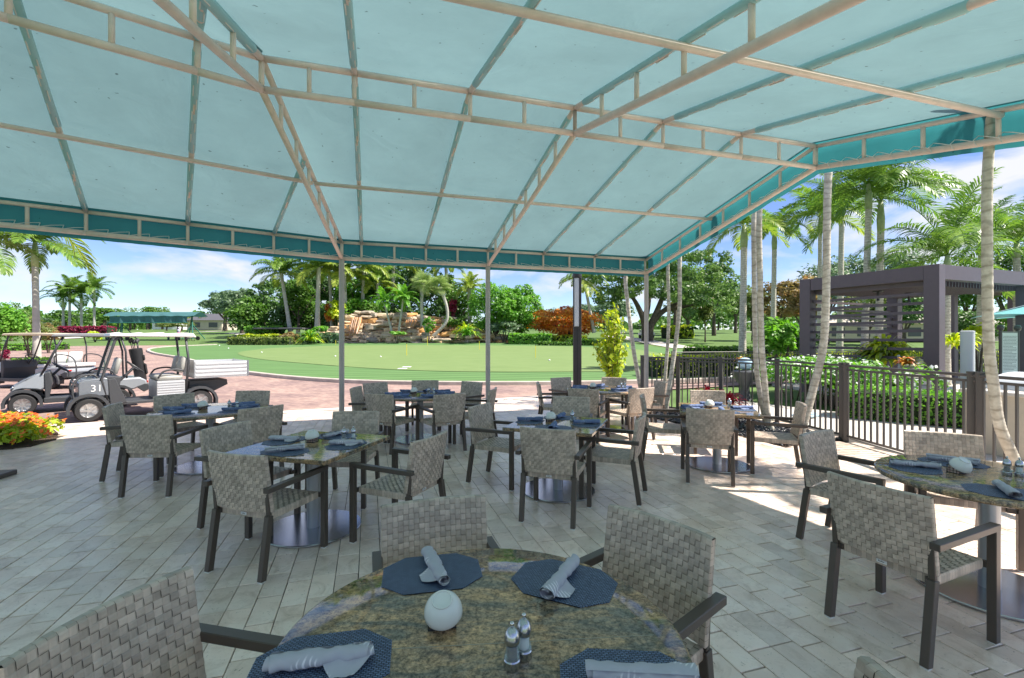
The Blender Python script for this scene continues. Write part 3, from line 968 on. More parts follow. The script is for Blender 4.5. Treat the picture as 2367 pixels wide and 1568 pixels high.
# ridge and eave trusses
for u0, u1, n in ((UP, RIBS[0], 2), (RIBS[0], RIBS[1], 2), (RIBS[1], RIBS[2], 2), (RIBS[2], RIBS[3], 2), (RIBS[3], RIBS[4], 2), (RIBS[4], RIBS[5], 2)):
    pipe('ridge_chord', main(u0, VR), main(u1, VR), .032)
    truss(main(u0, VR), main(u1, VR), TD, TD, n, start=1)
pipe('strut', main(UP, VR), main(UP, VR, -TD), .026)
for i, (a, b) in enumerate(zip([0] + LS[1:], LS[1:])):
    pipe('ridge_chord', left(a, 1), left(b, 1), .032)
    truss(left(a, 1), left(b, 1), TD, TD, 1 if i == 0 else 2, start=1)
eu = [UB] + RIBS
for a, b in zip(eu, eu[1:]):
    n = 1 if b - a < .5 else 2
    pipe('eave_chord', main(a, VE), main(b, VE), .030)
    truss(main(a, VE), main(b, VE), TD, TD, n, r=.036, start=1)
pipe('strut', main(UB, VE), main(UB, VE, -TD), .03)
le = [-1.84] + LS
for a, b in zip(le, le[1:]):
    pipe('eave_chord', left(a, 0), left(b, 0), .030)
    truss(left(a, 0), left(b, 0), TD, TD, 2, r=.036, start=1)
# gable edges on the right
for v0, v1, n in ((VE, VR, 7), (VR, VB, 10)):
    pipe('gable_chord', main(UR, v0), main(UR, v1), .030)
    truss(main(UR, v0), main(UR, v1), TD, TD, n, r=.036, start=1)
# ribs
for i, u in enumerate(RIBS[:-1]):
    rib(main(u, VE), main(u, VR)); rib(main(u, VR), main(u, VB))
for s in LS[1:]:
    rib(left(s, 0), left(s, 1)); rib(left(s, 1), left(s, HW.get(s, 2.57)))
rib(left(LS[0], 0), hj - Vector((0, 0, TOP)), (.04, .9, .92, .99))
# trussed rafter at the second post and the hip rafters
truss(main(RIBS[2], VE), main(RIBS[2], VR), TD, TD, 7, start=1)
truss(main(RIBS[2], VR), main(RIBS[2], VB), TD, TD, 10, r=.038, start=1)
pipe('hip_rafter', pts_hip(VE), pts_hip(VR), .032)
truss(pts_hip(VE), pts_hip(VR), TD, TD, 7, start=1)
pipe('hip_rafter', pts_hip(VR), pts_hip(VB), .034)
sleeve(pts_hip(VR - .25), pts_hip(VB + .5), .046)
truss(pts_hip(VR), pts_hip(VB), TD, TD, 10, r=.036, start=1)
# purlins half way down each slope, just under the ribs
pipe('purlin', main(hip_u(7.1), 7.1, -.055), main(UR, 7.1, -.055), .027)
pipe('purlin', left(-.9, .5, -.055), left(8.8, .5, -.055), .027)
pipe('purlin', main(hip_u(3.0), 3.0, -.055), main(UR, 3.0, -.055), .032)
pipe('purlin', left(1.0, 1.5, -.055), left(8.8, 1.5, -.055), .03)
pipe('purlin', main(hip_u(.6), .6, -.055), main(UR, .6, -.055), .03)
# hanging fabric valance with its lacing
def valance(a, b, out, drop=.43):
    a, b = Vector(a), Vector(b)
    o = Vector((*out, 0)) * .05
    m = MB()
    def fn(s, t):
        p = a.lerp(b, s) + o * (min(1, t * 6) * 2.2 - 1.2)
        w = .012 * math.sin(s * 9 * math.pi) * t
        return p + Vector((0, 0, .05 - drop * t)) + Vector((*out, 0)) * w
    m.grid(fn, 24, 8)
    m.build('valance', M['valance'], AW, smooth=True)
    # cord wound round the lower pipe
    L = (b - a).length; n = max(2, int(L / .2)); c = MB()
    up = Vector((0, 0, 1)); ov = Vector((*out, 0))
    pts = []
    for i in range(n):
        q0, q1 = a.lerp(b, i / n), a.lerp(b, (i + 1) / n)
        lo = Vector((0, 0, -TD))
        e = q0 + lo + up * .085 + ov * .035
        c.tube([e, q0 + lo + up * .03 - ov * .040, q0.lerp(q1, .12) + lo - up * .03 - ov * .03], .0045, 5)
        c.tube([e, q0.lerp(q1, .5) + lo + up * .055 - ov * .03, q1 + lo + up * .02 - ov * .042], .0045, 5)
    c.build('lacing_cord', M['cord'], AW)
dv = UV(0, 1); du = UV(1, 0)
n1 = UV(*N1)
for a, b in zip(eu, eu[1:]): valance(main(a, VE), main(b, VE), (dv.x, dv.y))
for a, b in zip(le, le[1:]): valance(left(a, 0), left(b, 0), (n1.x, n1.y))
for v0, v1 in ((VE, 7.1), (7.1, VR), (VR, 3.0), (3.0, .6), (.6, VB)): valance(main(UR, v0), main(UR, v1), (du.x, du.y))
# posts
for (u, v) in ((UB, VE), (RIBS[2], VE), (UR, VE)):
    p = UV(u, v); top = zr(VE) - TD
    m = MB().tube([(p.x, p.y, 0), (p.x, p.y, top)], .048, 14)
    m.lathe([(.095, 0), (.095, .012), (.06, .014)], 16, (p.x, p.y, 0))
    m.build('post', M['post'], AW, smooth=False, angle=40)
pl = left(5.9, 0)
MB().tube([(pl.x, pl.y, 0), (pl.x, pl.y, pl.z - TD)], .048, 14).build('post', M['post'], AW, angle=40)
for (u, v) in ((UR, VB), (RIBS[2], VB), (hip_u(VB), VB)):
    p = UV(u, v); MB().tube([(p.x, p.y, 0), (p.x, p.y, zr(VB))], .048, 14).build('post', M['post'], AW, angle=40)

# ------------------------------------------------------------------ fences
def fence(name, label, pts, h, pick=.112, post_every=None, posts=None, z0=0.0, pr=.011):
    root = thing(name, label, 'fence', (0, 0, 0))
    pk = MB().box((0, 0, 0), (pr * 2, pr * 2, h - .17)).mesh('picket', M['black_metal'])
    po = MB().box((0, 0, h / 2), (.075, .075, h + .02), ch=.004).box((0, 0, h + .015), (.085, .085, .02)).mesh('post', M['black_metal'])
    for a, b in zip(pts, pts[1:]):
        a, b = Vector((*a, 0)), Vector((*b, 0))
        d = (b - a); L = d.length; d.normalize(); rz = math.atan2(d.y, d.x)
        za, zb = (float(zt(a.x, a.y)) if z0 is None else z0), (float(zt(b.x, b.y)) if z0 is None else z0)
        MB().bar(a + Vector((0, 0, h - .02 + za)), b + Vector((0, 0, h - .02 + zb)), .06, .035, ch=.006).build('top_rail', M['black_metal'], root)
        MB().bar(a + Vector((0, 0, h - .085 + za)), b + Vector((0, 0, h - .085 + zb)), .03, .03).build('middle_rail', M['black_metal'], root)
        MB().bar(a + Vector((0, 0, .09 + za)), b + Vector((0, 0, .09 + zb)), .03, .03).build('bottom_rail', M['black_metal'], root)
        n = int(L / pick)
        for i in range(1, n):
            q = a + d * (L * i / n)
            link('picket', pk, None, root, (q.x, q.y, .09 + (h - .17) / 2 + za + (zb - za) * i / n), (0, 0, rz))
    for (x, y) in (posts or pts):
        link('post', po, None, root, (x, y, 0 if z0 is not None else float(zt(x, y))), (0, 0, math.atan2(pts[1][1] - pts[0][1], pts[1][0] - pts[0][0])))
    return root
fence('picket_fence', 'dark picket fence along the right edge of the terrace, behind the leaning palm trunks',
      [(3.1, 11.05), (4.45, 9.9), (5.15, 9.2), (5.28, 8.65), (5.40, 7.6), (5.46, 5.5), (5.52, 3.2)], 1.24,
      posts=[(3.1, 11.05), (3.75, 10.5), (4.45, 9.9), (5.2, 9.12), (5.40, 7.62), (5.405, 7.52), (5.46, 5.53), (5.463, 5.43)])
fence('picket_fence', 'second dark picket fence beyond the lawn, running behind the pergola',
      [(5.6, 16.2), (9.2, 17.2), (16.5, 19.4), (30, 23.5)], 1.2, pick=.13, z0=0)
# ------------------------------------------------------------------ woven armchairs
def weave_mesh():
    """backrest and seat woven from flat straps: every crossing is a small bulged cell"""
    def cell(b, p00, p10, p11, p01, nrm, over, amp=.0017, g=.018):
        # strap on top runs along s when over, else along t; ends dive under the neighbours
        if not over: p00, p10, p11, p01 = p10, p11, p01, p00
        vs = []
        for s, h in ((0.0, -.35), (.22, .85), (.78, .85), (1.0, -.35)):
            for t in (g, 1 - g):
                a = p00.lerp(p10, s); c = p01.lerp(p11, s)
                vs.append(a.lerp(c, t) + nrm * amp * h)
        b.add(vs, [(0, 2, 3, 1), (2, 4, 5, 3), (4, 6, 7, 5)])
    bk = MB()
    W2, Z0, Z1 = .252, .455, .855
    NU, NV = 20, 16
    T = .017
    def pos(x, z, o):
        t = (z - Z0) / (Z1 - Z0)
        y = -.232 - .062 * t - .034 * (1 - (x / W2) ** 2) + o
        return Vector((x, y, z))
    zs = [Z0 + (Z1 - Z0) * j / NV for j in range(NV + 1)]
    xs = [-W2 + 2 * W2 * i / NU for i in range(NU + 1)]
    for sgn in (1, -1):
        for j in range(NV):
            for i in range(NU):
                q = [pos(xs[i], zs[j], sgn * T), pos(xs[i + 1], zs[j], sgn * T), pos(xs[i + 1], zs[j + 1], sgn * T), pos(xs[i], zs[j + 1], sgn * T)]
                cell(bk, *q, Vector((0, sgn, .15 * sgn)), (i + j) % 2 == 0)
    for sx in (-1, 1):                      # straps folded round the side tubes
        for j in range(NV):
            x = sx * W2
            q = [pos(x, zs[j], -T), pos(x, zs[j], T), pos(x, zs[j + 1], T), pos(x, zs[j + 1], -T)]
            cell(bk, *q, Vector((sx, 0, 0)), True, .003)
    for z, sg in ((Z1, 1), (Z0, -1)):       # and over the top
        for i in range(NU):
            q = [pos(xs[i], z, -T), pos(xs[i + 1], z, -T), pos(xs[i + 1], z, T), pos(xs[i], z, T)]
            cell(bk, *q, Vector((0, 0, sg)), False, .005)
    # dark core seen in the gaps
    bk.grid(lambda s, t: pos(-W2 * .985 + 2 * W2 * .985 * s, Z0 + .004 + (Z1 - Z0 - .008) * t, .006), 10, 1, 1)
    bk.grid(lambda s, t: pos(-W2 * .985 + 2 * W2 * .985 * s, Z0 + .004 + (Z1 - Z0 - .008) * t, -.006), 10, 1, 1)
    st = MB()
    NX, NY = 18, 18
    X2, Y0, Y1 = .238, -.232, .232
    def sp(x, y, z): return Vector((x, y, z - .012 * (1 - (x / X2) ** 2) * (1 - (y / Y1) ** 2)))
    for j in range(NY):
        for i in range(NX):
            a, b_ = -X2 + 2 * X2 * i / NX, -X2 + 2 * X2 * (i + 1) / NX
            c, d = Y0 + (Y1 - Y0) * j / NY, Y0 + (Y1 - Y0) * (j + 1) / NY
            cell(st, sp(a, c, .447), sp(b_, c, .447), sp(b_, d, .447), sp(a, d, .447), Vector((0, 0, 1)), (i + j) % 2 == 0)
    ZB = .395
    for sy, y in ((-1, Y0), (1, Y1)):       # straps folded down over the rails
        for i in range(NX):
            a, b_ = -X2 + 2 * X2 * i / NX, -X2 + 2 * X2 * (i + 1) / NX
            cell(st, Vector((a, y, ZB)), Vector((b_, y, ZB)), Vector((b_, y, .447)), Vector((a, y, .447)), Vector((0, sy, 0)), False, .003)
    for sx, x in ((-1, -X2), (1, X2)):
        for j in range(NY):
            c, d = Y0 + (Y1 - Y0) * j / NY, Y0 + (Y1 - Y0) * (j + 1) / NY
            cell(st, Vector((x, c, ZB)), Vector((x, d, ZB)), Vector((x, d, .447)), Vector((x, c, .447)), Vector((sx, 0, 0)), False, .003)
    st.box((0, 0, .418), (X2 * 2 - .008, Y1 * 2 - .008, .03), mi=1)
    mm = [M['weave'], mat('strap_core', (.07, .065, .055), .7)]
    return bk.mesh('backrest', mm), st.mesh('seat', mm)
BACK_ME, SEAT_ME = weave_mesh()

def chair_proto(name, label, group):
    root = thing(name, label, 'chair', (0, 0, 0), 0, group)
    link('backrest', BACK_ME, None, root); link('seat', SEAT_ME, None, root)
    fr = M['frame']
    glide = MB().box((0, 0, .004), (.036, .036, .009)).mesh('glide', M['glide'])
    def leg(p0, p1, w, d):
        o = MB().bar(p0, p1, w, d, ch=.003).build('leg', fr, root)
        link('glide', glide, None, o, (p0[0], p0[1], 0))
    for s in (-1, 1):
        leg((s * .272, .262, .008), (s * .272, .262, .64), .042, .046)
        o = MB().bar((s * .236, -.312, .008), (s * .236, -.250, .43), .040, .046, ch=.003).bar((s * .236, -.250, .43), (s * .236, -.262, .60), .030, .026, ch=.003).build('leg', fr, root)
        link('glide', glide, None, o, (s * .236, -.312, 0))
        # the arm runs from the front leg back past the side of the backrest
        MB().bar((s * .272, .285, .630), (s * .272, -.315, .622), .046, .036, ch=.003).build('armrest', fr, root)
        MB().bar((s * .216, .245, .415), (s * .216, -.235, .415), .024, .034, ch=.003).bar((s * .20, .250, .418), (s * .262, .258, .418), .022, .034).bar((s * .20, -.236, .418), (s * .236, -.240, .418), .016, .030).build('seat_rail', fr, root)
    for y in (.205, -.205): MB().bar((-.21, y, .408), (.21, y, .408), .03, .024).build('cross_rail', fr, root)
    t = MB().box((0, -.2385, .418), (.052, .003, .019), ch=.001)
    for k, (x, h) in enumerate(((-.014, .007), (-.009, .004), (-.004, .004), (.001, .007), (.006, .004), (.011, .004))):
        t.box((x, -.2405, .418 + (h - .004) / 2), (.0032, .001, h), mi=1)
    t.build('maker_tag', [M['white'], M['ink']], root)
    return root
CH = {}
def chair(bx, by, fx, fy, label, group):
    """bx,by: middle of the top of the backrest; fx,fy: the way the chair faces"""
    l = math.hypot(fx, fy); fx, fy = fx / l, fy / l
    if not CH:
        c = chair_proto('woven_armchair', label, group); CH['p'] = c
    else:
        c = copy_tree(CH['p'])
    c['label'] = label; c['group'] = group
    c.location = (bx + fx * .30, by + fy * .30, 0)
    c.rotation_euler = (0, 0, math.atan2(-fx, fy))
    return c

# ------------------------------------------------------------------ tables
def pedestal(root, rb=.40):
    MB().tube([(0, 0, .02), (0, 0, .69)], .055, 20).build('column', M['column'], root, angle=40)
    MB().lathe([(rb - .004, .004), (rb, .008), (rb, .017), (rb - .004, .021), (.055, .023)], 56).build('base_plate', M['steel'], root, angle=30)
    MB().box((0, 0, .696), (.5, .05, .016)).box((0, 0, .690), (.05, .5, .016)).build('top_bracket', M['frame'], root)
def round_table(x, y, rad, label, group, seam=False):
    root = thing('round_table', label, 'table', (x, y, 0), 0, group)
    p = [(rad - .02, .704), (rad - .006, .708), (rad, .716), (rad, .728), (rad - .003, .736), (rad - .010, .740), (rad * .5, .740), (.002, .740)]
    MB().lathe(p, 96).build('granite_top', M['granite'], root, angle=35)
    if seam:
        b = MB().bar((-.70 * rad / .61 * .86, -.082, .7402), (.86 * rad, .010, .7402), .0022, .0006)
        b.build('seam', mat('seam_filler', (.30, .28, .22), .4), root)
    pedestal(root)
    return root
def square_table(x, y, a, rz, label, group):
    root = thing('square_table', label, 'table', (x, y, 0), rz, group)
    MB().box((0, 0, .722), (a, a, .036), ch=.006).build('granite_top', M['granite'], root)
    pedestal(root)
    return root

# ------------------------------------------------------------------ things on the tables
OCT = [(-.21, -.075), (-.115, -.155), (.115, -.155), (.21, -.075), (.21, .075), (.115, .155), (-.115, .155), (-.21, .075)]
OCT = [(x * .89, y * .92) for x, y in OCT]
MAT_ME = MB().plate(OCT, 0, .0028).mesh('placemat', M['placemat'])
def placemat(x, y, rz, label, group):
    o = link('placemat', MAT_ME, None, None, (x, y, .7405), (0, 0, rz)); return tag(o, label, 'placemat', group)
def napkin_mesh(seed, m):
    """cloth rolled round cutlery: a spiral sheet, lightly crumpled, with a loose corner flap"""
    rng = random.Random(seed)
    L, n, k = .27, 30, 24
    ph = rng.uniform(0, 6)
    b = MB()
    turns = 2.15
    def fn(s, t):
        a = turns * 2 * math.pi * t
        x = -L / 2 + L * s + .010 * math.sin(a * .5 + ph) * (2 * s - 1)
        wob = 1 + .08 * math.sin(7 * s + ph) + .05 * math.sin(15 * s + 2 * a + ph) + .10 * (2 * s - 1) * math.sin(ph)
        r = (.013 + .0125 * t) * wob + .0016 * math.sin(23 * s + ph * 2 + 1.5 * a) + .0012 * math.sin(41 * s - 2.3 * a + ph)
        return Vector((x, r * math.cos(a + ph) * 1.15, .0245 + r * math.sin(a + ph) * .86))
    b.grid(fn, n, k * 2)
    # flap lying beside the roll
    sg = 1 if seed % 2 else -1
    f0 = -.05 + rng.uniform(-.03, .06)
    def fl(s, t):
        x = f0 + .13 * s * (1 - .55 * t)
        return Vector((x + .03 * t, sg * (.018 + .05 * t), .0045 + .016 * (1 - t) ** 2 + .002 * math.sin(9 * s + ph)))
    b.grid(fl, 6, 5)
    return b.mesh('rolled_napkin', m, smooth=True)
NAP = [napkin_mesh(i, M['napkin']) for i in range(4)]
NAPB = [napkin_mesh(10 + i, M['napkin_b']) for i in range(4)]
def napkin(p0, p1, label, group, k=0, blue=False, z=.7435):
    p0, p1 = Vector(p0), Vector(p1)
    c = (p0 + p1) / 2
    o = link('rolled_napkin', (NAPB if blue else NAP)[k % 4], None, None, (c.x, c.y, z), (0, 0, math.atan2(p1.y - p0.y, p1.x - p0.x)))
    return tag(o, label, 'napkin', group)
def mill(x, y, salt, label, group):
    root = thing('salt_mill' if salt else 'pepper_mill', label, 'salt mill' if salt else 'pepper mill', (x, y, .7405), 0, group)
    root.scale = (1.15, 1.15, 1.18)
    MB().lathe([(.0195, 0), (.0205, .003), (.0205, .020), (.0185, .023)], 24).build('foot', M['steel'], root, angle=30)
    MB().lathe([(.0185, .0235), (.0195, .028), (.0165, .037), (.0148, .044), (.0150, .050), (.0145, .056)], 20).build('glass_barrel', M['glass'], root, smooth=True)
    MB().lathe([(.012, .024), (.013, .03), (.0125, .040), (.0120, .050)], 14).build('filling', M['salt' if salt else 'pepper'], root, smooth=True)
    MB().lathe([(.0165, .056), (.0190, .061), (.0192, .070), (.0165, .082), (.011, .090), (.005, .0945)], 24).build('dome_cap', M['steel'], root, smooth=True)
    MB().lathe([(.0035, .094), (.0030, .097), (.0055, .100), (.0055, .105), (.003, .108)], 14).build('knob', M['chrome'], root, smooth=True)
    return root
MILL = {}
def mills(x, y, label_p, label_s, group='pepper and salt mills on the tables', dx=.034, dy=.040):
    if not MILL:
        MILL['p'] = mill(x, y, False, label_p, group); MILL['s'] = mill(x + dx, y + dy, True, label_s, group)
    else:
        for k, (px, py, lb) in {'p': (x, y, label_p), 's': (x + dx, y + dy, label_s)}.items():
            c = copy_tree(MILL[k]); c.location = (px, py, .7405); c['label'] = lb
CAD = {}
def caddy_and_bowl(x, y, rz, label_c, label_b, tilt=.25):
    if not CAD:
        r = thing('sugar_caddy', label_c, 'caddy', (0, 0, 0), 0, 'sugar caddies on the tables')
        w, d, h = .085, .07, .05
        f = MB()
        for z in (.003, .018, .033, h):
            f.tube([(-w / 2, -d / 2, z), (w / 2, -d / 2, z), (w / 2, d / 2, z), (-w / 2, d / 2, z)], .0022, 5, closed=True)
        for i in range(6):
            for sy in (-1, 1):
                xx = -w / 2 + w * i / 5; f.tube([(xx, sy * d / 2, 0), (xx, sy * d / 2, h)], .0018, 5)
        for i in range(1, 4):
            for sx in (-1, 1):
                yy = -d / 2 + d * i / 4; f.tube([(sx * w / 2, yy, 0), (sx * w / 2, yy, h)], .0018, 5)
        f.build('wire_basket', M['wire'], r)
        s = MB()
        for i in range(9): s.box((-w / 2 + .009 + i * .0084, 0, .027), (.0055, d - .012, .046), Matrix.Rotation(.12 * math.sin(i * 2), 3, 'Y'))
        s.build('sugar_packets', M['sugar'], r)
        CAD['c'] = r
        b = thing('upturned_bowl', label_b, 'bowl', (0, 0, 0), 0, 'white bowls upturned on the sugar caddies')
        prof = [(.064, 0), (.067, .004), (.0655, .022), (.058, .042), (.045, .059), (.036, .065), (.0355, .071), (.0315, .0715), (.030, .0665), (.002, .066)]
        MB().lathe([(r_ * .90, z_ * .92) for r_, z_ in prof], 40).build('bowl', M['ceramic'], b, angle=50)
        CAD['b'] = b
        c, bo = r, b
    else:
        c, bo = copy_tree(CAD['c']), copy_tree(CAD['b'])
    c['label'], bo['label'] = label_c, label_b
    c.location = (x, y, .7405); c.rotation_euler = (0, 0, rz)
    bo.location = (x + .008 * math.cos(rz), y - .014, .7405 + .040)
    bo.rotation_euler = (tilt, -.10, rz)
    return c, bo

# ------------------------------------------------------------------ the eight tables
GT_ = 'granite pedestal tables on the terrace'
GC = 'woven armchairs round the terrace tables'
GM = 'blue octagonal placemats'
GN = 'rolled cloth napkins'
T1 = round_table(-.09, 1.42, .612, 'large round granite table nearest the camera with brown and green veining', GT_, True)
for a in ((-.38, 2.285, .30, -.95, 'woven armchair tucked in behind the nearest granite table'),
          (.64, 2.04, -.73, -.64, 'woven armchair at the right of the nearest granite table, back turned to the right'),
          (-1.19, 1.374, .97, -.24, 'dark looking woven armchair cut by the bottom left corner of the picture'),
          (.845, .91, -.985, .16, 'woven armchair of which only a back corner shows at the bottom edge')):
    chair(*a, GC)
placemat(-.31, 1.81, R(12), 'blue octagonal placemat at the far left of the nearest granite table', GM)
placemat(.195, 1.745, R(-25), 'blue octagonal placemat at the far right of the nearest granite table', GM)
placemat(-.53, 1.295, R(12), 'blue octagonal placemat at the near left of the nearest granite table', GM)
placemat(.315, 1.215, R(-4), 'blue octagonal placemat cut by the bottom edge, right of the two mills', GM)
napkin((-.355, 1.949), (-.247, 1.697), 'rolled striped napkin pointing at the white bowl on the nearest table', GN, 0)
napkin((.248, 1.86), (.113, 1.603), 'rolled striped napkin lying aslant on the far right placemat of the nearest table', GN, 1)
napkin((-.66, 1.265), (-.404, 1.322), 'rolled striped napkin on the near left placemat of the nearest table', GN, 2)
napkin((.208, 1.238), (.471, 1.219), 'rolled white striped napkin cut by the bottom edge of the picture', GN, 3)
caddy_and_bowl(-.225, 1.49, .2, 'steel wire caddy almost hidden under the bowl on the nearest table', 'large white bowl turned upside down on the nearest granite table', .42)
mills(0.0, 1.288, 'steel pepper mill in front of the other mill on the nearest table', 'steel salt mill behind the pepper mill on the nearest table')

T2 = round_table(3.14, 3.06, .60, 'round granite table at the right edge, reflecting the palms', GT_)
for a in ((1.99, 2.55, .92, .40, 'big woven armchair in front of the round table at the right edge, seen from behind'),
          (2.58, 3.95, .52, -.86, 'woven armchair left of the round right table, angled with a sunlit armrest'),
          (3.63, 3.93, -.45, -.89, 'sunlit woven armchair behind the round right table, before the fence')):
    chair(*a, GC)
def set_places(tab, spots, where, blue, k0=0, r=.36):
    """placemat and napkin for every angle; napkin turned as given"""
    x, y = tab.location.x, tab.location.y
    for i, (ang, rr, turn, wh) in enumerate(spots):
        a = R(ang); c = Vector((x + rr * math.cos(a), y + rr * math.sin(a), 0))
        placemat(c.x, c.y, a + R(90), 'blue octagonal placemat %s of the %s' % (wh, where), GM)
        d = Vector((math.cos(R(turn)), math.sin(R(turn)), 0)) * .135
        napkin(c - d, c + d, 'rolled %s napkin %s of the %s' % ('blue' if blue else 'grey blue', wh, where), GN, k0 + i, blue)
set_places(T2, [(140, .37, -22, 'at the left'), (235, .38, 60, 'at the front'), (75, .37, -40, 'at the back'), (-40, .38, 20, 'at the right rim')], 'round right table', False, 1)
caddy_and_bowl(3.03, 3.17, .4, 'black wire sugar caddy on the round right table', 'white bowl tipped over the sugar caddy on the round right table', .5)
mills(3.30, 3.10, 'pepper mill at the right edge, on the round right table', 'salt mill at the right edge, on the round right table', dx=.05, dy=-.03)

T3 = square_table(-1.73, 4.05, .95, R(-15), 'tilted square granite table on the left with a wide round steel base', GT_)
for a in ((-1.916, 3.23, .30, .95, 'woven armchair in front of the tilted square left table, back fully in view'),
          (-2.63, 4.27, .95, -.30, 'dark woven armchair at the left side of the tilted square table'),
          (-1.70, 5.08, -.02, -1, 'woven armchair behind the tilted square left table, before the left awning post'),
          (-.664, 3.80, -.92, .39, 'woven armchair at the right side of the tilted square table, facing left')):
    chair(*a, GC)
set_places(T3, [(160, .32, -5, 'at the left side'), (250, .31, 28, 'at the front side'), (-10, .31, 4, 'at the right side'), (75, .31, 60, 'at the back')], 'tilted square left table', False, 2)
caddy_and_bowl(-1.77, 4.12, -.2, 'wire sugar caddy with packets on the tilted square left table', 'grey white bowl upturned on the caddy of the tilted square left table', .1)
mills(-1.50, 4.15, 'pepper mill on the tilted square left table', 'salt mill on the tilted square left table', dx=.075, dy=.03)

T4 = round_table(-3.90, 6.02, .66, 'round table at the far left beside the parked carts', GT_)
for a in ((-4.81, 5.59, .93, .38, 'leftmost woven armchair, turned side on at the round table by the carts'),
          (-3.82, 4.85, -.06, 1, 'woven armchair with its back to us at the round table by the carts'),
          (-4.84, 6.66, .84, -.55, 'dark woven armchair between the round left table and the utility cart'),
          (-3.96, 7.12, .02, -1, 'woven armchair behind the round left table, before the brick drive'),
          (-2.92, 5.43, -.80, .60, 'woven armchair at the right of the round left table, just behind the square table')):
    chair(*a, GC)
set_places(T4, [(190, .42, 0, 'at the left'), (250, .42, 50, 'at the front left'), (150, .42, 10, 'at the back left'), (-20, .42, 15, 'at the right'), (25, .42, 8, 'at the far right'), (60, .42, 25, 'at the back right')], 'round left table by the carts', True, 0)
caddy_and_bowl(-4.02, 6.05, .3, 'wire sugar caddy on the round left table by the carts', 'white bowl upturned on the caddy of the round left table', .05)
mills(-3.66, 6.02, 'pepper mill on the round left table by the carts', 'salt mill on the round left table by the carts', dx=.09, dy=.02)

T5 = round_table(-1.505, 7.62, .62, 'round table in the middle distance between the two awning posts', GT_)
for ang, rr, lb in ((180, 1.06, 'leftmost woven armchair of the middle round table, beside the left awning post'),
                    (141, 1.25, 'back left woven armchair of the middle round table'),
                    (97, 1.30, 'woven armchair at the very back of the middle round table'),
                    (52, 1.25, 'back right woven armchair of the middle round table, left of the centre post'),
                    (-9, 1.22, 'woven armchair at the right end of the middle round table, facing left'),
                    (245, 1.00, 'front left woven armchair of the middle round table, back to us'),
                    (304, 1.10, 'front right woven armchair of the middle round table, back to us')):
    a = R(ang); chair(-1.505 + rr * math.cos(a), 7.62 + rr * math.sin(a), -math.cos(a), -math.sin(a), lb, GC)
set_places(T5, [(190, .42, 3, 'at the left'), (232, .40, 30, 'at the front left'), (130, .42, -10, 'at the back left'), (85, .42, 80, 'at the back'), (300, .42, -25, 'at the front right'), (10, .42, 0, 'at the right'), (45, .44, 12, 'at the back right')], 'middle round table', True, 1)
caddy_and_bowl(-1.63, 7.72, .2, 'small wire caddy on the middle round table', 'white bowl upturned in the centre of the middle round table', .05)
mills(-1.36, 7.6, 'pepper mill on the middle round table', 'salt mill on the middle round table', dx=.08, dy=.02)

T6 = square_table(.50, 5.06, .93, R(-21), 'square granite table right of the centre with a bluish steel base plate', GT_)
for a in ((.31, 4.12, .34, .94, 'woven armchair in front of the centre square table, squarely from behind'),
          (-.39, 5.55, .90, -.44, 'woven armchair at the left of the centre square table, facing right'),
          (.81, 6.35, -.24, -.97, 'dark woven armchair behind the centre square table'),
          (1.34, 4.82, -.92, .39, 'woven armchair at the right of the centre square table, seen edge on')):
    chair(*a, GC)
set_places(T6, [(165, .31, 0, 'at the left side'), (255, .31, 75, 'at the front side'), (-15, .31, 0, 'at the right side'), (80, .31, 65, 'at the back')], 'centre square table', True, 3)
caddy_and_bowl(.42, 5.13, .1, 'wire sugar caddy on the centre square table', 'white bowl upturned on the caddy of the centre square table', .05)
mills(.66, 5.10, 'pepper mill on the centre square table', 'salt mill hidden behind the pepper mill of the centre square table', dx=.012, dy=.05)

T7 = round_table(1.66, 8.5, .66, 'round table farthest away on the right, before the dark lamp column', GT_)
for a in ((.48, 8.42, 1, 0, 'woven armchair at the left end of the farthest right table, seen edge on'),
          (.995, 9.54, .53, -.85, 'back left woven armchair of the farthest right table, left of the lamp column'),
          (1.134, 7.41, .42, .90, 'front left woven armchair of the farthest right table, back to us'),
          (2.10, 9.57, -.40, -.92, 'woven armchair behind the farthest right table, before the yellow green shrub'),
          (2.10, 7.51, -.42, .90, 'sunlit front right woven armchair of the farthest right table'),
          (2.775, 8.66, -1, -.12, 'woven armchair at the right of the farthest right table, beside the palm trunks')):
    chair(*a, GC)
set_places(T7, [(185, .44, 0, 'at the left'), (150, .44, -8, 'at the back left'), (90, .42, 30, 'at the back'), (300, .42, -8, 'at the front right'), (15, .44, 0, 'at the right')], 'farthest right table', True, 0)
caddy_and_bowl(1.48, 8.55, .1, 'wire sugar caddy on the farthest right table', 'white bowl upturned on the caddy of the farthest right table', .05)
mills(2.0, 8.5, 'pepper mill on the farthest right table', 'salt mill on the farthest right table', dx=.07, dy=.02)

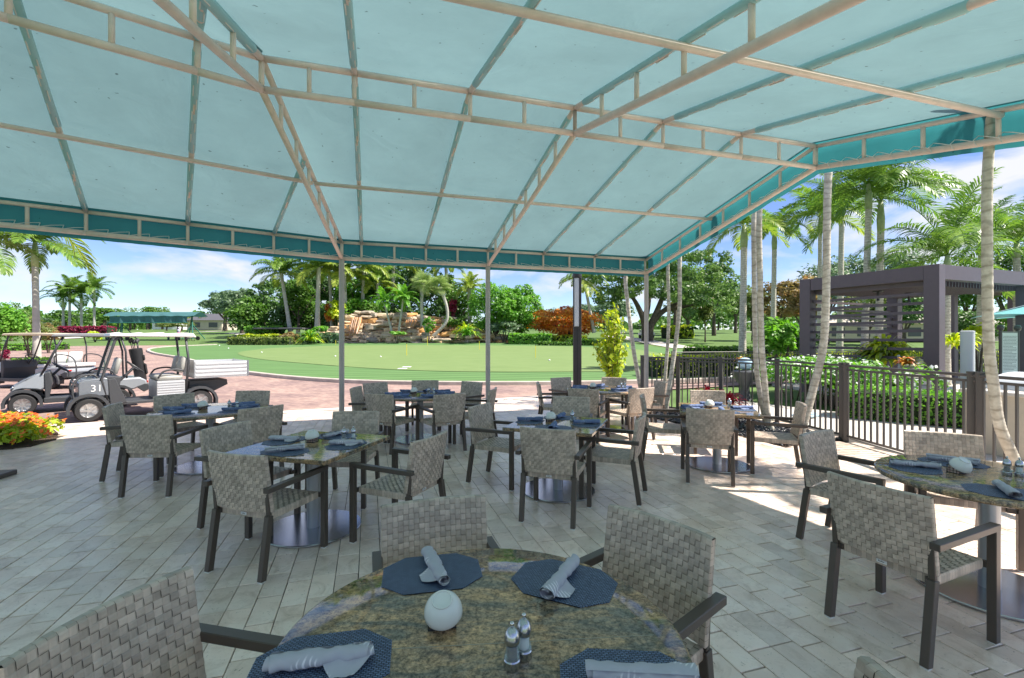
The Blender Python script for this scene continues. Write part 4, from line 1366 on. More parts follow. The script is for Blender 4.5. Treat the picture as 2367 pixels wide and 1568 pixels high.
T8 = square_table(2.68, 6.08, .93, R(-19), 'square granite table near the palm trunks, its base plate half in sun', GT_)
for a in ((2.24, 5.26, .31, .95, 'woven armchair in front of the square table near the palms, back to us'),
          (3.01, 7.16, -.21, -.98, 'sunlit woven armchair behind the square table near the palms, before the red plant'),
          (1.83, 6.50, .96, -.27, 'woven armchair at the left of the square table near the palms, edge on'),
          (3.55, 5.70, -.92, .38, 'sunlit woven armchair at the right of the square table near the palms, facing left')):
    chair(*a, GC)
set_places(T8, [(170, .31, 0, 'at the left side'), (258, .31, 75, 'at the front side'), (-10, .31, 2, 'at the right side'), (80, .31, -20, 'at the back')], 'square table near the palms', True, 2)
caddy_and_bowl(2.60, 6.15, .2, 'wire sugar caddy on the square table near the palms', 'white bowl upturned on the caddy of the square table near the palms', .1)
mills(2.86, 6.1, 'pepper mill on the square table near the palms', 'salt mill just behind the pepper mill of the square table near the palms', dx=.01, dy=.05)
# ------------------------------------------------------------------ carts (front along +y)
def wheel(root, x, y, r=.235, w=.19, spokes=8, out=1):
    o = MB()
    rx = Matrix.Rotation(R(90) * out, 3, 'Y')
    o.lathe([(r * .57, -w * .05), (r * .62, -w / 2), (r * .9, -w / 2), (r * .985, -w * .38), (r, -w * .2), (r, w * .2), (r * .985, w * .38), (r * .9, w / 2), (r * .62, w / 2), (r * .57, w * .05)], 28, (0, 0, 0), rx)
    t = o.build('wheel', M['rubber'], root, angle=40, loc=(x, y, r))
    m = MB()
    m.lathe([(r * .3, w * .20), (r * .56, w * .28), (r * .63, w * .46), (r * .60, w * .50), (r * .54, w * .36), (r * .2, w * .30), (r * .001, w * .30)], 26, (0, 0, 0), rx)
    for i in range(spokes):
        a = 2 * math.pi * i / spokes
        p = Vector((0, math.cos(a), math.sin(a)))
        m.bar(p * r * .10 + Vector((out * w * .40, 0, 0)), p * r * .57 + Vector((out * w * .44, 0, 0)), .030, .022, up=(1, 0, 0))
    m.lathe([(r * .16, w * .3), (r * .16, w * .47), (r * .001, w * .48)], 12, (0, 0, 0), rx)
    m.build('rim', M['rim'], t, angle=40)
def steering(root, c, base, r=.19):
    c, base = Vector(c), Vector(base)
    d = (c - base).normalized()
    rot = rotto(d)
    o = MB().tube([c + rot @ Vector((r * math.cos(a), r * math.sin(a), 0)) for a in [2 * math.pi * i / 22 for i in range(22)]], .015, 7, closed=True)
    o.tube([base, c], .028, 8)
    for a in (R(30), R(150), R(270)): o.tube([c - d * .03, c + rot @ Vector((r * math.cos(a), r * math.sin(a), 0))], .013, 6)
    o.build('steering_wheel', M['cart_dark'], root, angle=50)
def arch(y0, r, z0=.24, n=10, a0=-12, a1=192):
    return [(y0 + r * math.cos(R(a0 + (a1 - a0) * i / n)), z0 + r * math.sin(R(a0 + (a1 - a0) * i / n))) for i in range(n + 1)]
def rim_fender(root, x0, x1, y0, r, name='fender'):
    o = arch(y0, r + .055); i_ = arch(y0, r)
    m = MB()
    for k in range(len(o) - 1):
        m.prism([o[k], o[k + 1], i_[k + 1], i_[k]], x0, x1)
    m.build(name, M['cart_dark'], root, angle=30)
def golf_cart(loc, rz, label, roof, roofz=1.83, bag=False, seat='seat_vinyl', rear='cart_grey', group='carts parked on the brick drive', wb=1.66, flip=False):
    root = thing('golf_cart', label, 'golf cart', loc, rz, group)
    fy, ry = wb / 2, -wb / 2
    for y in (fy, ry):
        for s in (-1, 1): wheel(root, s * .50, y, out=s)
    # nose: painted cowl over dark fenders
    MB().prism([(fy + .20, .48), (fy + .20, .56), (fy + .14, .67), (fy - .06, .81), (fy - .28, .93), (fy - .36, .92), (fy - .36, .60), (fy - .30, .52), (fy - .22, .56), (fy, .58), (fy + .10, .55)], -.50, .50).taper(fy - .1, fy + .22, .66).build('front_cowl', M['cart_grey'], root, bevel=.035, angle=40)
    for s in (-1, 1): rim_fender(root, s * .38, s * .60, fy, .275)
    MB().prism([(fy + .20, .30), (fy + .21, .47), (fy + .17, .50), (fy - .30, .50), (fy - .40, .34)], -.36, .36).taper(fy - .1, fy + .22, .8).build('bumper', M['cart_dark'], root, bevel=.02)
    MB().prism([(fy - .36, .30), (fy - .34, .93), (fy - .44, .96), (fy - .48, .70), (fy - .42, .30)], -.52, .52).build('dashboard', M['cart_dark'], root, bevel=.02)
    for s in (-1, 1):
        MB().lathe([(.06, 0), (.06, .02), (.045, .03)], 14, (s * .36, fy + .16, .60), Matrix.Rotation(R(-60), 3, 'X')).build('headlight', M['chrome'], root, smooth=True)
    MB().box((0, (fy + ry) / 2 + .12, .285), (1.04, wb - .35, .07)).build('floor', M['cart_dark'], root, bevel=.015)
    for s in (-1, 1):
        MB().prism([(fy - .34, .24), (fy - .34, .36), (ry + .40, .34), (ry + .40, .24)], s * .50, s * .56).build('sill', M['cart_dark'], root, bevel=.01)
    # seat box and tail
    MB().prism([(ry + .62, .32), (ry + .62, .66), (ry + .50, .70), (ry - .42, .74), (ry - .55, .66), (ry - .57, .52), (ry - .40, .50), (ry - .30, .44), (ry + .30, .50), (ry + .36, .32)], -.54, .54).build('rear_body', M[rear], root, bevel=.03, angle=40)
    for s in (-1, 1): rim_fender(root, s * .40, s * .60, ry, .28)
    MB().prism([(ry - .50, .36), (ry - .60, .42), (ry - .61, .56), (ry - .52, .58), (ry - .34, .50)], -.55, .55).build('rear_bumper', M['cart_dark'], root, bevel=.015)
    for s in (-1, 1): MB().box((s * .44, ry - .575, .62), (.14, .03, .05), ch=.008).build('tail_light', M['red'], root)
    MB().box((0, ry + .36, .76), (.98, .54, .13), ch=.04).build('seat', M[seat], root, angle=50)
    rot = Matrix.Rotation(R(14), 3, 'X')
    for s in (-1, 1): MB().box((s * .26, ry + .02, 1.03), (.46, .10, .42), rot, ch=.035).build('seat_back', M[seat], root, angle=50)
    for s in (-1, 1):
        MB().tube(smooth_line([(s * .52, ry + .08, .78), (s * .53, ry + .12, .92), (s * .53, ry + .30, .97), (s * .53, ry + .50, .90), (s * .52, ry + .58, .78)], 4), .019, 8).build('arm_rail', M['cart_dark'], root, smooth=True)
        MB().tube([(s * .50, fy - .30, .90), (s * .52, fy - .52, roofz - .35), (s * .50, fy - .66, roofz - .03)], .022, 8).build('roof_post', M['cart_dark'], root, smooth=True)
        MB().tube([(s * .50, ry - .16, .72), (s * .51, ry - .14, roofz - .40), (s * .50, ry - .05, roofz - .03)], .022, 8).build('roof_post', M['cart_dark'], root, smooth=True)
    steering(root, (.24, fy - .62, 1.02), (.24, fy - .30, .62))
    yf, yr = fy - .50, ry - .36
    n = 10
    MB().prism([(yf + .05, roofz - .03)] + [(yf + (yr - yf) * i / n, roofz + .055 * math.sin(math.pi * min(1, .12 + i / n * .8)) ** .6) for i in range(n + 1)] + [(yr - .03, roofz - .03)], -.58, .58).build('roof', M[roof], root, bevel=.02, angle=40)
    if flip:
        MB().box((0, ry - .36, .80), (.96, .46, .12), ch=.035).build('rear_seat', M['cart_white'], root, angle=50)
        for s in (-1, 1): MB().tube(smooth_line([(s * .48, ry - .06, .80), (s * .50, ry - .10, 1.12), (s * .50, ry - .62, 1.12), (s * .50, ry - .86, .92), (s * .48, ry - .88, .30)], 4), .02, 8).build('rear_grab_bar', M['cart_dark'], root, smooth=True)
        MB().box((0, ry - .74, .30), (.9, .36, .04), ch=.01).build('foot_plate', M['cart_white'], root)
    if bag:
        b = thing('golf_bag', 'black golf bag strapped upright on the back of the silver cart', 'golf bag')
        b.location = Matrix.Rotation(rz, 3, 'Z') @ Vector((-.16, ry - .48, .60)) + Vector(loc); b.rotation_euler = (R(-8), 0, rz)
        MB().lathe([(.11, 0), (.125, .05), (.125, .55), (.14, .72), (.145, .86), (.12, .88)], 16).build('bag_body', M['bag'], b, angle=40)
        MB().box((0, -.13, .32), (.18, .07, .30), ch=.03).build('pocket', M['bag'], b)
        MB().box((0, -.13, .62), (.16, .06, .16), ch=.025).build('pocket', M['bag'], b)
        for i in range(5):
            a = i * 1.25; MB().tube([(.06 * math.cos(a), .06 * math.sin(a), .8), (.08 * math.cos(a), .08 * math.sin(a), 1.02 + .03 * (i % 3))], .010, 5).lathe([(.02, 0), (.035, .03), (.03, .09), (.01, .11)], 8, (.085 * math.cos(a), .085 * math.sin(a), 1.0 + .03 * (i % 3))).build('club', M['cart_dark'], b, smooth=True)
    return root
def head(fx, fy): return math.atan2(-fx, fy)
ZG = float(zt(-9, 10)) + .012
ca = P(52, 960, ZG); cb = ca + Vector((.72, .69, 0)) * 1.66
mid = (ca + cb) / 2
h = Vector((ca.x - cb.x, ca.y - cb.y, 0)).normalized()
s_ = Vector((-h.y, h.x, 0))          # left of travel; the near side faces the camera
nearside = -s_ if s_.dot(Vector((0, -1, 0))) < 0 else s_
c0 = mid - nearside * .50
golf_cart((c0.x, c0.y, ZG), head(h.x, h.y), 'silver grey golf cart with grey roof, parked nose left on the brick drive', 'cart_greyroof', bag=True, wb=(ca - cb).length, roofz=1.80)
golf_cart((-16.6, 16.3, float(zt(-16, 16)) + .012), head(-1, .10), 'golf cart with cream roof and white rear seat, behind the silver cart', 'cart_cream', wb=2.3, flip=True, seat='cart_white', roofz=1.84)

def utility_cart(loc, rz):
    root = thing('utility_cart', 'slate grey utility cart with white roof, number 31 and a ribbed metal cargo bed', 'utility cart', loc, rz, 'carts parked on the brick drive')
    wb = 1.95; fy, ry = wb / 2, -wb / 2
    for y, r in ((fy, .24), (ry, .26)):
        for s in (-1, 1): wheel(root, s * .50, y, r=r, w=.20, spokes=5, out=s)
    MB().prism([(fy + .16, .46), (fy + .16, .80), (fy + .08, .86), (fy - .26, .90), (fy - .36, .86), (fy - .36, .50)], -.50, .50).build('front_body', M['cart_slate'], root, bevel=.02, angle=40)
    for s in (-1, 1):
        o = MB().box((s * .515, fy - .08, .68), (.02, .46, .30), ch=.004).build('side_panel', M['cart_slate'], root)
        rim_fender(root, s * .38, s * .60, fy, .29)
        MB().prism([(fy - .34, .32), (fy - .30, .86), (fy - .42, .88), (fy - .62, .34)], s * .42, s * .54).build('leg_shield', M['cart_dark'], root, bevel=.01)
    # number on the panel facing the terrace
    cu = bpy.data.curves.new('number', 'FONT'); cu.body = '31'; cu.size = .20; cu.extrude = .003
    cu.align_x = 'CENTER'; cu.align_y = 'CENTER'
    tmp = bpy.data.objects.new('number', cu); COL.objects.link(tmp)
    bpy.context.view_layer.update()
    me = bpy.data.meshes.new_from_object(tmp.evaluated_get(bpy.context.evaluated_depsgraph_get()))
    bpy.data.objects.remove(tmp)
    UTIL_SIDE = SIDE
    rot = Matrix(((0, 0, UTIL_SIDE), (UTIL_SIDE, 0, 0), (0, 1, 0)))
    link('number', me, M['white'], root, (UTIL_SIDE * .529, fy - .12, .68), rot.to_euler())
    # brush guard on the nose
    g = MB()
    for s in (-1, 1):
        g.tube(smooth_line([(s * .46, fy + .16, .42), (s * .47, fy + .23, .50), (s * .47, fy + .23, .78), (s * .44, fy + .12, .93), (s * .42, fy - .06, .97), (s * .42, fy - .16, .88)], 4), .02, 8)
    for z in (.48, .64, .80): g.tube([(-.47, fy + .23, z), (.47, fy + .23, z)], .018, 8)
    g.build('brush_guard', M['cart_dark'], root, smooth=True)
    MB().prism([(fy + .18, .38), (fy + .18, .47), (fy - .30, .47), (fy - .36, .38)], -.52, .52).build('bumper', M['cart_dark'], root, bevel=.01)
    MB().box((0, .25, .33), (1.06, 1.0, .06)).build('floor', M['cart_dark'], root, bevel=.01)
    # windscreen frame
    f = MB(); wsp = []
    for s in (-1, 1):
        pts = [(s * .50, fy - .30, .40), (s * .51, fy - .20, .86), (s * .52, fy - .42, 1.70), (s * .50, fy - .50, 1.78)]
        MB().tube(pts, .026, 8).build('windscreen_post', M['cart_dark'], root, smooth=True)
    MB().bar((-.5, fy - .47, 1.74), (.5, fy - .47, 1.74), .05, .05).build('windscreen_frame', M['cart_dark'], root)
    w = MB(); w.add([(-.49, fy - .215, .92), (.49, fy - .215, .92), (.49, fy - .445, 1.72), (-.49, fy - .445, 1.72), (-.49, fy - .220, .92), (.49, fy - .220, .92), (.49, fy - .450, 1.72), (-.49, fy - .450, 1.72)], [(0, 1, 2, 3), (7, 6, 5, 4)])
    w.build('windscreen', M['glass'], root)
    MB().prism([(fy - .30, .80), (fy - .28, .92), (fy - .52, .90), (fy - .50, .70)], -.5, .5).build('dashboard', M['cart_dark'], root, bevel=.01)
    steering(root, (UTIL_SIDE * .24, fy - .78, 1.10), (UTIL_SIDE * .24, fy - .36, .62), .20)
    # bench over a ribbed metal box
    b = MB().box((0, -.42, .56), (1.10, .52, .42))
    b.build('seat_box', M['alu'], root)
    rb = MB().box((0, 0, 0), (.012, .50, .018)).mesh('rib', M['alu'])
    for s in (-1, 1):
        for i in range(7): link('rib', rb, None, root, (s * .556, -.42, .40 + i * .055))
    MB().box((0, -.40, .83), (1.04, .50, .12), ch=.04).build('seat', M['seat_vinyl'], root, angle=50)
    rot = Matrix.Rotation(R(12), 3, 'X')
    for s in (-1, 1):
        MB().box((s * .27, -.66, 1.12), (.46, .10, .38), rot, ch=.035).build('seat_back', M['seat_vinyl'], root, angle=50)
        MB().tube(smooth_line([(s * .54, -.66, .98), (s * .55, -.52, 1.02), (s * .55, -.28, .98), (s * .54, -.18, .84)], 4), .02, 8).build('arm_rail', M['cart_dark'], root, smooth=True)
        MB().tube([(s * .52, -.70, .42), (s * .52, -.76, 1.20), (s * .51, -.70, 1.78)], .026, 8).build('roof_post', M['cart_dark'], root, smooth=True)
    # cargo bed with corrugated sides
    y0, y1, z0, z1 = -.86, -1.98, .80, 1.18
    for s in (-1, 1):
        q = MB(); q.box((s * .60, (y0 + y1) / 2, (z0 + z1) / 2), (.02, y0 - y1, z1 - z0)); o = q.build('bed_side', M['alu'], root)
        for i in range(4):
            MB().bar((s * .613, y0 - .02, z0 + .05 + i * .092), (s * .613, y1 + .02, z0 + .05 + i * .092), .022, .05, ch=.008).build('rib', M['alu'], o)
        MB().box((s * .60, y1 - .012, (z0 + z1) / 2), (.05, .03, z1 - z0 + .02)).build('corner_strap', M['column'], root)
    MB().box((0, y1, (z0 + z1) / 2), (1.18, .02, z1 - z0)).build('tailgate', M['alu'], root)
    MB().box((0, y0, (z0 + z1) / 2 + .02), (1.18, .02, z1 - z0 + .04)).build('bed_front', M['alu'], root)
    MB().box((0, (y0 + y1) / 2, z0), (1.18, y0 - y1, .02)).build('bed_floor', M['alu'], root)
    MB().prism([(-.80, .40), (-.80, .72), (ry - .60, .72), (ry - .62, .60), (ry - .30, .44)], -.40, .40).build('chassis', M['cart_dark'], root)
    for s in (-1, 1): rim_fender(root, s * .40, s * .63, ry, .31)
    # white roof, lumpy cover over its rear edge
    n = 12; r = MB()
    ya, yb = fy - .34, -.84
    r.prism([(ya + .03, 1.775)] + [(ya + (yb - ya) * i / n, 1.845 + .018 * math.sin(i * 2.1) + (.03 if i == n - 1 else 0)) for i in range(n + 1)] + [(yb - .06, 1.755), (yb - .01, 1.765)], -.60, .60)
    r.build('roof', M['cart_white'], root, bevel=.015, angle=50)
    return root
ua, ub = P(205, 975, ZG), P(470, 950, ZG)
h = Vector((ua.x - ub.x, ua.y - ub.y, 0)).normalized()
s_ = Vector((h.y, -h.x, 0))       # right of travel in world
SIDE = 1 if s_.dot(Vector((.6, -1, 0))) > 0 else -1
near = s_ * SIDE
c0 = ua - h * (1.95 / 2) - near * .50
utility_cart((c0.x, c0.y, ZG), head(h.x, h.y))
# another cart a long way off under the oak, on the path
def far_cart(x, y, lab, rz):
    root = thing('golf_cart', lab, 'golf cart', (x, y, float(zt(x, y)) + .05), rz)
    for sx in (-.5, .5):
        for yy in (-.8, .8): MB().lathe([(.23, -.09), (.23, .09)], 12, (sx, yy, .23), Matrix.Rotation(R(90), 3, 'Y')).build('wheel', M['rubber'], root)
    MB().prism([(1.2, .4), (1.15, .75), (.6, .95), (.5, .35), (-.3, .35), (-.35, .72), (-1.2, .74), (-1.25, .4)], -.55, .55).build('body', M['cart_white'], root)
    MB().box((0, -.1, 1.82), (1.15, 2.0, .07)).build('roof', M['cart_white'], root)
    for sx in (-.5, .5):
        for yy in (-.95, .6): MB().tube([(sx, yy, .75), (sx, yy * .95, 1.8)], .03, 6).build('roof_post', M['cart_dark'], root)
    MB().box((0, -.55, .95), (1.0, .5, .4)).build('seat', M['seat_vinyl'], root)
p = GX(1494, 66); far_cart(p.x, p.y, 'white golf cart far off on the path under the big oak', R(200))

# ------------------------------------------------------------------ lamp column
lp = (1.83, 13.05)
L_ = thing('lamp_column', 'tall dark lamp column with a frosted panel, standing between table and putting green', 'lamp post', (*lp, -.02), R(-6))
MB().box((0, 0, 1.02), (.232, .20, 2.0), ch=.02).build('lower_shaft', M['lamp'], L_)
MB().box((.085, -.02, 2.70), (.06, .17, 1.36), ch=.01).build('side_fin', M['lamp'], L_)
MB().box((-.106, -.02, 2.70), (.022, .17, 1.36), ch=.004).build('side_fin', M['lamp'], L_)
MB().box((-.02, 0, 2.70), (.145, .17, 1.36), ch=.012).build('lens', M['lens'], L_)
MB().lathe([(.124, 3.38), (.13, 3.40), (.13, 3.52), (.118, 3.55)], 20).build('cap', M['lamp'], L_, angle=40)
MB().box((0, -.101, 1.02), (.02, .01, 1.9)).build('groove', M['rubber'], L_)

# ------------------------------------------------------------------ pergolas by the pool
def pergola(c, ax, ay, W_, D_, H, label, side=True):
    """c: near corner post centre; ax along the lit front, ay along the shaded side"""
    ax, ay = Vector((*ax, 0)).normalized(), Vector((*ay, 0)).normalized()
    rz = math.atan2(ax.y, ax.x)
    root = thing('pergola', label, 'pergola', (c[0], c[1], 0), rz)
    i = Matrix.Rotation(-rz, 3, 'Z')
    X = Vector((1, 0, 0)); Y = i @ ay
    rot = Matrix.Rotation(math.atan2(Y.y, Y.x) - R(90), 3, 'Z')
    m = M['pergola']
    for a, b in ((0, 0), (W_, 0), (0, D_), (W_, D_)):
        q = X * a + Y * b
        MB().box((q.x, q.y, H / 2), (.30, .32, H), rot, ch=.006).build('post', m, root)
    bh = .36
    for b in (0, D_): MB().bar(X * .15 + Y * b + Vector((0, 0, H - bh / 2)), X * (W_ - .15) + Y * b + Vector((0, 0, H - bh / 2)), .10 if b else .26, bh).build('beam', m, root)
    for a in (0, W_): MB().bar(X * a + Y * .17 + Vector((0, 0, H - bh / 2 - .002)), X * a + Y * (D_ - .17) + Vector((0, 0, H - bh / 2 - .002)), .26, bh).build('beam', m, root)
    lv = MB().bar(Y * .15, Y * (D_ - .15), .05, .13).mesh('roof_slat', m)
    n = int(W_ / .135)
    for k in range(1, n): link('roof_slat', lv, None, root, (W_ * k / n, 0, H - bh - .06))
    if side:
        for k in range(8):
            z = H - bh - .34 - k * .235
            MB().bar(X * .02 + Y * .17 + Vector((0, 0, z)), X * .02 + Y * (D_ - .17) + Vector((0, 0, z)), .04, .075).build('side_slat', m, root)
            if k < 6: MB().bar(X * .16 + Y * D_ + Vector((0, 0, z)), X * (W_ - .16) + Y * D_ + Vector((0, 0, z)), .04, .07).build('back_slat', m, root)
        for a in (.5, 1.9):
            q = X * (a + .1) + Y * (D_ * .5)
            MB().tube([(q.x, q.y, H - bh - .13), (q.x, q.y, H - bh - .40)], .035, 8).lathe([(.11, -.02), (.13, 0), (.13, .03)], 12, (q.x, q.y, H - bh - .13)).build('fan_light', M['lamp'], root)
    return root
pergola((10.55, 11.62), (.935, .355), (-.43, .90), 4.2, 3.15, 3.50, 'plum grey slatted pergola over the lounge chair by the pool')
pergola((19.6, 16.4), (.95, .31), (-.43, .90), 4.2, 3.2, 4.0, 'second plum grey pergola, only its beam showing at the right edge', side=False)

# ------------------------------------------------------------------ pool side furniture
gc = thing('grey_cylinder', 'pale grey upright cylinder standing before the lounge chair', 'column', (10.48, 10.70, 0))
MB().tube([(0, 0, 0), (0, 0, 1.80)], .125, 24).build('tube', M['grey_col'], gc, angle=40)
MB().lathe([(.128, 1.80), (.128, 1.83), (.10, 1.84)], 24).build('cap', M['grey_col'], gc, angle=40)
lc = thing('lounge_chair', 'white slatted lounge chair with raised back under the pergola', 'lounge chair', (10.9, 12.3, 0), R(120))
sl = MB().box((0, 0, 0), (.66, .075, .022), ch=.004).mesh('slat', M['lounge'])
for k in range(12): link('slat', sl, None, lc, (0, -.95 + k * .095, .36))
for k in range(9):
    t = .08 + k * .095; link('slat', sl, None, lc, (0, .20 + t * .50, .38 + t * .86), (R(60), 0, 0))
for s in (-1, 1):
    MB().bar((s * .30, -1.0, .32), (s * .30, .85, .32), .05, .07).build('side_rail', M['lounge'], lc)
    MB().bar((s * .30, .2, .36), (s * .30, .70, 1.22), .05, .05).build('back_rail', M['lounge'], lc)
    for y in (-.9, .7): MB().box((s * .30, y, .15), (.06, .07, .30)).build('leg', M['lounge'], lc)
MB().bar((-.3, .62, .32), (-.3, .66, 1.10), .04, .04).bar((-.32, .64, 1.05), (.32, .64, 1.05), .04, .04).bar((.3, .62, .32), (.3, .66, 1.10), .04, .04).build('back_prop', M['lounge'], lc)
sb = thing('notice_board', 'white notice board with close lines of small print on a dark frame by the pool', 'sign', (12.72, 11.9, 0), R(20))
for s in (-1, 1):
    MB().tube([(s * .38, 0, 0), (s * .38, 0, 1.86)], .035, 10).lathe([(.0, 1.84), (.06, 1.88), (.075, 1.94), (.05, 2.0), (.0, 2.01)], 12, (s * .38, 0, 0)).build('post', M['black_metal'], sb, angle=50)
MB().box((0, 0, 1.28), (.74, .03, 1.06), ch=.004).build('board', M['sign'], sb)
MB().bar((-.4, 0, 1.83), (.4, 0, 1.83), .04, .03).build('top_bar', M['black_metal'], sb)
tx = MB(); rr = random.Random(5)
for k in range(24):
    x = -.30 + rr.uniform(0, .02); z = 1.72 - k * .037
    while x < .28 - (rr.random() * .25 if k % 4 == 3 else 0):
        w = rr.uniform(.018, .065)
        tx.box((min(x + w / 2, .31), -.0165, z), (min(w, .31 - x + .0), .001, .011)); x += w + .012
tx.build('print', M['ink'], sb)
um = thing('umbrella', 'aqua market umbrella cut by the right edge beyond the fence', 'umbrella', (14.30, 11.2, 0))
MB().tube([(0, 0, 0), (0, 0, 3.0)], .03, 10).build('pole', M['grey_col'], um)
for k in range(8):
    a0, a1 = R(45 * k + 10), R(45 * k + 55)
    p0, p1 = Vector((2.35 * math.cos(a0), 2.35 * math.sin(a0), 2.22)), Vector((2.35 * math.cos(a1), 2.35 * math.sin(a1), 2.22))
    ap = Vector((0, 0, 2.95)); g = MB()
    def fn(s, t, p0=p0, p1=p1, ap=ap):
        q = p0.lerp(p1, s); q = ap.lerp(q, max(t, .02))
        q.z -= .05 * math.sin(math.pi * t); q.z += .05 * t * t * 4 * s * (1 - s)
        return q
    g.grid(fn, 6, 6); g.build('canopy_panel', M['umbrella'], um, smooth=True)
    MB().tube([ap - Vector((0, 0, .02)), p0 - Vector((0, 0, .02))], .010, 5).build('rib', M['grey_col'], um)
ck = thing('counter', 'cream outdoor counter with a rounded pale lid behind the right palm trunk', 'counter', (6.85, 6.6, 0), R(14))
MB().box((.9, 0, .43), (1.8, .7, .86)).build('cabinet', M['wall'], ck)
MB().box((.9, 0, .885), (1.9, .8, .05), ch=.01).build('top', M['concrete'], ck)
ld = MB(); ld.grid(lambda s, t: Vector((.95 + .62 * math.cos(math.pi * s) * 1, -.30 + .60 * t, .91 + .24 * math.sin(math.pi * s))), 16, 3)
ld.build('lid', M['grey_col'], ck, smooth=True)
pt = thing('potted_bromeliad', 'white slatted planter box with a red and yellow bromeliad beside the pergola post', 'potted plant', (9.75, 11.35, 0))
for k in range(6):
    w = .44 + .016 * k
    for s in (-1, 1):
        MB().box((0, s * w / 2, .08 + k * .105), (w, .02, .088), ch=.004).build('slat', M['pot'], pt)
        MB().box((s * w / 2, 0, .08 + k * .105), (.02, w - .03, .088), ch=.004).build('slat', M['pot'], pt)
MB().box((0, 0, .32), (.40, .40, .6)).build('soil', M['mulch'], pt)
for k, s in enumerate((1,)):
    hs = thing('rolled_hose', 'dark garden hose lying coiled beside the planter box', 'hose', (9.3, 10.95, 0))
    MB().tube([(.22 * math.cos(a) * (1 + .05 * math.sin(5 * a)), .22 * math.sin(a), .05 + .012 * a) for a in [i * .35 for i in range(48)]], .014, 6).build('coil', M['rubber'], hs, smooth=True)
jug = thing('water_globe', 'pale blue and white rounded object beside the palm beyond the fence', 'globe', tuple(W(1722, 842, 12.5)))
MB().lathe([(.10, -.14), (.17, -.08), (.19, .02), (.15, .13), (.06, .17), (.01, .175)], 18).build('globe', M['bluewhite'], jug, smooth=True)
MB().lathe([(.20, -.98), (.14, -.90), (.11, -.6), (.30, -.30), (.33, -.20), (.26, -.17), (.05, -.15)], 18).build('urn', M['cart_dark'], jug, angle=40)
tw = thing('folded_towel', 'pale blue towel lying on the ground behind the fence pickets', 'towel', (6.15, 9.75, .0), R(30))
MB().box((0, 0, .05), (.5, .3, .05), ch=.015).box((.05, .02, .09), (.4, .26, .04), ch=.015).build('cloth', M['bluewhite'], tw)
bx = thing('parasol_stand', 'dark square metal stand cut by the left edge of the terrace', 'stand', (-6.22, 5.45, .0), R(10))
MB().box((0, 0, .03), (.42, .42, .055), ch=.008).build('plate', M['frame'], bx)
MB().tube([(0, 0, .05), (0, 0, .22)], .03, 10).build('socket', M['frame'], bx)

# ------------------------------------------------------------------ black pebbles
def pebbles():
    g = MB(); g.plate(BED, -.06, -.006); tag(g.build('pebble_bed', M['mulch']), kind='structure')
    b = MB(); rng = random.Random(2); n = 0
    ico = bmesh.new(); bmesh.ops.create_icosphere(ico, subdivisions=1, radius=1)
    V = [v.co.copy() for v in ico.verts]; FS = [tuple(v.index for v in f.verts) for f in ico.faces]; ico.free()
    while n < 1500:
        x, y = rng.uniform(2.7, 5.4), rng.uniform(7.1, 11.2)
        if not inside(BED, x, y): continue
        r = rng.uniform(.022, .045); m = Matrix.Rotation(rng.uniform(0, 6), 3, 'Z')
        b.add([m @ Vector((v.x * r * 1.3, v.y * r, v.z * r * .55)) + Vector((x, y, r * .3 + rng.uniform(0, .02))) for v in V], FS); n += 1
    tag(b.build('pebbles', M['pebble'], smooth=True), 'glossy black pebbles filling the bed round the palm trunks', 'pebbles', kind='stuff')
pebbles()
b = MB(); b.plate(FLOWERBED, -.05, .012); tag(b.build('flower_bed', M['mulch']), kind='structure')

# ------------------------------------------------------------------ putting green things
FL = [(940, 825, 797, 'thin yellow hole marker stick nearest the terrace, mid green'), (1108, 811, 790, 'yellow hole marker stick just left of the centre post'), (988, 801, 779, 'yellow hole marker stick below the thatch palms'), (1238, 830, 801, 'yellow hole marker stick right of the centre post'), (776, 800, 788, 'yellow hole marker stick left of the left post'), (645, 795, 776, 'yellow hole marker stick before the tiered hedges'), (1562, 826, 808, 'yellow hole marker stick behind the slim palm pair')]
for px, yb, yt, lb in FL:
    p = GT(px, yb); hgt = (yb - yt) * p.y / F
    f = thing('hole_marker', lb, 'golf flag', (p.x, p.y, p.z + .09), 0, 'hole markers on the putting green')
    MB().tube([(0, 0, 0), (0, 0, hgt)], .022, 6).build('stick', M['yellow'], f)
    MB().box((.0, 0, hgt + .02), (.06, .06, .10)).build('knob', M['ink'], f)
for px, py, lb in ((507, 802, 'white golf ball farthest left on the practice lawn'), (528, 809, 'white golf ball left of the tiered hedges, nearer of two'), (605, 818.5, 'white golf ball below the tiered hedges'), (880, 829.5, 'white golf ball right of the left awning post'), (775, 828, 'white golf ball just left of the left awning post'), (1270, 838, 'white golf ball left of the dark lamp column'), (1445, 849, 'white golf ball right of the yellow green shrub')):
    p = GT(px, py); o = MB().lathe([(.0, -.06), (.045, -.045), (.062, 0), (.045, .045), (.0, .06)], 12, (0, 0, 0)).build('golf_ball', M['ball'], None, smooth=True, loc=(p.x, p.y, p.z + .14))
    tag(o, lb, 'golf ball', 'balls on the practice green')
for px, py, lb in ((930, 857, 'nearer of the two flat white marker plates on the lawn'), (940, 853, 'farther of the two flat white marker plates on the lawn')):
    p = GT(px, py); o = MB().box((0, 0, 0), (.42, .42, .03), ch=.006).build('marker_plate', M['white'], None, loc=(p.x, p.y, p.z + .10)); tag(o, lb, 'marker plate', 'marker plates on the lawn')
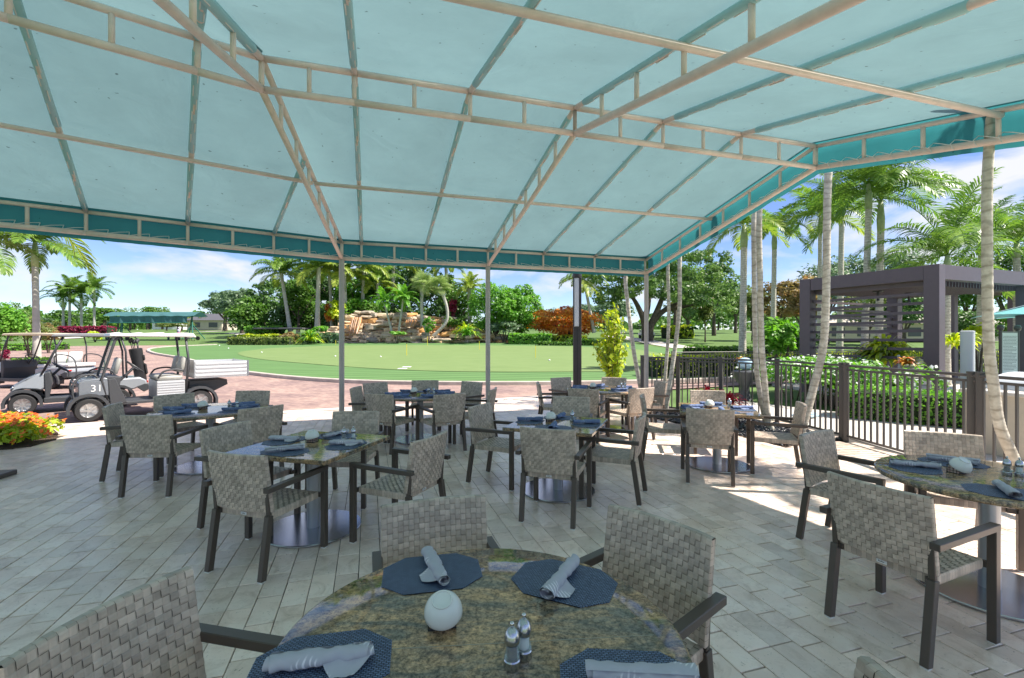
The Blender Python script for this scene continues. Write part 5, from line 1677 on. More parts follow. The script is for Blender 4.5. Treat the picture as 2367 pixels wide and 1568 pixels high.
# bunkers
for k, (px, py, wpx, d) in enumerate(((237, 757, 48, 5), (300, 756, 70, 7), (345, 771, 46, 3), (490, 766, 36, 3), (548, 770, 36, 2.4), (560, 773, 24, 2), (700, 772, 30, 2), (1745, 768, 40, 3), (150, 782, 60, 2.2))):
    p = GT(px, py + 1.2); r = wpx * p.y / F / 2; b = MB(); vs = []
    n = 26
    for i in range(n):
        a = 2 * math.pi * i / n; q = 1 + .18 * math.sin(3 * a + k) + .1 * math.sin(5 * a)
        x, y = p.x + r * q * math.cos(a), p.y + d * q * math.sin(a)
        vs.append((x, y, float(zt(x, y)) + .10))
    b.add(vs + [(p.x, p.y, p.z + .02)], [(i, (i + 1) % n, n) for i in range(n)])
    tag(b.build('bunker', M['sand'], smooth=True), kind='structure')
# range canopy on wheeled trestles
def range_canopy():
    Y = 62
    p = GX(362, Y); s = Y / F
    t = thing('range_canopy', 'long green fabric shade on wheeled A frames at the driving range', 'shade canopy', (p.x, p.y, p.z))
    L, H = 206 * s, (787 - 722) * s
    x0, x1 = -L / 2, L / 2
    g = MB()
    g.grid(lambda a, b: Vector((x0 + L * a, -1.4 + 2.8 * b, H - .55 * abs(2 * b - 1) ** 1.3 - .08 * math.sin(a * math.pi * 6) ** 2 * abs(2 * b - 1))), 36, 8)
    g.build('roof_sheet', M['teal_old'], t, smooth=True)
    g = MB()
    g.grid(lambda a, b: Vector((x0 + .8 + (L - 1.8) * a, -1.30 + .10 * math.sin(a * 31) * b + .05 * math.sin(a * 77), H - .62 - .86 * b - .07 * math.sin(a * 17) * b)), 60, 5)
    g.build('hanging_curtain', M['teal_old'], t, smooth=True)
    for xx in (x0 + 1.4, x1 - 1.2):
        for sy in (-1, 1):
            MB().tube([(xx, 0, H - .3), (xx - .9 * sy, sy * .9 - .3, .15)], .07, 6).build('leg', M['teal_pipe'], t)
            MB().tube([(xx, 0, H - 1.6), (xx + .9 * sy, sy * .9 + .3, .15)], .06, 6).build('leg', M['teal_pipe'], t)
        MB().tube([(xx - 1.3, -.8, .25), (xx + 1.3, -.8, .25)], .05, 6).build('base_bar', M['teal_pipe'], t)
        MB().tube([(xx, 0, H - .2), (xx, 0, 1.4)], .07, 6).build('mast', M['teal_pipe'], t)
        for q in (-1.3, 1.3): MB().lathe([(.26, -.08), (.26, .08)], 14, (xx + q, -.8, .26), Matrix.Rotation(R(90), 3, 'X')).build('wheel', M['rubber'], t)
    MB().tube([(x0 + .6, -1.35, H - 1.5), (x1 - .8, -1.35, H - 1.45)], .05, 6).build('curtain_bar', M['teal_pipe'], t)
    MB().tube([(x0 + .4, -1.2, .2), (x0 + .4, -1.2, H - 1.5)], .04, 6).build('side_bar', M['teal_pipe'], t)
range_canopy()
# golfer far away: one continuous skinned body
def person(px, Y, hgt, label):
    p = GX(px, Y)
    root = thing('person', label, 'person', (p.x, p.y, p.z), R(200))
    J = {'pelvis': (0, 0, .52), 'waist': (0, 0, .60), 'chest': (0, -.03, .74), 'neck': (0, -.03, .835), 'head': (0, -.04, .89), 'top': (0, -.04, .985)}
    E = [('pelvis', 'waist'), ('waist', 'chest'), ('chest', 'neck'), ('neck', 'head'), ('head', 'top')]
    rad = {'pelvis': .095, 'waist': .085, 'chest': .10, 'neck': .035, 'head': .06, 'top': .045}
    for s, n in ((-1, 'l'), (1, 'r')):
        J['hip' + n] = (s * .055, 0, .49); J['knee' + n] = (s * .062, -.02, .28); J['ank' + n] = (s * .065, .01, .035); J['toe' + n] = (s * .07, -.07, .018)
        J['sh' + n] = (s * .105, -.02, .80); J['el' + n] = (s * .15, -.06, .64); J['ha' + n] = (s * .07, -.17, .56); J['fi' + n] = (s * .04, -.21, .53)
        E += [('pelvis', 'hip' + n), ('hip' + n, 'knee' + n), ('knee' + n, 'ank' + n), ('ank' + n, 'toe' + n), ('chest', 'sh' + n), ('sh' + n, 'el' + n), ('el' + n, 'ha' + n), ('ha' + n, 'fi' + n)]
        rad.update({'hip' + n: .06, 'knee' + n: .042, 'ank' + n: .03, 'toe' + n: .022, 'sh' + n: .042, 'el' + n: .03, 'ha' + n: .022, 'fi' + n: .018})
    ks = list(J)
    me = bpy.data.meshes.new('body')
    me.from_pydata([tuple(c * hgt for c in J[k]) for k in ks], [(ks.index(a), ks.index(b)) for a, b in E], [])
    o = link('body', me, M['skin'], root)
    md = o.modifiers.new('skin', 'SKIN')
    for i, k in enumerate(ks):
        v = me.skin_vertices[0].data[i]; v.radius = (rad[k] * hgt * .9, rad[k] * hgt * .9); v.use_root = (k == 'pelvis')
    o.modifiers.new('sub', 'SUBSURF').levels = 1
    k = hgt
    MB().lathe([(.105 * k, .54 * k), (.115 * k, .66 * k), (.13 * k, .76 * k), (.09 * k, .83 * k), (.045 * k, .845 * k)], 14).build('shirt', M['lilac'], root, smooth=True)
    MB().lathe([(.115 * k, .42 * k), (.118 * k, .50 * k), (.108 * k, .57 * k)], 14).build('shorts', M['pink'], root, smooth=True)
    MB().lathe([(.11 * k, .93 * k), (.075 * k, .94 * k), (.07 * k, .98 * k), (.03 * k, 1.0 * k)], 14, (0, -.04 * k, 0)).build('hat', M['lilac'], root, smooth=True)
person(413, 64, 1.62, 'distant golfer in pale shirt and bright pink shorts under the range shade')
# bag trolley and a bench by the golfer
p = GX(434, 60); tr = thing('bag_trolley', 'dark wheeled golf bag trolley right of the golfer', 'golf trolley', (p.x, p.y, p.z))
MB().lathe([(.14, 0), (.15, .9), (.12, .95)], 10, (0, 0, .25), Matrix.Rotation(R(-20), 3, 'Y')).build('bag', M['bag'], tr)
for q in (-.1, .55): MB().tube([(q + .24 * math.cos(a), .2, .25 + .24 * math.sin(a)) for a in [i * .5 for i in range(13)]], .03, 5).build('wheel', M['rubber'], tr)
MB().tube([(0, 0, 1.1), (.5, 0, .5), (.6, 0, 1.0)], .03, 5).build('frame', M['rubber'], tr)
p = GX(398, 63); bn = thing('range_bench', 'small low bench on the range left of the golfer', 'bench', (p.x, p.y, p.z))
MB().box((0, 0, .55), (1.2, .4, .07)).build('seat', M['teal_pipe'], bn)
for q in (-.5, .5): MB().box((q, 0, .27), (.07, .35, .5)).build('leg', M['teal_pipe'], bn)
p = GX(352, 70)
# low starter shelter behind the hedges
p = W(654, 760, 57); sh = thing('shelter', 'flat dark roofed shelter on a concrete post behind the clipped hedges', 'shelter', (p.x, p.y, float(zt(p.x, p.y))))
zr_ = p.z - float(zt(p.x, p.y))
MB().box((0, 0, zr_), (6.0, 2.6, .18), ch=.03).build('roof', M['tile_roof'], sh)
MB().box((2.0, -.4, zr_ / 2 - .05), (.32, .32, zr_ - .1)).build('post', M['concrete'], sh)
MB().box((-2.2, .5, zr_ / 2 - .05), (.32, .32, zr_ - .1)).build('post', M['concrete'], sh)
# low club buildings in the distance
def house(px, py, Y, w, d, h, label, roof='tile_roof', wall='wall'):
    p = GX(px, Y); t = thing('house', label, 'house', (p.x, p.y, p.z))
    MB().box((0, 0, h / 2), (w, d, h)).build('wall', M[wall], t)
    MB().add([(-w / 2 - .6, -d / 2 - .6, h), (w / 2 + .6, -d / 2 - .6, h), (w / 2 + .6, d / 2 + .6, h), (-w / 2 - .6, d / 2 + .6, h), (-w / 4, 0, h + 1.7), (w / 4, 0, h + 1.7)], [(0, 1, 5, 4), (1, 2, 5), (2, 3, 4, 5), (3, 0, 4), (3, 2, 1, 0)]).build('roof', M[roof], t)
    n = max(2, int(w / 3))
    for i in range(n): MB().box((-w / 2 + w * (i + .5) / n, -d / 2 - .03, h * .52), (w / n * .5, .06, h * .5)).build('window', M['tile_roof'], t)
house(492, 770, 110, 8, 6, 2.2, 'low distant house with dark hipped roof right of the range shade', wall='wall')
house(395, 770, 135, 7, 5, 2.8, 'small white house seen below the range shade curtain', wall='white')
house(2075, 770, 60, 22, 5, 2.2, 'low cream building far behind the pergola slats', roof='kerb')

# ------------------------------------------------------------------ rock waterfall
def rock_mesh(seed):
    bm = bmesh.new(); bmesh.ops.create_icosphere(bm, subdivisions=2, radius=1)
    rng = random.Random(seed)
    ph = [rng.uniform(0, 6) for _ in range(6)]
    for v in bm.verts:
        c = v.co
        q = 1 + .22 * math.sin(2.3 * c.x + ph[0]) * math.sin(2.1 * c.y + ph[1]) + .12 * math.sin(4.5 * c.z + ph[2]) + .10 * math.sin(5 * c.x + 4 * c.y + ph[3])
        c *= q
        c.x = max(-.86, min(.86, c.x)); c.z = max(-.62, min(.55, c.z))
        c += Vector((rng.uniform(-.04, .04), rng.uniform(-.04, .04), rng.uniform(-.04, .04)))
    me = bpy.data.meshes.new('rock'); bm.to_mesh(me); bm.free(); me.materials.append(M['rock'])
    me.polygons.foreach_set('use_smooth', [True] * len(me.polygons)); me.set_sharp_from_angle(angle=R(28))
    return me
def waterfall():
    root = thing('rock_waterfall', 'tan and orange ledge rock waterfall behind the putting green', 'waterfall', (0, 0, 0))
    RM = [rock_mesh(i) for i in range(7)]
    rng = random.Random(9)
    Y0 = 57.0
    m = MB()     # earth core behind the stones
    def core(s, t):
        px = 725 + 400 * s
        top = hgt(px); p = W(px, 797 + (top + 5 - 797) * t, Y0 + 2.2 + 4 * t)
        return p
    def hgt(px):
        return float(np.interp(px, [720, 745, 790, 815, 840, 900, 960, 1000, 1050, 1080, 1130, 1170], [782, 774, 748, 728, 726, 733, 736, 738, 741, 754, 776, 786]))
    m.grid(core, 40, 8); m.build('earth_core', M['mulch'], root)
    n = 0
    row = 797.0
    while row > 722 and n < 280:
        px = 728 + rng.uniform(0, 8)
        while px < 1165:
            if row > hgt(px) - 1 and not (818 < px + 4 < 834 and 735 < row < 770) :
                w = rng.uniform(11, 34) * (1.15 if row > 785 else 1); hh = rng.uniform(5, 12.5)
                t = (797 - row) / 72
                y = Y0 + 3.6 * t + rng.uniform(-.7, .5)
                if 935 < px < 1040 and row > 776: y -= 1.0
                c = W(px + w / 2, row - hh / 2, y); s = y / F
                if n < 300:
                    link('rock', RM[rng.randrange(7)], None, root, c, (rng.uniform(-.12, .12), rng.uniform(-.1, .1), rng.uniform(-.5, .5) + (math.pi if rng.random() < .5 else 0)), (w * s * .62, w * s * .5, hh * s * .85)); n += 1
                px += w * .86
            else: px += 8
        row -= rng.uniform(6.0, 8.2)
    # wet ledges and falling water
    for px, y0, y1, w in ((826, 734, 772, 24), (953, 738, 756, 24), (1055, 752, 764, 30), (842, 787, 797, 40), (915, 781, 793, 40), (700 + 165, 776, 790, 14)):
        g = MB(); a = W(px, y0, Y0 + 1.2); bt = W(px, y1, Y0 - .3); hw = w * Y0 / F / 2
        g.grid(lambda s, t: Vector((a.x + (2 * s - 1) * hw * (1 + .12 * math.sin(5 * t)), a.y + (bt.y - a.y) * t - .14 * abs(math.sin(9 * s + 1)), a.z + (bt.z - a.z) * t)), 18, 8)
        g.build('wet_ledge', M['wetrock'], root, smooth=True)
        q = MB(); k = max(2, int(w / 6))
        for i in range(k):
            x = a.x + hw * (-.8 + 1.6 * (i + .5) / k); ww = hw * .08 / k * 2 * rng.uniform(.3, 1.3); x += hw * rng.uniform(-.12, .12)
            q.grid(lambda s, t, x=x, ww=ww: Vector((x + (2 * s - 1) * ww * (1 + .3 * t), a.y + (bt.y - a.y) * t - .30 - .05 * math.cos(3 * s), a.z + .05 + (bt.z - a.z) * t)), 4, 6)
        o = q.build('water_strand', M['water'], root, smooth=True); o['kind'] = 'stuff'
waterfall()
# ------------------------------------------------------------------ palms
def frond_mesh(L, n, a0, bend, lw, ll, m, seed, droop=.9, vee=.35, dry=0.0):
    """pinnate leaf growing along +x; a0 start angle, bend how far it arches over"""
    rng = np.random.default_rng(seed)
    K = 14
    pts, tans = [], []
    x = z = 0.0
    for i in range(K + 1):
        s = i / K; a = a0 - bend * (s ** 1.25)
        pts.append((x, 0, z)); tans.append((math.cos(a), 0, math.sin(a)))
        x += math.cos(a) * L / K; z += math.sin(a) * L / K
    pts, tans = np.array(pts), np.array(tans)
    V, Fc, val = [], [], []
    def strip(cs, w, v):
        b = len(V)
        for c, wv in zip(cs, w): V.append(c - wv); V.append(c + wv)
        for i in range(len(cs) - 1): Fc.append((b + 2 * i, b + 2 * i + 1, b + 2 * i + 3, b + 2 * i + 2)); val.append(v)
    side = np.array([0, 1, 0])
    wr = np.linspace(.022, .006, K + 1)[:, None] * L / 2.5
    strip(list(pts), list(np.tile(side, (K + 1, 1)) * wr), .75)
    up = np.cross(tans, side) * -1
    strip(list(pts), list(up * wr * .8), .55)
    for i in range(n):
        s = .10 + .88 * (i + rng.uniform(-.3, .3)) / n
        f = s * K; k = min(K - 1, max(0, int(f))); fr = f - k
        p = pts[k] * (1 - fr) + pts[k + 1] * fr
        t = tans[k]; u = np.array([-t[2], 0, t[0]])
        l = ll * (math.sin(math.pi * min(1, .16 + .80 * s)) ** .75) * rng.uniform(.85, 1.1)
        for sg in (-1, 1):
            d = t * (.35 + .5 * s) + side * sg * (1 - .35 * s) + u * (vee + rng.normal(0, .08))
            d /= np.linalg.norm(d)
            g = np.array([0, 0, -1.0])
            c1 = p + d * l * .45 + g * l * .05 * droop
            d2 = d + g * droop * (.55 + rng.uniform(-.1, .25)); d2 /= np.linalg.norm(d2)
            c2 = c1 + d2 * l * .32
            d3 = d2 + g * droop * .6; d3 /= np.linalg.norm(d3)
            c3 = c2 + d3 * l * .26
            w = np.cross(d, u); w /= np.linalg.norm(w) + 1e-9
            v = np.clip(rng.uniform(.1, .9) + dry * (s - .2), 0, 1)
            strip([p, c1, c2, c3], [w * lw * .45, w * lw, w * lw * .7, w * lw * .08], v)
    me = bpy.data.meshes.new('frond')
    me.from_pydata([tuple(q) for q in V], [], Fc)
    at = me.attributes.new('leaf', 'FLOAT', 'FACE'); at.data.foreach_set('value', np.array(val, np.float32))
    me.materials.append(m)
    return me
def fan_mesh(L, m, seed):
    rng = np.random.default_rng(seed); V, Fc, val = [], [], []
    stem = L * .55
    V += [(0, -.012, 0), (0, .012, 0), (stem, .008, .06), (stem, -.008, .06)]; Fc.append((0, 1, 2, 3)); val.append(.6)
    for i in range(26):
        a = R(-150 + 300 * i / 25); l = L * .62 * rng.uniform(.85, 1.08)
        d = np.array([math.cos(a), math.sin(a), .10]); w = np.array([-math.sin(a), math.cos(a), 0]) * L * .026
        c0 = np.array([stem, 0, .06]); c1 = c0 + d * l * .6; c2 = c1 + d * l * .4 + np.array([0, 0, -.28 * l])
        b = len(V)
        for c, q in ((c0, .15), (c1, 1), (c2, .1)): V.append(tuple(c - w * q)); V.append(tuple(c + w * q))
        for k in range(2): Fc.append((b + 2 * k, b + 2 * k + 1, b + 2 * k + 3, b + 2 * k + 2)); val.append(rng.uniform(.2, 1))
    me = bpy.data.meshes.new('fan_leaf'); me.from_pydata(V, [], Fc)
    at = me.attributes.new('leaf', 'FLOAT', 'FACE'); at.data.foreach_set('value', np.array(val, np.float32)); me.materials.append(m)
    return me
def species(L, n, lw, ll, m, seed, droop=.9, dry=0, my=None):
    S = []
    for i, (a0, b) in enumerate(((78, 55), (58, 85), (40, 95), (18, 85), (-8, 65))):
        S.append(frond_mesh(L * (.9 if i == 0 else 1), n, R(a0), R(b), lw, ll, my if (my and i >= 3) else m, seed + i, droop, dry=dry))
    return S
FR_NEAR = species(3.3, 46, .026, .85, M['frond'], 100, .85, my=M['frond'])
FR_MID = species(2.5, 40, .030, .70, M['frond'], 120, .8, my=M['frond_y'])
FR_COCO = species(4.6, 34, .075, 1.15, M['frond'], 140, 1.1, .3, my=M['frond_y'])
FR_ROYAL = species(3.6, 40, .05, .95, M['frond'], 160, .9)
FR_PYG = species(2.3, 26, .05, .55, M['lf_bright'], 180, 1.0)
FR_ARECA = species(3.6, 30, .07, .9, M['frond_y'], 200, .7)
FANS = [fan_mesh(1.9, M['frond_p'], 220), fan_mesh(1.7, M['frond_p'], 221)]
def trunk(root, pts, rs, m, ring=.10, n=12, sub=10, wob=.035):
    line = smooth_line(pts, sub)
    k = len(line); r = np.interp(np.linspace(0, 1, k), np.linspace(0, 1, len(rs)), rs)
    L = sum((b - a).length for a, b in zip(line, line[1:]))
    # ring scars: the radius steps a little every few centimetres
    tot = max(k, int(L / ring * 3)); out, rr = [], []
    for i in range(tot + 1):
        f = i / tot * (k - 1); j = min(k - 2, int(f)); t = f - j
        out.append(line[j].lerp(line[j + 1], t)); rr.append(float(r[j] * (1 - t) + r[j + 1] * t) * (1 + (wob if i % 3 == 0 else -wob * .4)))
    return MB().tube(out, rr, n).build('trunk', m, root, smooth=True)
def crown(root, top, S, n, seed, scale=1.0, lean=(0, 0), spear=True):
    rng = random.Random(seed)
    for i in range(n):
        q = i / n
        k = 0 if q < .14 else 1 if q < .36 else 2 if q < .62 else 3 if q < .86 else 4
        me = S[min(k, len(S) - 1)]
        sc = scale * rng.uniform(.86, 1.12)
        link('frond', me, None, root, Vector(top) + Vector((0, 0, rng.uniform(-.08, .05))), (rng.uniform(-.14, .14) + lean[0], rng.uniform(-.14, .14) + lean[1], i * 2.39996 + rng.uniform(-.25, .25)), (sc, sc, sc))
def palm(name, label, base, top, S, n, seed, rb, rt, scale=1, bow=(0, 0), tm='trunk', shaft=0, group=None, lean=(0, 0), ring=.10):
    base, top = Vector(base), Vector(top)
    root = thing(name, label, 'palm tree', base, 0, group)
    t = top - base
    mid = t * .5 + Vector((bow[0], bow[1], 0))
    trunk(root, [(0, 0, -.1), t * .25 + Vector((bow[0] * .7, bow[1] * .7, 0)), mid, t * .75 + Vector((bow[0] * .7, bow[1] * .7, 0)), t], [rb * 1.25, rb, (rb + rt) / 2, rt, rt], M[tm], ring)
    if shaft:
        MB().tube([t - Vector((0, 0, .05)), t + Vector((0, 0, shaft * .35)), t + Vector((0, 0, shaft))], [rt * 1.02, rt * 1.18, rt * .6], 12).build('crownshaft', M['shaft'], root, smooth=True)
    crown(root, t + Vector((0, 0, shaft)), S, n, seed, scale, lean)
    return root
GP = 'palms beyond the fence by the pool'
def palm_px(label, pb, Yb, pt, S, n, seed, dia_px, scale=1, shaft=0, group=None, name='palm_tree', tm='trunk', z0=None, bow=(0, 0), lean=(0, 0), ring=.1):
    b = GX(pb[0], Yb) if z0 is None else Vector(((pb[0] - CX) * Yb / F, Yb, z0))
    t = W(pt[0], pt[1], Yb); t.z -= shaft
    r = dia_px * Yb / F / 2
    return palm(name, label, b, t, S, n, seed, r * 1.05, r * .92, scale, bow, tm, shaft, group, lean, ring)
# thin leaning trunks beside the terrace (unseen crowns moved so none shades the awning)
def thin_palm(label, pts, r0, r1, seed, scale=.85):
    root = thing('palm_tree', label, 'palm tree', pts[0], 0, 'thin leaning palms beside the fence')
    b = Vector(pts[0]); q = [Vector(p) - b for p in pts]
    trunk(root, q, [r0 * 1.15, r0, r0 * .97, r1, r1], M['trunk'], .085, 14, 12, .03)
    MB().tube([q[-1] - Vector((0, 0, .05)), q[-1] + Vector((0, 0, .45)), q[-1] + Vector((0, 0, .95))], [r1, r1 * 1.2, r1 * .6], 12).build('crownshaft', M['shaft'], root, smooth=True)
    crown(root, q[-1] + Vector((0, 0, .95)), FR_NEAR, 9, seed, .40)
def wl(Y, *pp, top=None):
    out = [W(px, py, Y) for px, py in pp]
    out[0].z = -.03
    if top: out.append(top)
    return out
def up(p, z):
    """unseen upper stem, bent outward so no crown shades the roof"""
    a = Vector((p.x + .12, p.y, max(p.z + .7, 4.4)))
    return [a, Vector((a.x + .5, p.y, a.z + 1.0)), Vector((p.x + 3.4, p.y, 6.0))]
l = wl(11.4, (1489, 940), (1474, 862), (1464, 806), (1451, 700), (1446, 640)); l += up(l[-1], 6.3)
thin_palm('thin palm trunk leaning left just behind the corner awning post', l, .048, .044, 1)
l = wl(10.45, (1532, 955), (1538, 866), (1544, 785), (1546, 705), (1544, 604)); l += up(l[-1], 6.0)
thin_palm('slim straight pale palm trunk, left one of the pair near the corner post', l, .037, .034, 2)
l = wl(10.35, (1538, 958), (1550, 876), (1563, 785), (1571, 705), (1572, 590)); l += up(l[-1], 6.4)
thin_palm('slim palm trunk leaning right, right one of the pair near the corner post', l, .045, .041, 3)
l = wl(8.8, (1774, 992), (1766, 957), (1751, 873), (1746, 789), (1743, 600), (1744, 480)); l += up(l[-1], 6.2)
thin_palm('pale thin palm trunk, left one of the close pair behind the square right table', l, .046, .042, 4)
l = wl(8.4, (1786, 998), (1776, 974), (1768, 890), (1761, 806), (1757, 650), (1756, 480)); l += up(l[-1], 6.5)
thin_palm('brown flecked palm trunk, right one of the close pair behind the square right table', l, .051, .047, 5)
l = wl(8.0, (1846, 1005), (1859, 974), (1882, 890), (1902, 806), (1909, 700), (1915, 400)); l += up(l[-1], 7.0)
thin_palm('strongly curved palm trunk leaning right in front of the pergola corner', l, .062, .055, 6)
l = wl(4.75, (2368, 1165), (2345, 1067), (2311, 985), (2297, 896), (2286, 800), (2282, 600), (2285, 363)); l += up(l[-1], 5.6)
thin_palm('thickest leaning palm trunk, closest one, at the right edge of the terrace', l, .046, .042, 7)
# palms by the pool
palm_px('palm with long pale trunk left of the paired thin trunks, beyond the fence', (1715, 800), 23, (1720, 520), FR_MID, 15, 21, 15, 1.0, 1.1, GP)
palm_px('slender palm right of the paired thin trunks with a yellowing frond', (1786, 800), 28, (1790, 530), FR_MID, 14, 22, 11, 1.05, 1.2, GP)
palm_px('palm whose crown shows just left of the curved trunk top', (1893, 800), 26, (1896, 500), FR_MID, 14, 23, 9, 1.15, .9, GP)
palm_px('tall ringed palm behind the pergola, left of two', (1996, 800), 19, (2008, 425), FR_NEAR, 16, 24, 14, 1.05, 1.0, GP)
palm_px('tall smooth palm behind the pergola, right of two', (2030, 800), 20, (2036, 462), FR_NEAR, 15, 25, 15, 1.1, 1.3, GP)
palm_px('low spreading palm rising right above the pergola corner', (2188, 800), 16.5, (2190, 590), FR_NEAR, 15, 26, 14, 1.0, .5, GP)
palm_px('palm at the far right behind the second pergola beam', (2352, 800), 19, (2350, 560), FR_NEAR, 14, 27, 14, 1.0, .6, GP)
palm_px('palm half hidden between the curved trunk and the pergola', (1940, 800), 30, (1946, 470), FR_NEAR, 13, 28, 12, .95, .8, GP)
palm_px('palm behind the thickest leaning trunk, low crown', (2262, 800), 22, (2268, 560), FR_NEAR, 13, 29, 12, .9, .5, GP)
# palms over the waterfall
GW = 'coconut palms round the waterfall'
def coco(label, b, t, Y, seed, dia=9, sc=1, S=None, n=17, lean=(0, 0)):
    zb = W(b[0], b[1], Y).z
    palm_px(label, b, Y, t, S or FR_COCO, n, seed, dia, sc, 0, GW, 'coconut_palm', 'royal', z0=min(zb, W(b[0], 765, Y).z), lean=lean, ring=.35)
coco('coconut palm leaning left over the clipped hedges, leftmost by the waterfall', (671, 758), (650, 632), 59, 31, 8)
coco('straight coconut palm with pale trunk left of the left awning post', (733, 762), (737, 618), 58, 32, 10, 1.05)
coco('thin coconut palm close beside the left awning post', (768, 740), (761, 622), 62, 33, 7, .95)
coco('coconut palm just right of the left awning post with a yellow hanging frond', (800, 740), (796, 628), 60, 34, 8, 1.0)
coco('coconut palm behind the left cascade with yellowed fronds', (836, 740), (841, 618), 63, 35, 8, 1.0)
coco('tall dark palm behind the middle of the waterfall', (905, 740), (910, 600), 68, 36, 8, 1.1)
coco('palm with grey green arching fronds behind the middle of the waterfall', (880, 740), (872, 655), 64, 37, 8, .9)
coco('tall palm behind the thatch palms', (1040, 740), (1030, 606), 69, 38, 8, 1.0)
coco('palm left of the big round tree with bright feathery fronds', (1086, 770), (1084, 668), 60, 39, 8, .8, FR_ARECA, 22)
coco('small bright palm in front of the rocks, left of two', (907, 772), (888, 698), 55.5, 41, 5, 1, FR_PYG, 20)
coco('small bright palm in front of the rocks, right of two', (921, 772), (932, 690), 55.5, 42, 5, 1.05, FR_PYG, 20)
coco('palm crown half hidden by the dark lamp column', (1373, 768), (1350, 648), 56, 43, 7, .8)
def thatch(label, b, t, Y, seed, bow):
    zb = W(b[0], b[1], Y)
    tp = W(t[0], t[1], Y)
    root = thing('thatch_palm', label, 'palm tree', zb, 0, 'thatch palms on the rocks')
    q = tp - zb
    trunk(root, [(0, 0, -.3), q * .25 + Vector((bow, 0, 0)), q * .55 + Vector((bow * .9, 0, 0)), q], [.22, .19, .18, .2], M['royal'], .3, 10, 8)
    rng = random.Random(seed)
    for i in range(26):
        a = rng.uniform(-.9, 1.2)
        link('fan_leaf', FANS[i % 2], None, root, q, (0, -a, i * 2.4), (rng.uniform(.68, .92),) * 3)
thatch('pale thatch palm with curved trunk on the rocks, left one', (991, 772), (978, 656), 56, 1, -.55)
thatch('pale thatch palm with curved trunk on the rocks, right one', (1001, 772), (1017, 664), 56, 2, 1.35)
thatch('pale thatch palm straight behind the left curved one', (975, 750), (974, 660), 58, 3, 0)
# royal palms on the left
royal = lambda label, pb, Y, pt, seed, dia, sc=1, n=15: palm_px(label, pb, Y, pt, FR_ROYAL, n, seed, dia, sc, 1.5 * sc, 'royal palms on the left', 'royal_palm', 'royal', ring=.4)
royal('big royal palm with grey trunk behind the cream cart roof', (86, 788), 29, (81, 560), 51, 13.5, 1.0)
palm_px('royal palm cut by the left edge, only fronds showing', (-40, 788), 27, (-38, 560), FR_ROYAL, 14, 56, 13, .95, 1.4, 'royal palms on the left', 'royal_palm', 'royal', ring=.4)
for px, t, s, lb in ((146, 690, 52, 'leftmost of the four distant royal palms, darker'), (161, 670, 53, 'second of the four distant royal palms, tall'), (188, 680, 54, 'third of the four distant royal palms, in shade'), (218, 668, 55, 'rightmost of the four distant royal palms')):
    royal(lb, (px, 768), 84, (px, t), s, 5.2, 1.05)

# ------------------------------------------------------------------ trees and shrubs
def leafy(root_or_none, name, center, rad, nb, nl, leaf, m, br=.38, seed=0, low=-.5, asp=.55, jit=.55, loc=None):
    p, n, v = crown_pts(*rad, nb, nl, br, low=low)
    me = leaf_mesh(name, p, n, leaf, M[m], asp, v, jit)
    return link(name, me, None, root_or_none, center)
def limbs(root, h, r, crown_r, n, seed, m='trunkdark', split=.4):
    rng = random.Random(seed)
    MB().tube(smooth_line([(0, 0, -.2), (.1 * r, 0, h * split * .5), (rng.uniform(-.3, .3) * r, 0, h * split)], 4), [r * 1.3] * 3 + [r] * 3 + [r * .9] * 3, 9).build('trunk', M[m], root, smooth=True)
    for i in range(n):
        a = 6.283 * i / n + rng.uniform(-.4, .4); q = crown_r * rng.uniform(.45, .8)
        e = Vector((q * math.cos(a), q * math.sin(a) * .7, h * rng.uniform(.75, 1.0)))
        line = smooth_line([(0, 0, h * split * .85), (e.x * .35, e.y * .35, h * (split + .12)), (e.x * .75, e.y * .75, h * (split + .36)), e], 4)
        rs = [r * .62 * (1 - .8 * k / (len(line) - 1)) for k in range(len(line))]
        MB().tube(line, rs, 7).build('branch', M[m], root, smooth=True)
SHARED = {}
def tree(px, ytop, ybase, Y, wpx, label, m='lf_dark', nl=2600, nb=34, seed=0, name='tree', group=None, trunk_frac=.3, leaf=None, br=.36, hasbr=4, dep=.8, z0=None):
    b = GX(px, Y) if z0 is None else Vector(((px - CX) * Y / F, Y, z0))
    zt_ = HC - (ytop - CY) * Y / F
    H = zt_ - b.z; rx = wpx * Y / F / 2
    root = thing(name, label, 'tree', b, 0, group)
    h0 = H * trunk_frac; rz = (H - h0) / 2 * 1.05
    lf = leaf or max(.16, .0068 * Y)
    leafy(root, 'crown', (0, 0, h0 + rz * .95), (rx, rx * dep, rz), nb, nl, lf, m, br)
    limbs(root, h0 + rz * 1.2, max(.07, rx * .07), rx, hasbr, seed, split=min(.6, h0 / (h0 + rz * 1.2) + .08))
    return root
def shrub(px, ytop, ybase, Y, wpx, label, m='lf_green', nl=1600, nb=26, name='shrub', group=None, cat='shrub', leaf=None, br=.42, dep=.8, z0=None, low=-.85, asp=.55):
    b = GX(px, Y) if z0 is None else Vector(((px - CX) * Y / F, Y, z0))
    H = (ybase - ytop) * Y / F; rx = wpx * Y / F / 2
    root = thing(name, label, cat, b, 0, group)
    zc = HC - (ybase - CY) * Y / F - b.z
    leafy(root, 'foliage', (0, 0, zc + H * .48), (rx, rx * dep, H * .52), nb, nl, leaf or max(.07, .0062 * Y), m, br, low=low, asp=asp)
    s = MB()
    for k in range(4): s.tube([(0, 0, -.1), (rx * .4 * math.cos(k * 1.7), rx * .4 * math.sin(k * 1.7), zc + H * .6)], [.05 * rx + .01, .01], 5)
    o = s.build('stem', M['trunkdark'], root); o['kind'] = 'stuff'
    return root
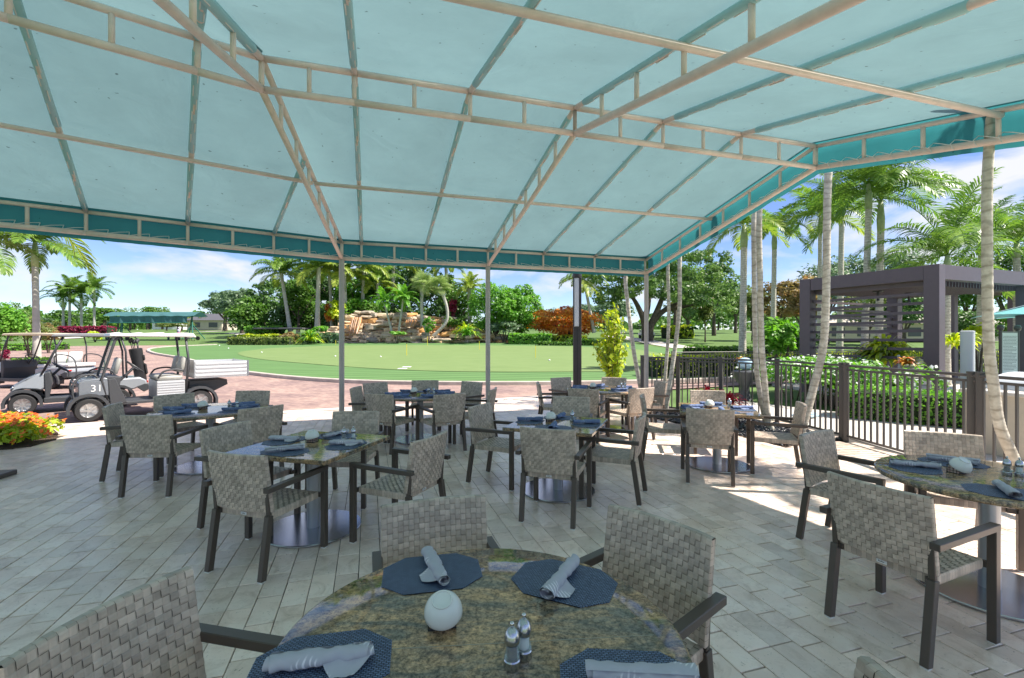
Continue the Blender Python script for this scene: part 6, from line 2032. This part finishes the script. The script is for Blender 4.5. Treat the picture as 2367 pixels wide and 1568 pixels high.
def hedge(pts, w, h, label, m='lf_green', dens=420, leaf=.07, z0=None, cat='hedge', name='hedge', group=None, rough=.06, nmax=16000):
    """clipped hedge along a line: dark inside and a skin of leaves"""
    pts = [Vector((*p, 0)) for p in pts]
    root = thing(name, label, cat, (0, 0, 0), 0, group)
    core = MB(); P_, N_ = [], []
    tot = sum((b - a).length for a, b in zip(pts, pts[1:]))
    for a, b in zip(pts, pts[1:]):
        d = (b - a); L = d.length; d.normalize(); s = Vector((-d.y, d.x, 0))
        ga, gb = (float(zt(a.x, a.y)), float(zt(b.x, b.y))) if z0 is None else (z0, z0)
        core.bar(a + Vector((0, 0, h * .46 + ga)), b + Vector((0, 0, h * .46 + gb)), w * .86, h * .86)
        n = min(nmax, int(dens * L * (w + 2 * h)))
        k = RNG.uniform(0, 1, n); side = RNG.choice(4, n, p=[.34, .30, .30, .06])
        for i in range(n):
            t = k[i]; q = a.lerp(b, t); g = ga + (gb - ga) * t
            u = RNG.uniform(-.5, .5); e = RNG.normal(0, rough) * .5
            wav = 1 + .05 * math.sin(t * L * 2.1) 
            if side[i] == 0: P_.append(q + s * u * w + Vector((0, 0, g + h * wav + e))); N_.append((0, 0, 1))
            elif side[i] < 3:
                sg = 1 if side[i] == 1 else -1
                P_.append(q + s * (sg * (w / 2 + e)) + Vector((0, 0, g + h * (u + .5)))); N_.append((s.x * sg, s.y * sg, .3))
            else:
                P_.append((a if u < 0 else b) + s * u * w + Vector((0, 0, g + h * RNG.uniform(0, 1)))); N_.append((d.x, d.y, .2))
    core.build('shade_core', M['hedge_shade'], root)  # block whose near-black colour stands for the shade among the leaves
    me = leaf_mesh('foliage', [tuple(p) for p in P_], N_, leaf, M[m], .6, None, .7)
    link('foliage', me, None, root)
    return root
# --- by the fence
hedge([(7.15, 10.15), (8.6, 8.85), (10.4, 7.85), (12.2, 7.25)], .85, .60, 'clipped green hedge along the walk outside the fence', 'lf_bright', 620, .065, 0.0, rough=.05)
def flowershrub():
    root = thing('flowering_shrub', 'spreading shrub with white flowers between the fence and the pergola', 'shrub', (0, 0, 0))
    a, b = Vector((7.3, 12.6, 0)), Vector((9.0, 12.0, 0))
    P_, N_, V_ = [], [], []; FP = []
    for i in range(46):
        t = RNG.uniform(0, 1); c = a.lerp(b, t) + Vector((RNG.normal(0, .45), RNG.normal(0, .7), 0)); r = RNG.uniform(.35, .6)
        top = 1.18 - .12 * abs(c.y - 12.3) + RNG.normal(0, .06)
        d = sph(170); d[:, 2] = np.abs(d[:, 2])
        q = np.array([c.x, c.y, top - r]) + d * r * RNG.uniform(.75, 1.05, (170, 1)); P_ += list(q); N_ += list(d + [0, 0, .4]); V_ += list(RNG.uniform(0, .6, 170) + RNG.uniform(0, .4))
        w = RNG.choice(170, 26); FP += list(q[w] + d[w] * .04)
    zz = np.array(P_); 
    link('foliage', leaf_mesh('foliage', P_, N_, .10, M['lf_bright'], .55, np.array(V_), .6), None, root)
    o = link('blossom', leaf_mesh('blossom', FP, np.tile([0, -.3, 1.0], (len(FP), 1)), .085, M['lf_white'], .9, None, .5), None, root); o['kind'] = 'stuff'
    lo = MB()
    for i in range(40):
        c = a.lerp(b, RNG.uniform(0, 1)) + Vector((RNG.normal(0, .5), RNG.normal(0, .6), 0)); lo.tube([(c.x, c.y, -.05), (c.x + RNG.normal(0, .15), c.y, .9)], [.02, .008], 5)
    o = lo.build('stem', M['trunkdark'], root); o['kind'] = 'stuff'
flowershrub()
shrub(2010, 855, 930, 11.6, 210, 'tangle of low green leaves below the white flowering shrub', 'lf_green', 3800, 60, leaf=.085, z0=0, dep=.35)
shrub(1805, 735, 830, 17, 120, 'bright glossy big leaved shrub right of the paired thin trunks', 'lf_bright', 1700, 26, leaf=.22, z0=0)
shrub(1855, 755, 830, 20, 110, 'dark green shrub left of the pergola corner post', 'lf_dark', 1800, 26, leaf=.14, z0=0)
hedge([(5.8, 19.5), (9.5, 20.4), (16, 22.2), (26, 25.0)], 1.1, .95, 'yellow green clipped hedge running behind the pergola', 'lf_yellow', 60, .14, 0.0)
def spiky(px, py, Y, size, label, m, n=70, name='bromeliad', z0=None, w=.05, nroot=1, spread=.0, cat='plant'):
    """rosettes of long arching strap leaves"""
    base = W(px, py, Y)
    root = thing(name, label, cat, base)
    rng = np.random.default_rng(int(px * 7 + py))
    for k in range(nroot):
        V, Fc, val = [], [], []
        for i in range(n):
            a = rng.uniform(0, 6.283); el = rng.uniform(.15, 1.35); L = size * rng.uniform(.7, 1.1)
            d = np.array([math.cos(a) * math.cos(el), math.sin(a) * math.cos(el), math.sin(el)]); s = np.array([-math.sin(a), math.cos(a), 0])
            c0 = np.array([0, 0, 0.]); c1 = d * L * .5; c2 = c1 + (d + [0, 0, -.55]) * L * .3; c3 = c2 + (d + [0, 0, -1.2]) * L * .25
            b = len(V)
            for c, q in ((c0, .5), (c1, 1), (c2, .8), (c3, .05)): V.append(tuple(c - s * w * q)); V.append(tuple(c + s * w * q))
            v = rng.uniform(0, 1)
            for j in range(3): Fc.append((b + 2 * j, b + 2 * j + 1, b + 2 * j + 3, b + 2 * j + 2)); val.append(v)
        me = bpy.data.meshes.new('leaf_rosette'); me.from_pydata(V, [], Fc)
        at = me.attributes.new('leaf', 'FLOAT', 'FACE'); at.data.foreach_set('value', np.array(val, np.float32)); me.materials.append(M[m[k % len(m)]])
        o = (rng.uniform(-1, 1) * spread, rng.uniform(-.6, .6) * spread, rng.uniform(-.12, .12) * size)
        link('leaf_rosette', me, None, root, o)
    return root
spiky(1650, 935, 9.0, .46, 'crimson and yellow bromeliad clump between the chair and the fence', ['red_leaf', 'red_leaf', 'lf_yellow'], 70, nroot=7, spread=.33, w=.022)
spiky(1700, 960, 8.8, .30, 'small yellow green bromeliad at the foot of the crimson clump', ['lf_yellow', 'red_leaf'], 46, nroot=2, spread=.12, w=.02)
spiky(2068, 826, 13.2, .9, 'large golden green bromeliads behind the planter box', ['lf_yellow', 'lf_olive', 'lf_yellow'], 80, nroot=6, spread=.6, w=.05)
spiky(2016, 830, 13.9, .5, 'reddish spiky plant left of the golden bromeliads', ['lf_croton', 'lf_olive'], 50, nroot=2, spread=.2, w=.035)
spiky(2102, 840, 11.35, .34, 'red centred bromeliad growing in the white planter box', ['lf_croton', 'lf_olive'], 46, nroot=2, spread=.08, w=.03)
spiky(1716, 838, 13, .26, 'small spiky plant at the base of the palm beyond the fence', ['lf_olive', 'lf_croton'], 26, nroot=2, spread=.15, w=.03)
spiky(2215, 800, 14.6, .6, 'yellow tinged spiky plants beside the lounge chair', ['lf_yellow'], 50, nroot=3, spread=.4, w=.04)
# shrubs behind the pool deck
shrub(2230, 715, 800, 24, 120, 'dark dense shrub seen through the pergola front', 'lf_dark', 2400, 34, leaf=.16, z0=0)
shrub(2262, 742, 800, 20, 60, 'yellow green bush right of the grey cylinder', 'lf_yellow', 900, 16, leaf=.13, z0=0)
shrub(2350, 720, 800, 22, 110, 'green bush behind the notice board', 'lf_green', 1800, 26, leaf=.15, z0=0)
# --- clusia by the lamp column
def clusia():
    root = thing('tall_shrub', 'tall narrow shrub with oval yellow green leaves between lamp column and corner post', 'shrub', (2.88, 13.2, 0))
    P_, N_, A_ = [], [], []
    rng = random.Random(4)
    st = MB()
    for k in range(44):
        a = rng.uniform(0, 6.28); h = rng.uniform(.8, 2.55) if k > 5 else rng.uniform(2.0, 2.72)
        q = rng.uniform(.15, .62) * (1.2 - h / 4.2)
        e = Vector((q * math.cos(a) - .06, q * math.sin(a), h))
        line = smooth_line([(0, 0, 0), (e.x * .3, e.y * .3, h * .5), e], 5); st.tube(line, [.016 * (1 - i / len(line) * .7) for i in range(len(line))], 5)
        for i in range(34):
            t = rng.uniform(.12, 1.0); j = min(len(line) - 2, int(t * (len(line) - 1))); c = line[j].lerp(line[j + 1], rng.random())
            o = Vector((rng.gauss(0, 1), rng.gauss(0, 1), rng.gauss(.7, .6))).normalized()
            P_.append(tuple(c + o * rng.uniform(.04, .12))); A_.append(tuple(o)); N_.append((o.x + rng.gauss(0, .4), o.y - .4 + rng.gauss(0, .4), .5))
    o = st.build('stem', M['trunkdark'], root, smooth=True); o['kind'] = 'stuff'
    link('foliage', leaf_mesh('foliage', P_, N_, .15, M['lf_yellow'], .62, None, .25, A_), None, root)
clusia()
# --- flower bed on the left
def flowers():
    P_, N_, FP, V_ = [], [], [], []
    for i in range(60):
        t = RNG.uniform(0, 1)
        c = np.array([-7.55 - RNG.uniform(0, 1.5), 7.18 + RNG.normal(0, .18), 0])
        c[1] -= (c[0] + 7.55) * .55
        r = RNG.uniform(.14, .24); d = sph(70); d[:, 2] = np.abs(d[:, 2])
        q = c + np.array([0, 0, .10]) + d * r * np.array([1, 1, 1.15]); P_ += list(q); N_ += list(d + [0, 0, .5]); V_ += list(np.clip(RNG.uniform(.2, 1) * .6 + RNG.uniform(0, .5, 70), 0, 1))
        if RNG.random() < .8:
            w = RNG.choice(70, 7); FP += list(q[w] + d[w] * .03 + [0, 0, .03])
    o = link('bedding_flowers', leaf_mesh('bedding_flowers', P_, N_, .10, M['lf_yellow'], .5, np.array(V_) * .6, .5), None)
    tag(o, 'low green and yellow bedding leaves in the curved flower bed', 'bedding plants', kind='stuff')
    n = len(FP); FP = np.repeat(np.array(FP), 4, 0) + RNG.normal(0, .018, (n * 4, 3))
    o = link('orange_flowers', leaf_mesh('orange_flowers', FP, np.tile([0, -.5, 1.0], (n * 4, 1)), .055, M['lf_flower'], .95, np.repeat(RNG.uniform(0, .75, n), 4), .35), None)
    tag(o, 'bright orange flower heads in the curved bed at the left', 'flowers', kind='stuff')
flowers()
t_ = thing('tree_stub', 'brown trunk at the left edge, rising from the flower bed', 'tree', (-8.62, 7.72, 0))
trunk(t_, [(0, 0, -.05), (-.02, 0, .3), (-.12, 0, .9), (-.25, 0, 2.2), (-.3, 0, 4.2)], [.10, .085, .08, .07, .06], M['trunkdark'], .1)
crown(t_, (-.3, 0, 4.2), FR_MID, 12, 77, .8)
# --- left middle ground
shrub(5, 702, 800, 22, 95, 'large yellow green bush at the left edge behind the cart', 'lf_bright', 2600, 34, leaf=.18)
shrub(70, 735, 795, 34, 90, 'olive bush left of the big royal palm', 'lf_olive', 1500, 24)
shrub(112, 748, 795, 40, 60, 'reddish brown bush right of the big royal palm', 'lf_brown', 1000, 18)
hedge([(-49, 42.5), (-43.5, 45.5)], 1.4, .6, 'low green border hedge along the far edge of the brick drive', 'lf_bright', 60, .22)
hedge([(-20.5, 19.5), (-18.4, 19.2)], 1.0, .8, 'short green hedge seen under the cream cart roof', 'lf_green', 200, .12)
shrub(8, 806, 832, 19, 26, 'small shrub with red flowers at the left edge', 'lf_maroon', 300, 8, leaf=.1)
hedge([(-75.5, 78), (-70, 79), (-68, 79)], 1.8, 1.1, 'long low maroon hedge in front of the royal palms', 'lf_maroon', 30, .5)
hedge([(-79, 77.5), (-76.2, 77.7)], 1.8, 1.2, 'short green hedge at the left end of the maroon hedge', 'lf_green', 40, .5)
shrub(220, 765, 786, 58, 36, 'yellow bush in front of the maroon hedge', 'lf_yellow', 500, 14)
hedge([(-32.6, 57.5), (-29.0, 58.5)], 3.2, 1.9, 'boxy clipped bright hedge left of the shelter', 'lf_bright', 60, .32)
hedge([(-32.2, 55.2), (-27.6, 55.2)], 1.2, 1.05, 'upper tier of the low clipped hedge by the green', 'lf_yellow', 70, .3)
hedge([(-31.6, 52.2), (-24.8, 52.2)], 1.2, .85, 'lower tier of the low clipped hedge by the green', 'lf_olive', 70, .3)
shrub(668, 768, 795, 53.5, 50, 'brownish flowering shrub at the end of the tiered hedges', 'lf_brown', 700, 14)
def cycad(px, py, Y, s, label): spiky(px, py, Y, s, label, ['lf_yellow', 'lf_bright'], 60, 'cycad', nroot=2, spread=.2, w=.09, cat='cycad')
cycad(719, 788, 53, 1.9, 'yellow green sago cycad left of the rock waterfall')
cycad(1077, 772, 54, 2.1, 'yellow green sago cycad at the right end of the waterfall')
hedge([(-25.5, 55), (-20.2, 55.4)], 1.6, 1.2, 'grey green low hedge left of the waterfall', 'lf_grey', 50, .35)
shrub(759, 700, 748, 60, 26, 'small russet shrub left of the left awning post', 'lf_croton', 420, 12)
shrub(780, 690, 745, 59.5, 44, 'yellow green shrub behind the left awning post', 'lf_yellow', 700, 16)
shrub(740, 752, 768, 55, 40, 'bright fern clump at the left end of the rocks', 'lf_bright', 420, 12)
shrub(815, 690, 735, 61, 70, 'bright ferny bushes above the left cascade', 'lf_bright', 1200, 22)
shrub(850, 695, 735, 62, 60, 'darker ferny bushes above the left cascade', 'lf_green', 1200, 22)
shrub(991, 733, 770, 55.3, 37, 'neat rounded bright bush between the thatch palm trunks', 'lf_bright', 1400, 60, br=.18, leaf=.24)
shrub(918, 766, 776, 54.3, 44, 'low bright groundcover patch at the foot of the rocks', 'lf_bright', 420, 14)
shrub(1048, 690, 735, 60, 26, 'magenta leaved shrub beside the big round tree', 'lf_maroon', 420, 12)
shrub(1050, 730, 760, 58, 70, 'ferny green plants right above the right cascade', 'lf_green', 800, 20)
GB = 'dense trees behind the waterfall'
for k_, (px_, w_, lf_, lb_) in enumerate(((575, 110, 'lf_green', 'shadowy undergrowth behind the boxy hedge'), (650, 120, 'lf_dark', 'shadowy undergrowth behind the shelter roof'), (720, 120, 'lf_green', 'shadowy undergrowth left of the left post'), (790, 130, 'lf_dark', 'shadowy undergrowth behind the left post'), (870, 140, 'lf_green', 'shadowy undergrowth above the main cascade'), (950, 140, 'lf_dark', 'shadowy undergrowth behind the small bright palms'), (1030, 130, 'lf_dark', 'shadowy undergrowth behind the thatch palms'))):
    shrub(px_, 688, 775, 67 + k_ % 3, w_, lb_, lf_, 2600, 40, group='undergrowth behind the waterfall', leaf=.5)
tree(560, 666, 775, 78, 117, 'rounded grey green tree left of the waterfall grove', 'lf_grey', 3000, 40, 1, group=GB)
tree(520, 676, 775, 95, 117, 'farther rounded tree left of the waterfall grove', 'lf_grey', 2400, 36, 2, group=GB)
tree(610, 650, 770, 70, 104, 'thin crowned dark tree behind the boxy hedge', 'lf_dark', 2000, 36, 3, group=GB, br=.28)
tree(640, 643, 770, 72, 91, 'airy dark tree between the two left coconut palms', 'lf_dark', 1700, 34, 4, group=GB, br=.28)
tree(690, 646, 770, 66, 96, 'dense dark green tree behind the flat shelter roof', 'lf_green', 3000, 40, 5, group=GB)
tree(712, 606, 765, 74, 117, 'tall dark tree filling the gap behind the coconut trunks', 'lf_dark', 3200, 44, 6, group=GB)
tree(770, 608, 760, 72, 117, 'tall dark tree behind the left awning post', 'lf_dark', 3200, 44, 7, group=GB)
tree(820, 613, 760, 70, 91, 'bright green tree above the left cascade', 'lf_bright', 2600, 40, 8, group=GB)
tree(870, 606, 760, 73, 117, 'tall mixed green tree above the middle of the waterfall', 'lf_green', 3000, 44, 9, group=GB)
tree(930, 596, 760, 75, 130, 'tallest dark tree behind the small bright palms', 'lf_dark', 3400, 46, 10, group=GB)
tree(975, 606, 760, 72, 104, 'dark tree behind the thatch palm crowns', 'lf_dark', 3000, 44, 11, group=GB)
tree(1025, 628, 762, 70, 104, 'green tree right of the thatch palms', 'lf_green', 2800, 40, 12, group=GB)
tree(1060, 654, 770, 66, 91, 'lower green tree left of the big round tree', 'lf_green', 2000, 34, 13, group=GB)
shrub(1142, 648, 778, 57.5, 150, 'big dome of glossy bright green leaves behind the centre awning post', 'lf_bright', 14000, 110, leaf=.30, br=.24, cat='tree', name='tree')
shrub(1200, 656, 778, 60, 120, 'right half of the big bright green dome tree', 'lf_bright', 11000, 100, leaf=.30, br=.24, cat='tree', name='tree')
shrub(1308, 706, 780, 58, 185, 'wide mound of orange and yellow croton behind the lamp column', 'lf_croton', 10000, 100, leaf=.30, br=.24, cat='shrub', name='croton_shrub')
hedge([(6.2, 52), (10, 51.5)], 2.6, .7, 'low dark green groundcover between lamp column and corner post', 'lf_green', 55, .33)
hedge([(-.2, 54.5), (4.6, 54)], 3.4, 1.15, 'light green groundcover mound in front of the croton', 'lf_bright', 55, .33)
hedge([(3.0, 51.3), (6.5, 50.8)], 1.2, .42, 'darker clipped strip in front of the light groundcover', 'lf_green', 60, .3)
hedge([(3.2, 57), (9, 56)], 2.2, .9, 'yellow flecked groundcover at the foot of the croton', 'lf_yellow', 50, .3)
shrub(1165, 742, 772, 56, 90, 'blue green shrubs below the round tree', 'lf_grey', 1200, 24)
hedge([(12.5, 33.5), (16.5, 30.3), (18.6, 28.6)], 1.3, .9, 'dark leafy border hedge right of the corner post', 'lf_green', 90, .2)
# --- oak and the woodland on the right
def oak():
    Y = 60; b = GX(1496, Y); s = Y / F
    root = thing('oak_tree', 'huge spreading oak with forked dark trunk behind the corner post', 'tree', b)
    def q(px, py, dy=0): v = W(px, py, Y + dy); return v - b
    for pts, r in (([(1492, 800), (1490, 750), (1470, 700), (1440, 660)], (.55, .42, .28, .1)), ([(1500, 800), (1505, 752), (1540, 715), (1600, 690)], (.6, .46, .32, .12)), ([(1505, 752), (1530, 690), (1540, 640)], (.45, .3, .1)), ([(1490, 745), (1500, 690), (1500, 630)], (.45, .3, .1)), ([(1540, 715), (1590, 705), (1650, 690)], (.4, .3, .12))):
        line = smooth_line([q(*p) for p in pts], 5); rr = np.interp(np.linspace(0, 1, len(line)), np.linspace(0, 1, len(r)), r)
        MB().tube(line, list(rr), 9).build('branch', M['trunkdark'], root, smooth=True)
    rng = np.random.default_rng(5); P_, N_, V_ = [], [], []
    blobs = []
    for (x0, x1, y0, y1, n) in ((1385, 1480, 600, 690, 30), (1440, 1560, 580, 660, 44), (1540, 1690, 580, 690, 60), (1580, 1700, 660, 730, 34), (1370, 1440, 640, 700, 12), (1500, 1600, 650, 700, 18)):
        for _ in range(n): blobs.append((rng.uniform(x0, x1), rng.uniform(y0, y1), rng.uniform(-6, 6), rng.uniform(9, 20)))
    for px, py, dy, r in blobs:
        n = 110; d = sph(n); c = np.array(q(px, py, dy)); rr = r * s
        P_ += list(c + d * rr * np.array([1.15, 1, .75]) * RNG.uniform(.4, 1, (n, 1)) ** .5); N_ += list(d + [0, 0, .6]); V_ += list(np.clip(RNG.uniform(0, .6) + RNG.uniform(0, .4, n), 0, 1))
    link('crown', leaf_mesh('crown', P_, N_, .38, M['lf_oak'], .55, np.array(V_), .55), None, root)
oak()
GR = 'woodland trees on the right'
tree(1650, 600, 775, 72, 110, 'tall full green tree right of the oak', 'lf_oak', 4200, 60, 21, group=GR, br=.28)
tree(1560, 600, 775, 78, 110, 'green tree showing through behind the oak', 'lf_green', 3000, 50, 22, group=GR)
tree(1700, 655, 780, 80, 90, 'grey green tree behind the long pale palm trunk', 'lf_grey', 2400, 36, 23, group=GR)
tree(1740, 660, 785, 60, 80, 'olive tree between the two palms beyond the fence', 'lf_olive', 2200, 36, 24, group=GR)
tree(1800, 650, 790, 48, 130, 'russet brown tree left of the pergola', 'lf_brown', 3800, 54, 25, group=GR, br=.3)
tree(1855, 640, 790, 44, 110, 'russet and olive tree at the pergola corner', 'lf_brown', 3400, 50, 26, group=GR, br=.3)
tree(1910, 600, 790, 55, 140, 'grey green tree above the left end of the pergola', 'lf_grey', 3600, 50, 27, group=GR)
tree(1990, 590, 790, 60, 150, 'broad grey green tree behind the two tall palms', 'lf_grey', 3800, 54, 28, group=GR)
tree(2080, 570, 790, 52, 150, 'grey green tree right of the tall palms', 'lf_grey', 3800, 54, 29, group=GR)
tree(2160, 600, 790, 45, 140, 'olive tree behind the pergola corner', 'lf_olive', 3400, 50, 30, group=GR)
tree(2240, 590, 790, 42, 150, 'green tree behind the pergola front', 'lf_green', 3600, 50, 31, group=GR)
tree(2330, 560, 790, 40, 160, 'dark green tree at the far right behind the umbrella', 'lf_oak', 3800, 54, 32, group=GR)
tree(2420, 540, 790, 38, 160, 'green tree cut by the right edge', 'lf_green', 3000, 50, 33, group=GR)
tree(2005, 660, 790, 40, 120, 'low dark spreading tree seen through the pergola slats, left', 'lf_olive', 3200, 44, 34, group=GR)
tree(2090, 665, 790, 38, 120, 'low dark spreading tree seen through the pergola slats, right', 'lf_dark', 3200, 44, 35, group=GR)
tree(1630, 700, 790, 58, 44, 'small tree with pale leaning trunk on the slope', 'lf_olive', 1200, 24, 36, group=GR, trunk_frac=.4)
tree(1590, 680, 775, 90, 120, 'distant trees seen under the oak branch', 'lf_olive', 2200, 36, 37, group=GR)
tree(1420, 690, 775, 95, 110, 'distant grey green trees behind the yellow green shrub', 'lf_grey', 2200, 36, 38, group=GR)
tree(1350, 700, 775, 110, 80, 'distant grey tree between lamp column and oak', 'lf_grey', 1500, 28, 39, group=GR)
hedge([(21.8, 66), (25.5, 67)], 2.5, 1.7, 'long yellow green clipped hedge under the oak', 'lf_yellow', 16, .5)
# --- distant tree line
rng_ = random.Random(21)
DM = []
for i in range(4):
    p, n, v = crown_pts(1, .8, .62, 26, 1300, .4)
    DM.append(leaf_mesh('crown', p, n, .13, M[('lf_grey', 'lf_green', 'lf_olive', 'lf_oak')[i]], .6, v, .5))
DT = MB().tube([(0, 0, -1.2), (.05, 0, -.2)], [.07, .05], 6).mesh('trunk', M['trunkdark'])
def far_tree(px, ytop, Y, wpx, k, label=None):
    b = GX(px, Y); H = HC - (ytop - CY) * Y / F - b.z; r = wpx * Y / F / 2
    root = thing('tree', label or 'distant tree in the line along the far edge of the course', 'tree', b, 0, 'distant trees along the course edge')
    link('crown', DM[k % 4], None, root, (0, 0, H * .60), (0, 0, rng_.uniform(0, 6)), (r, r, H * .62))
    link('trunk', DT, None, root, (0, 0, H * .6), None, (r, r, H * .5))
ORD = ['first', 'second', 'third', 'fourth', 'fifth', 'sixth', 'seventh', 'eighth', 'ninth', 'tenth', 'eleventh', 'twelfth', 'thirteenth', 'fourteenth', 'fifteenth', 'sixteenth', 'seventeenth', 'eighteenth', 'nineteenth', 'twentieth']
KC = ('grey green', 'mid green', 'olive', 'dark green')
for x0, x1, y0, y1, Ya, Yb, wa, wb, gap, where in ((5, 600, 724, 748, 120, 150, 40, 66, (28, 40), 'from the left along the far edge of the course'), (1245, 1400, 712, 738, 100, 120, 50, 80, (30, 42), 'from the left behind the lamp column'), (1660, 1790, 690, 725, 95, 120, 60, 100, (30, 42), 'from the left between the pale palms')):
    px, n = x0, 0
    while px < x1 and n < 20:
        k = rng_.randrange(4)
        far_tree(px, rng_.uniform(y0, y1), rng_.uniform(Ya, Yb), rng_.uniform(wa, wb), k, 'distant %s tree, %s %s' % (KC[k], ORD[n], where)); n += 1; px += rng_.uniform(*gap)
for px, yt, Y, w, k, lb in ((25, 700, 60, 80, 3, 'dark rounded tree at the far left behind the yellow green bush'), (150, 715, 100, 90, 1, 'green tree behind the left of the four royal palms'), (240, 708, 100, 110, 1, 'green tree behind the rightmost distant royal palm'), (300, 712, 105, 80, 3, 'green tree left behind the range shade'), (340, 706, 120, 70, 1, 'bright tree rising above the range shade'), (375, 710, 125, 70, 3, 'palm like clump rising above the range shade'), (480, 728, 110, 60, 2, 'small olive tree right of the range shade'), (420, 742, 100, 60, 2, 'low flat topped tree under the range shade'), (385, 744, 100, 50, 2, 'low flat topped tree left of the golfer')):
    far_tree(px, yt, Y, w, k, lb)
# parked cars under the far trees on the right, seen as pale shapes

# one far-off mass of woodland closing the view
def woods():
    n = 26000
    a = RNG.uniform(-1.25, 1.35, n); Y = RNG.uniform(150, 185, n); x = a * Y
    top = 5.0 + 1.6 * np.sin(a * 17) + 1.1 * np.sin(a * 41 + 1) + np.where(a > .35, 3.0, 0) + .8 * np.sin(a * 90)
    z = RNG.uniform(0, 1, n) ** .7 * top
    g = np.interp(Y, TY, TZ)
    p = np.stack([x, Y, g + z], 1)
    v = np.clip(.5 + .3 * np.sin(a * 60 + z) + RNG.uniform(-.3, .3, n), 0, 1)
    o = link('distant_woods', leaf_mesh('distant_woods', p, np.tile([0, -1, .6], (n, 1)), 1.5, M['lf_green'], .7, v, .6), None)
    tag(o, 'far green woodland closing the view beyond the golf course', 'woods', kind='stuff')
woods()
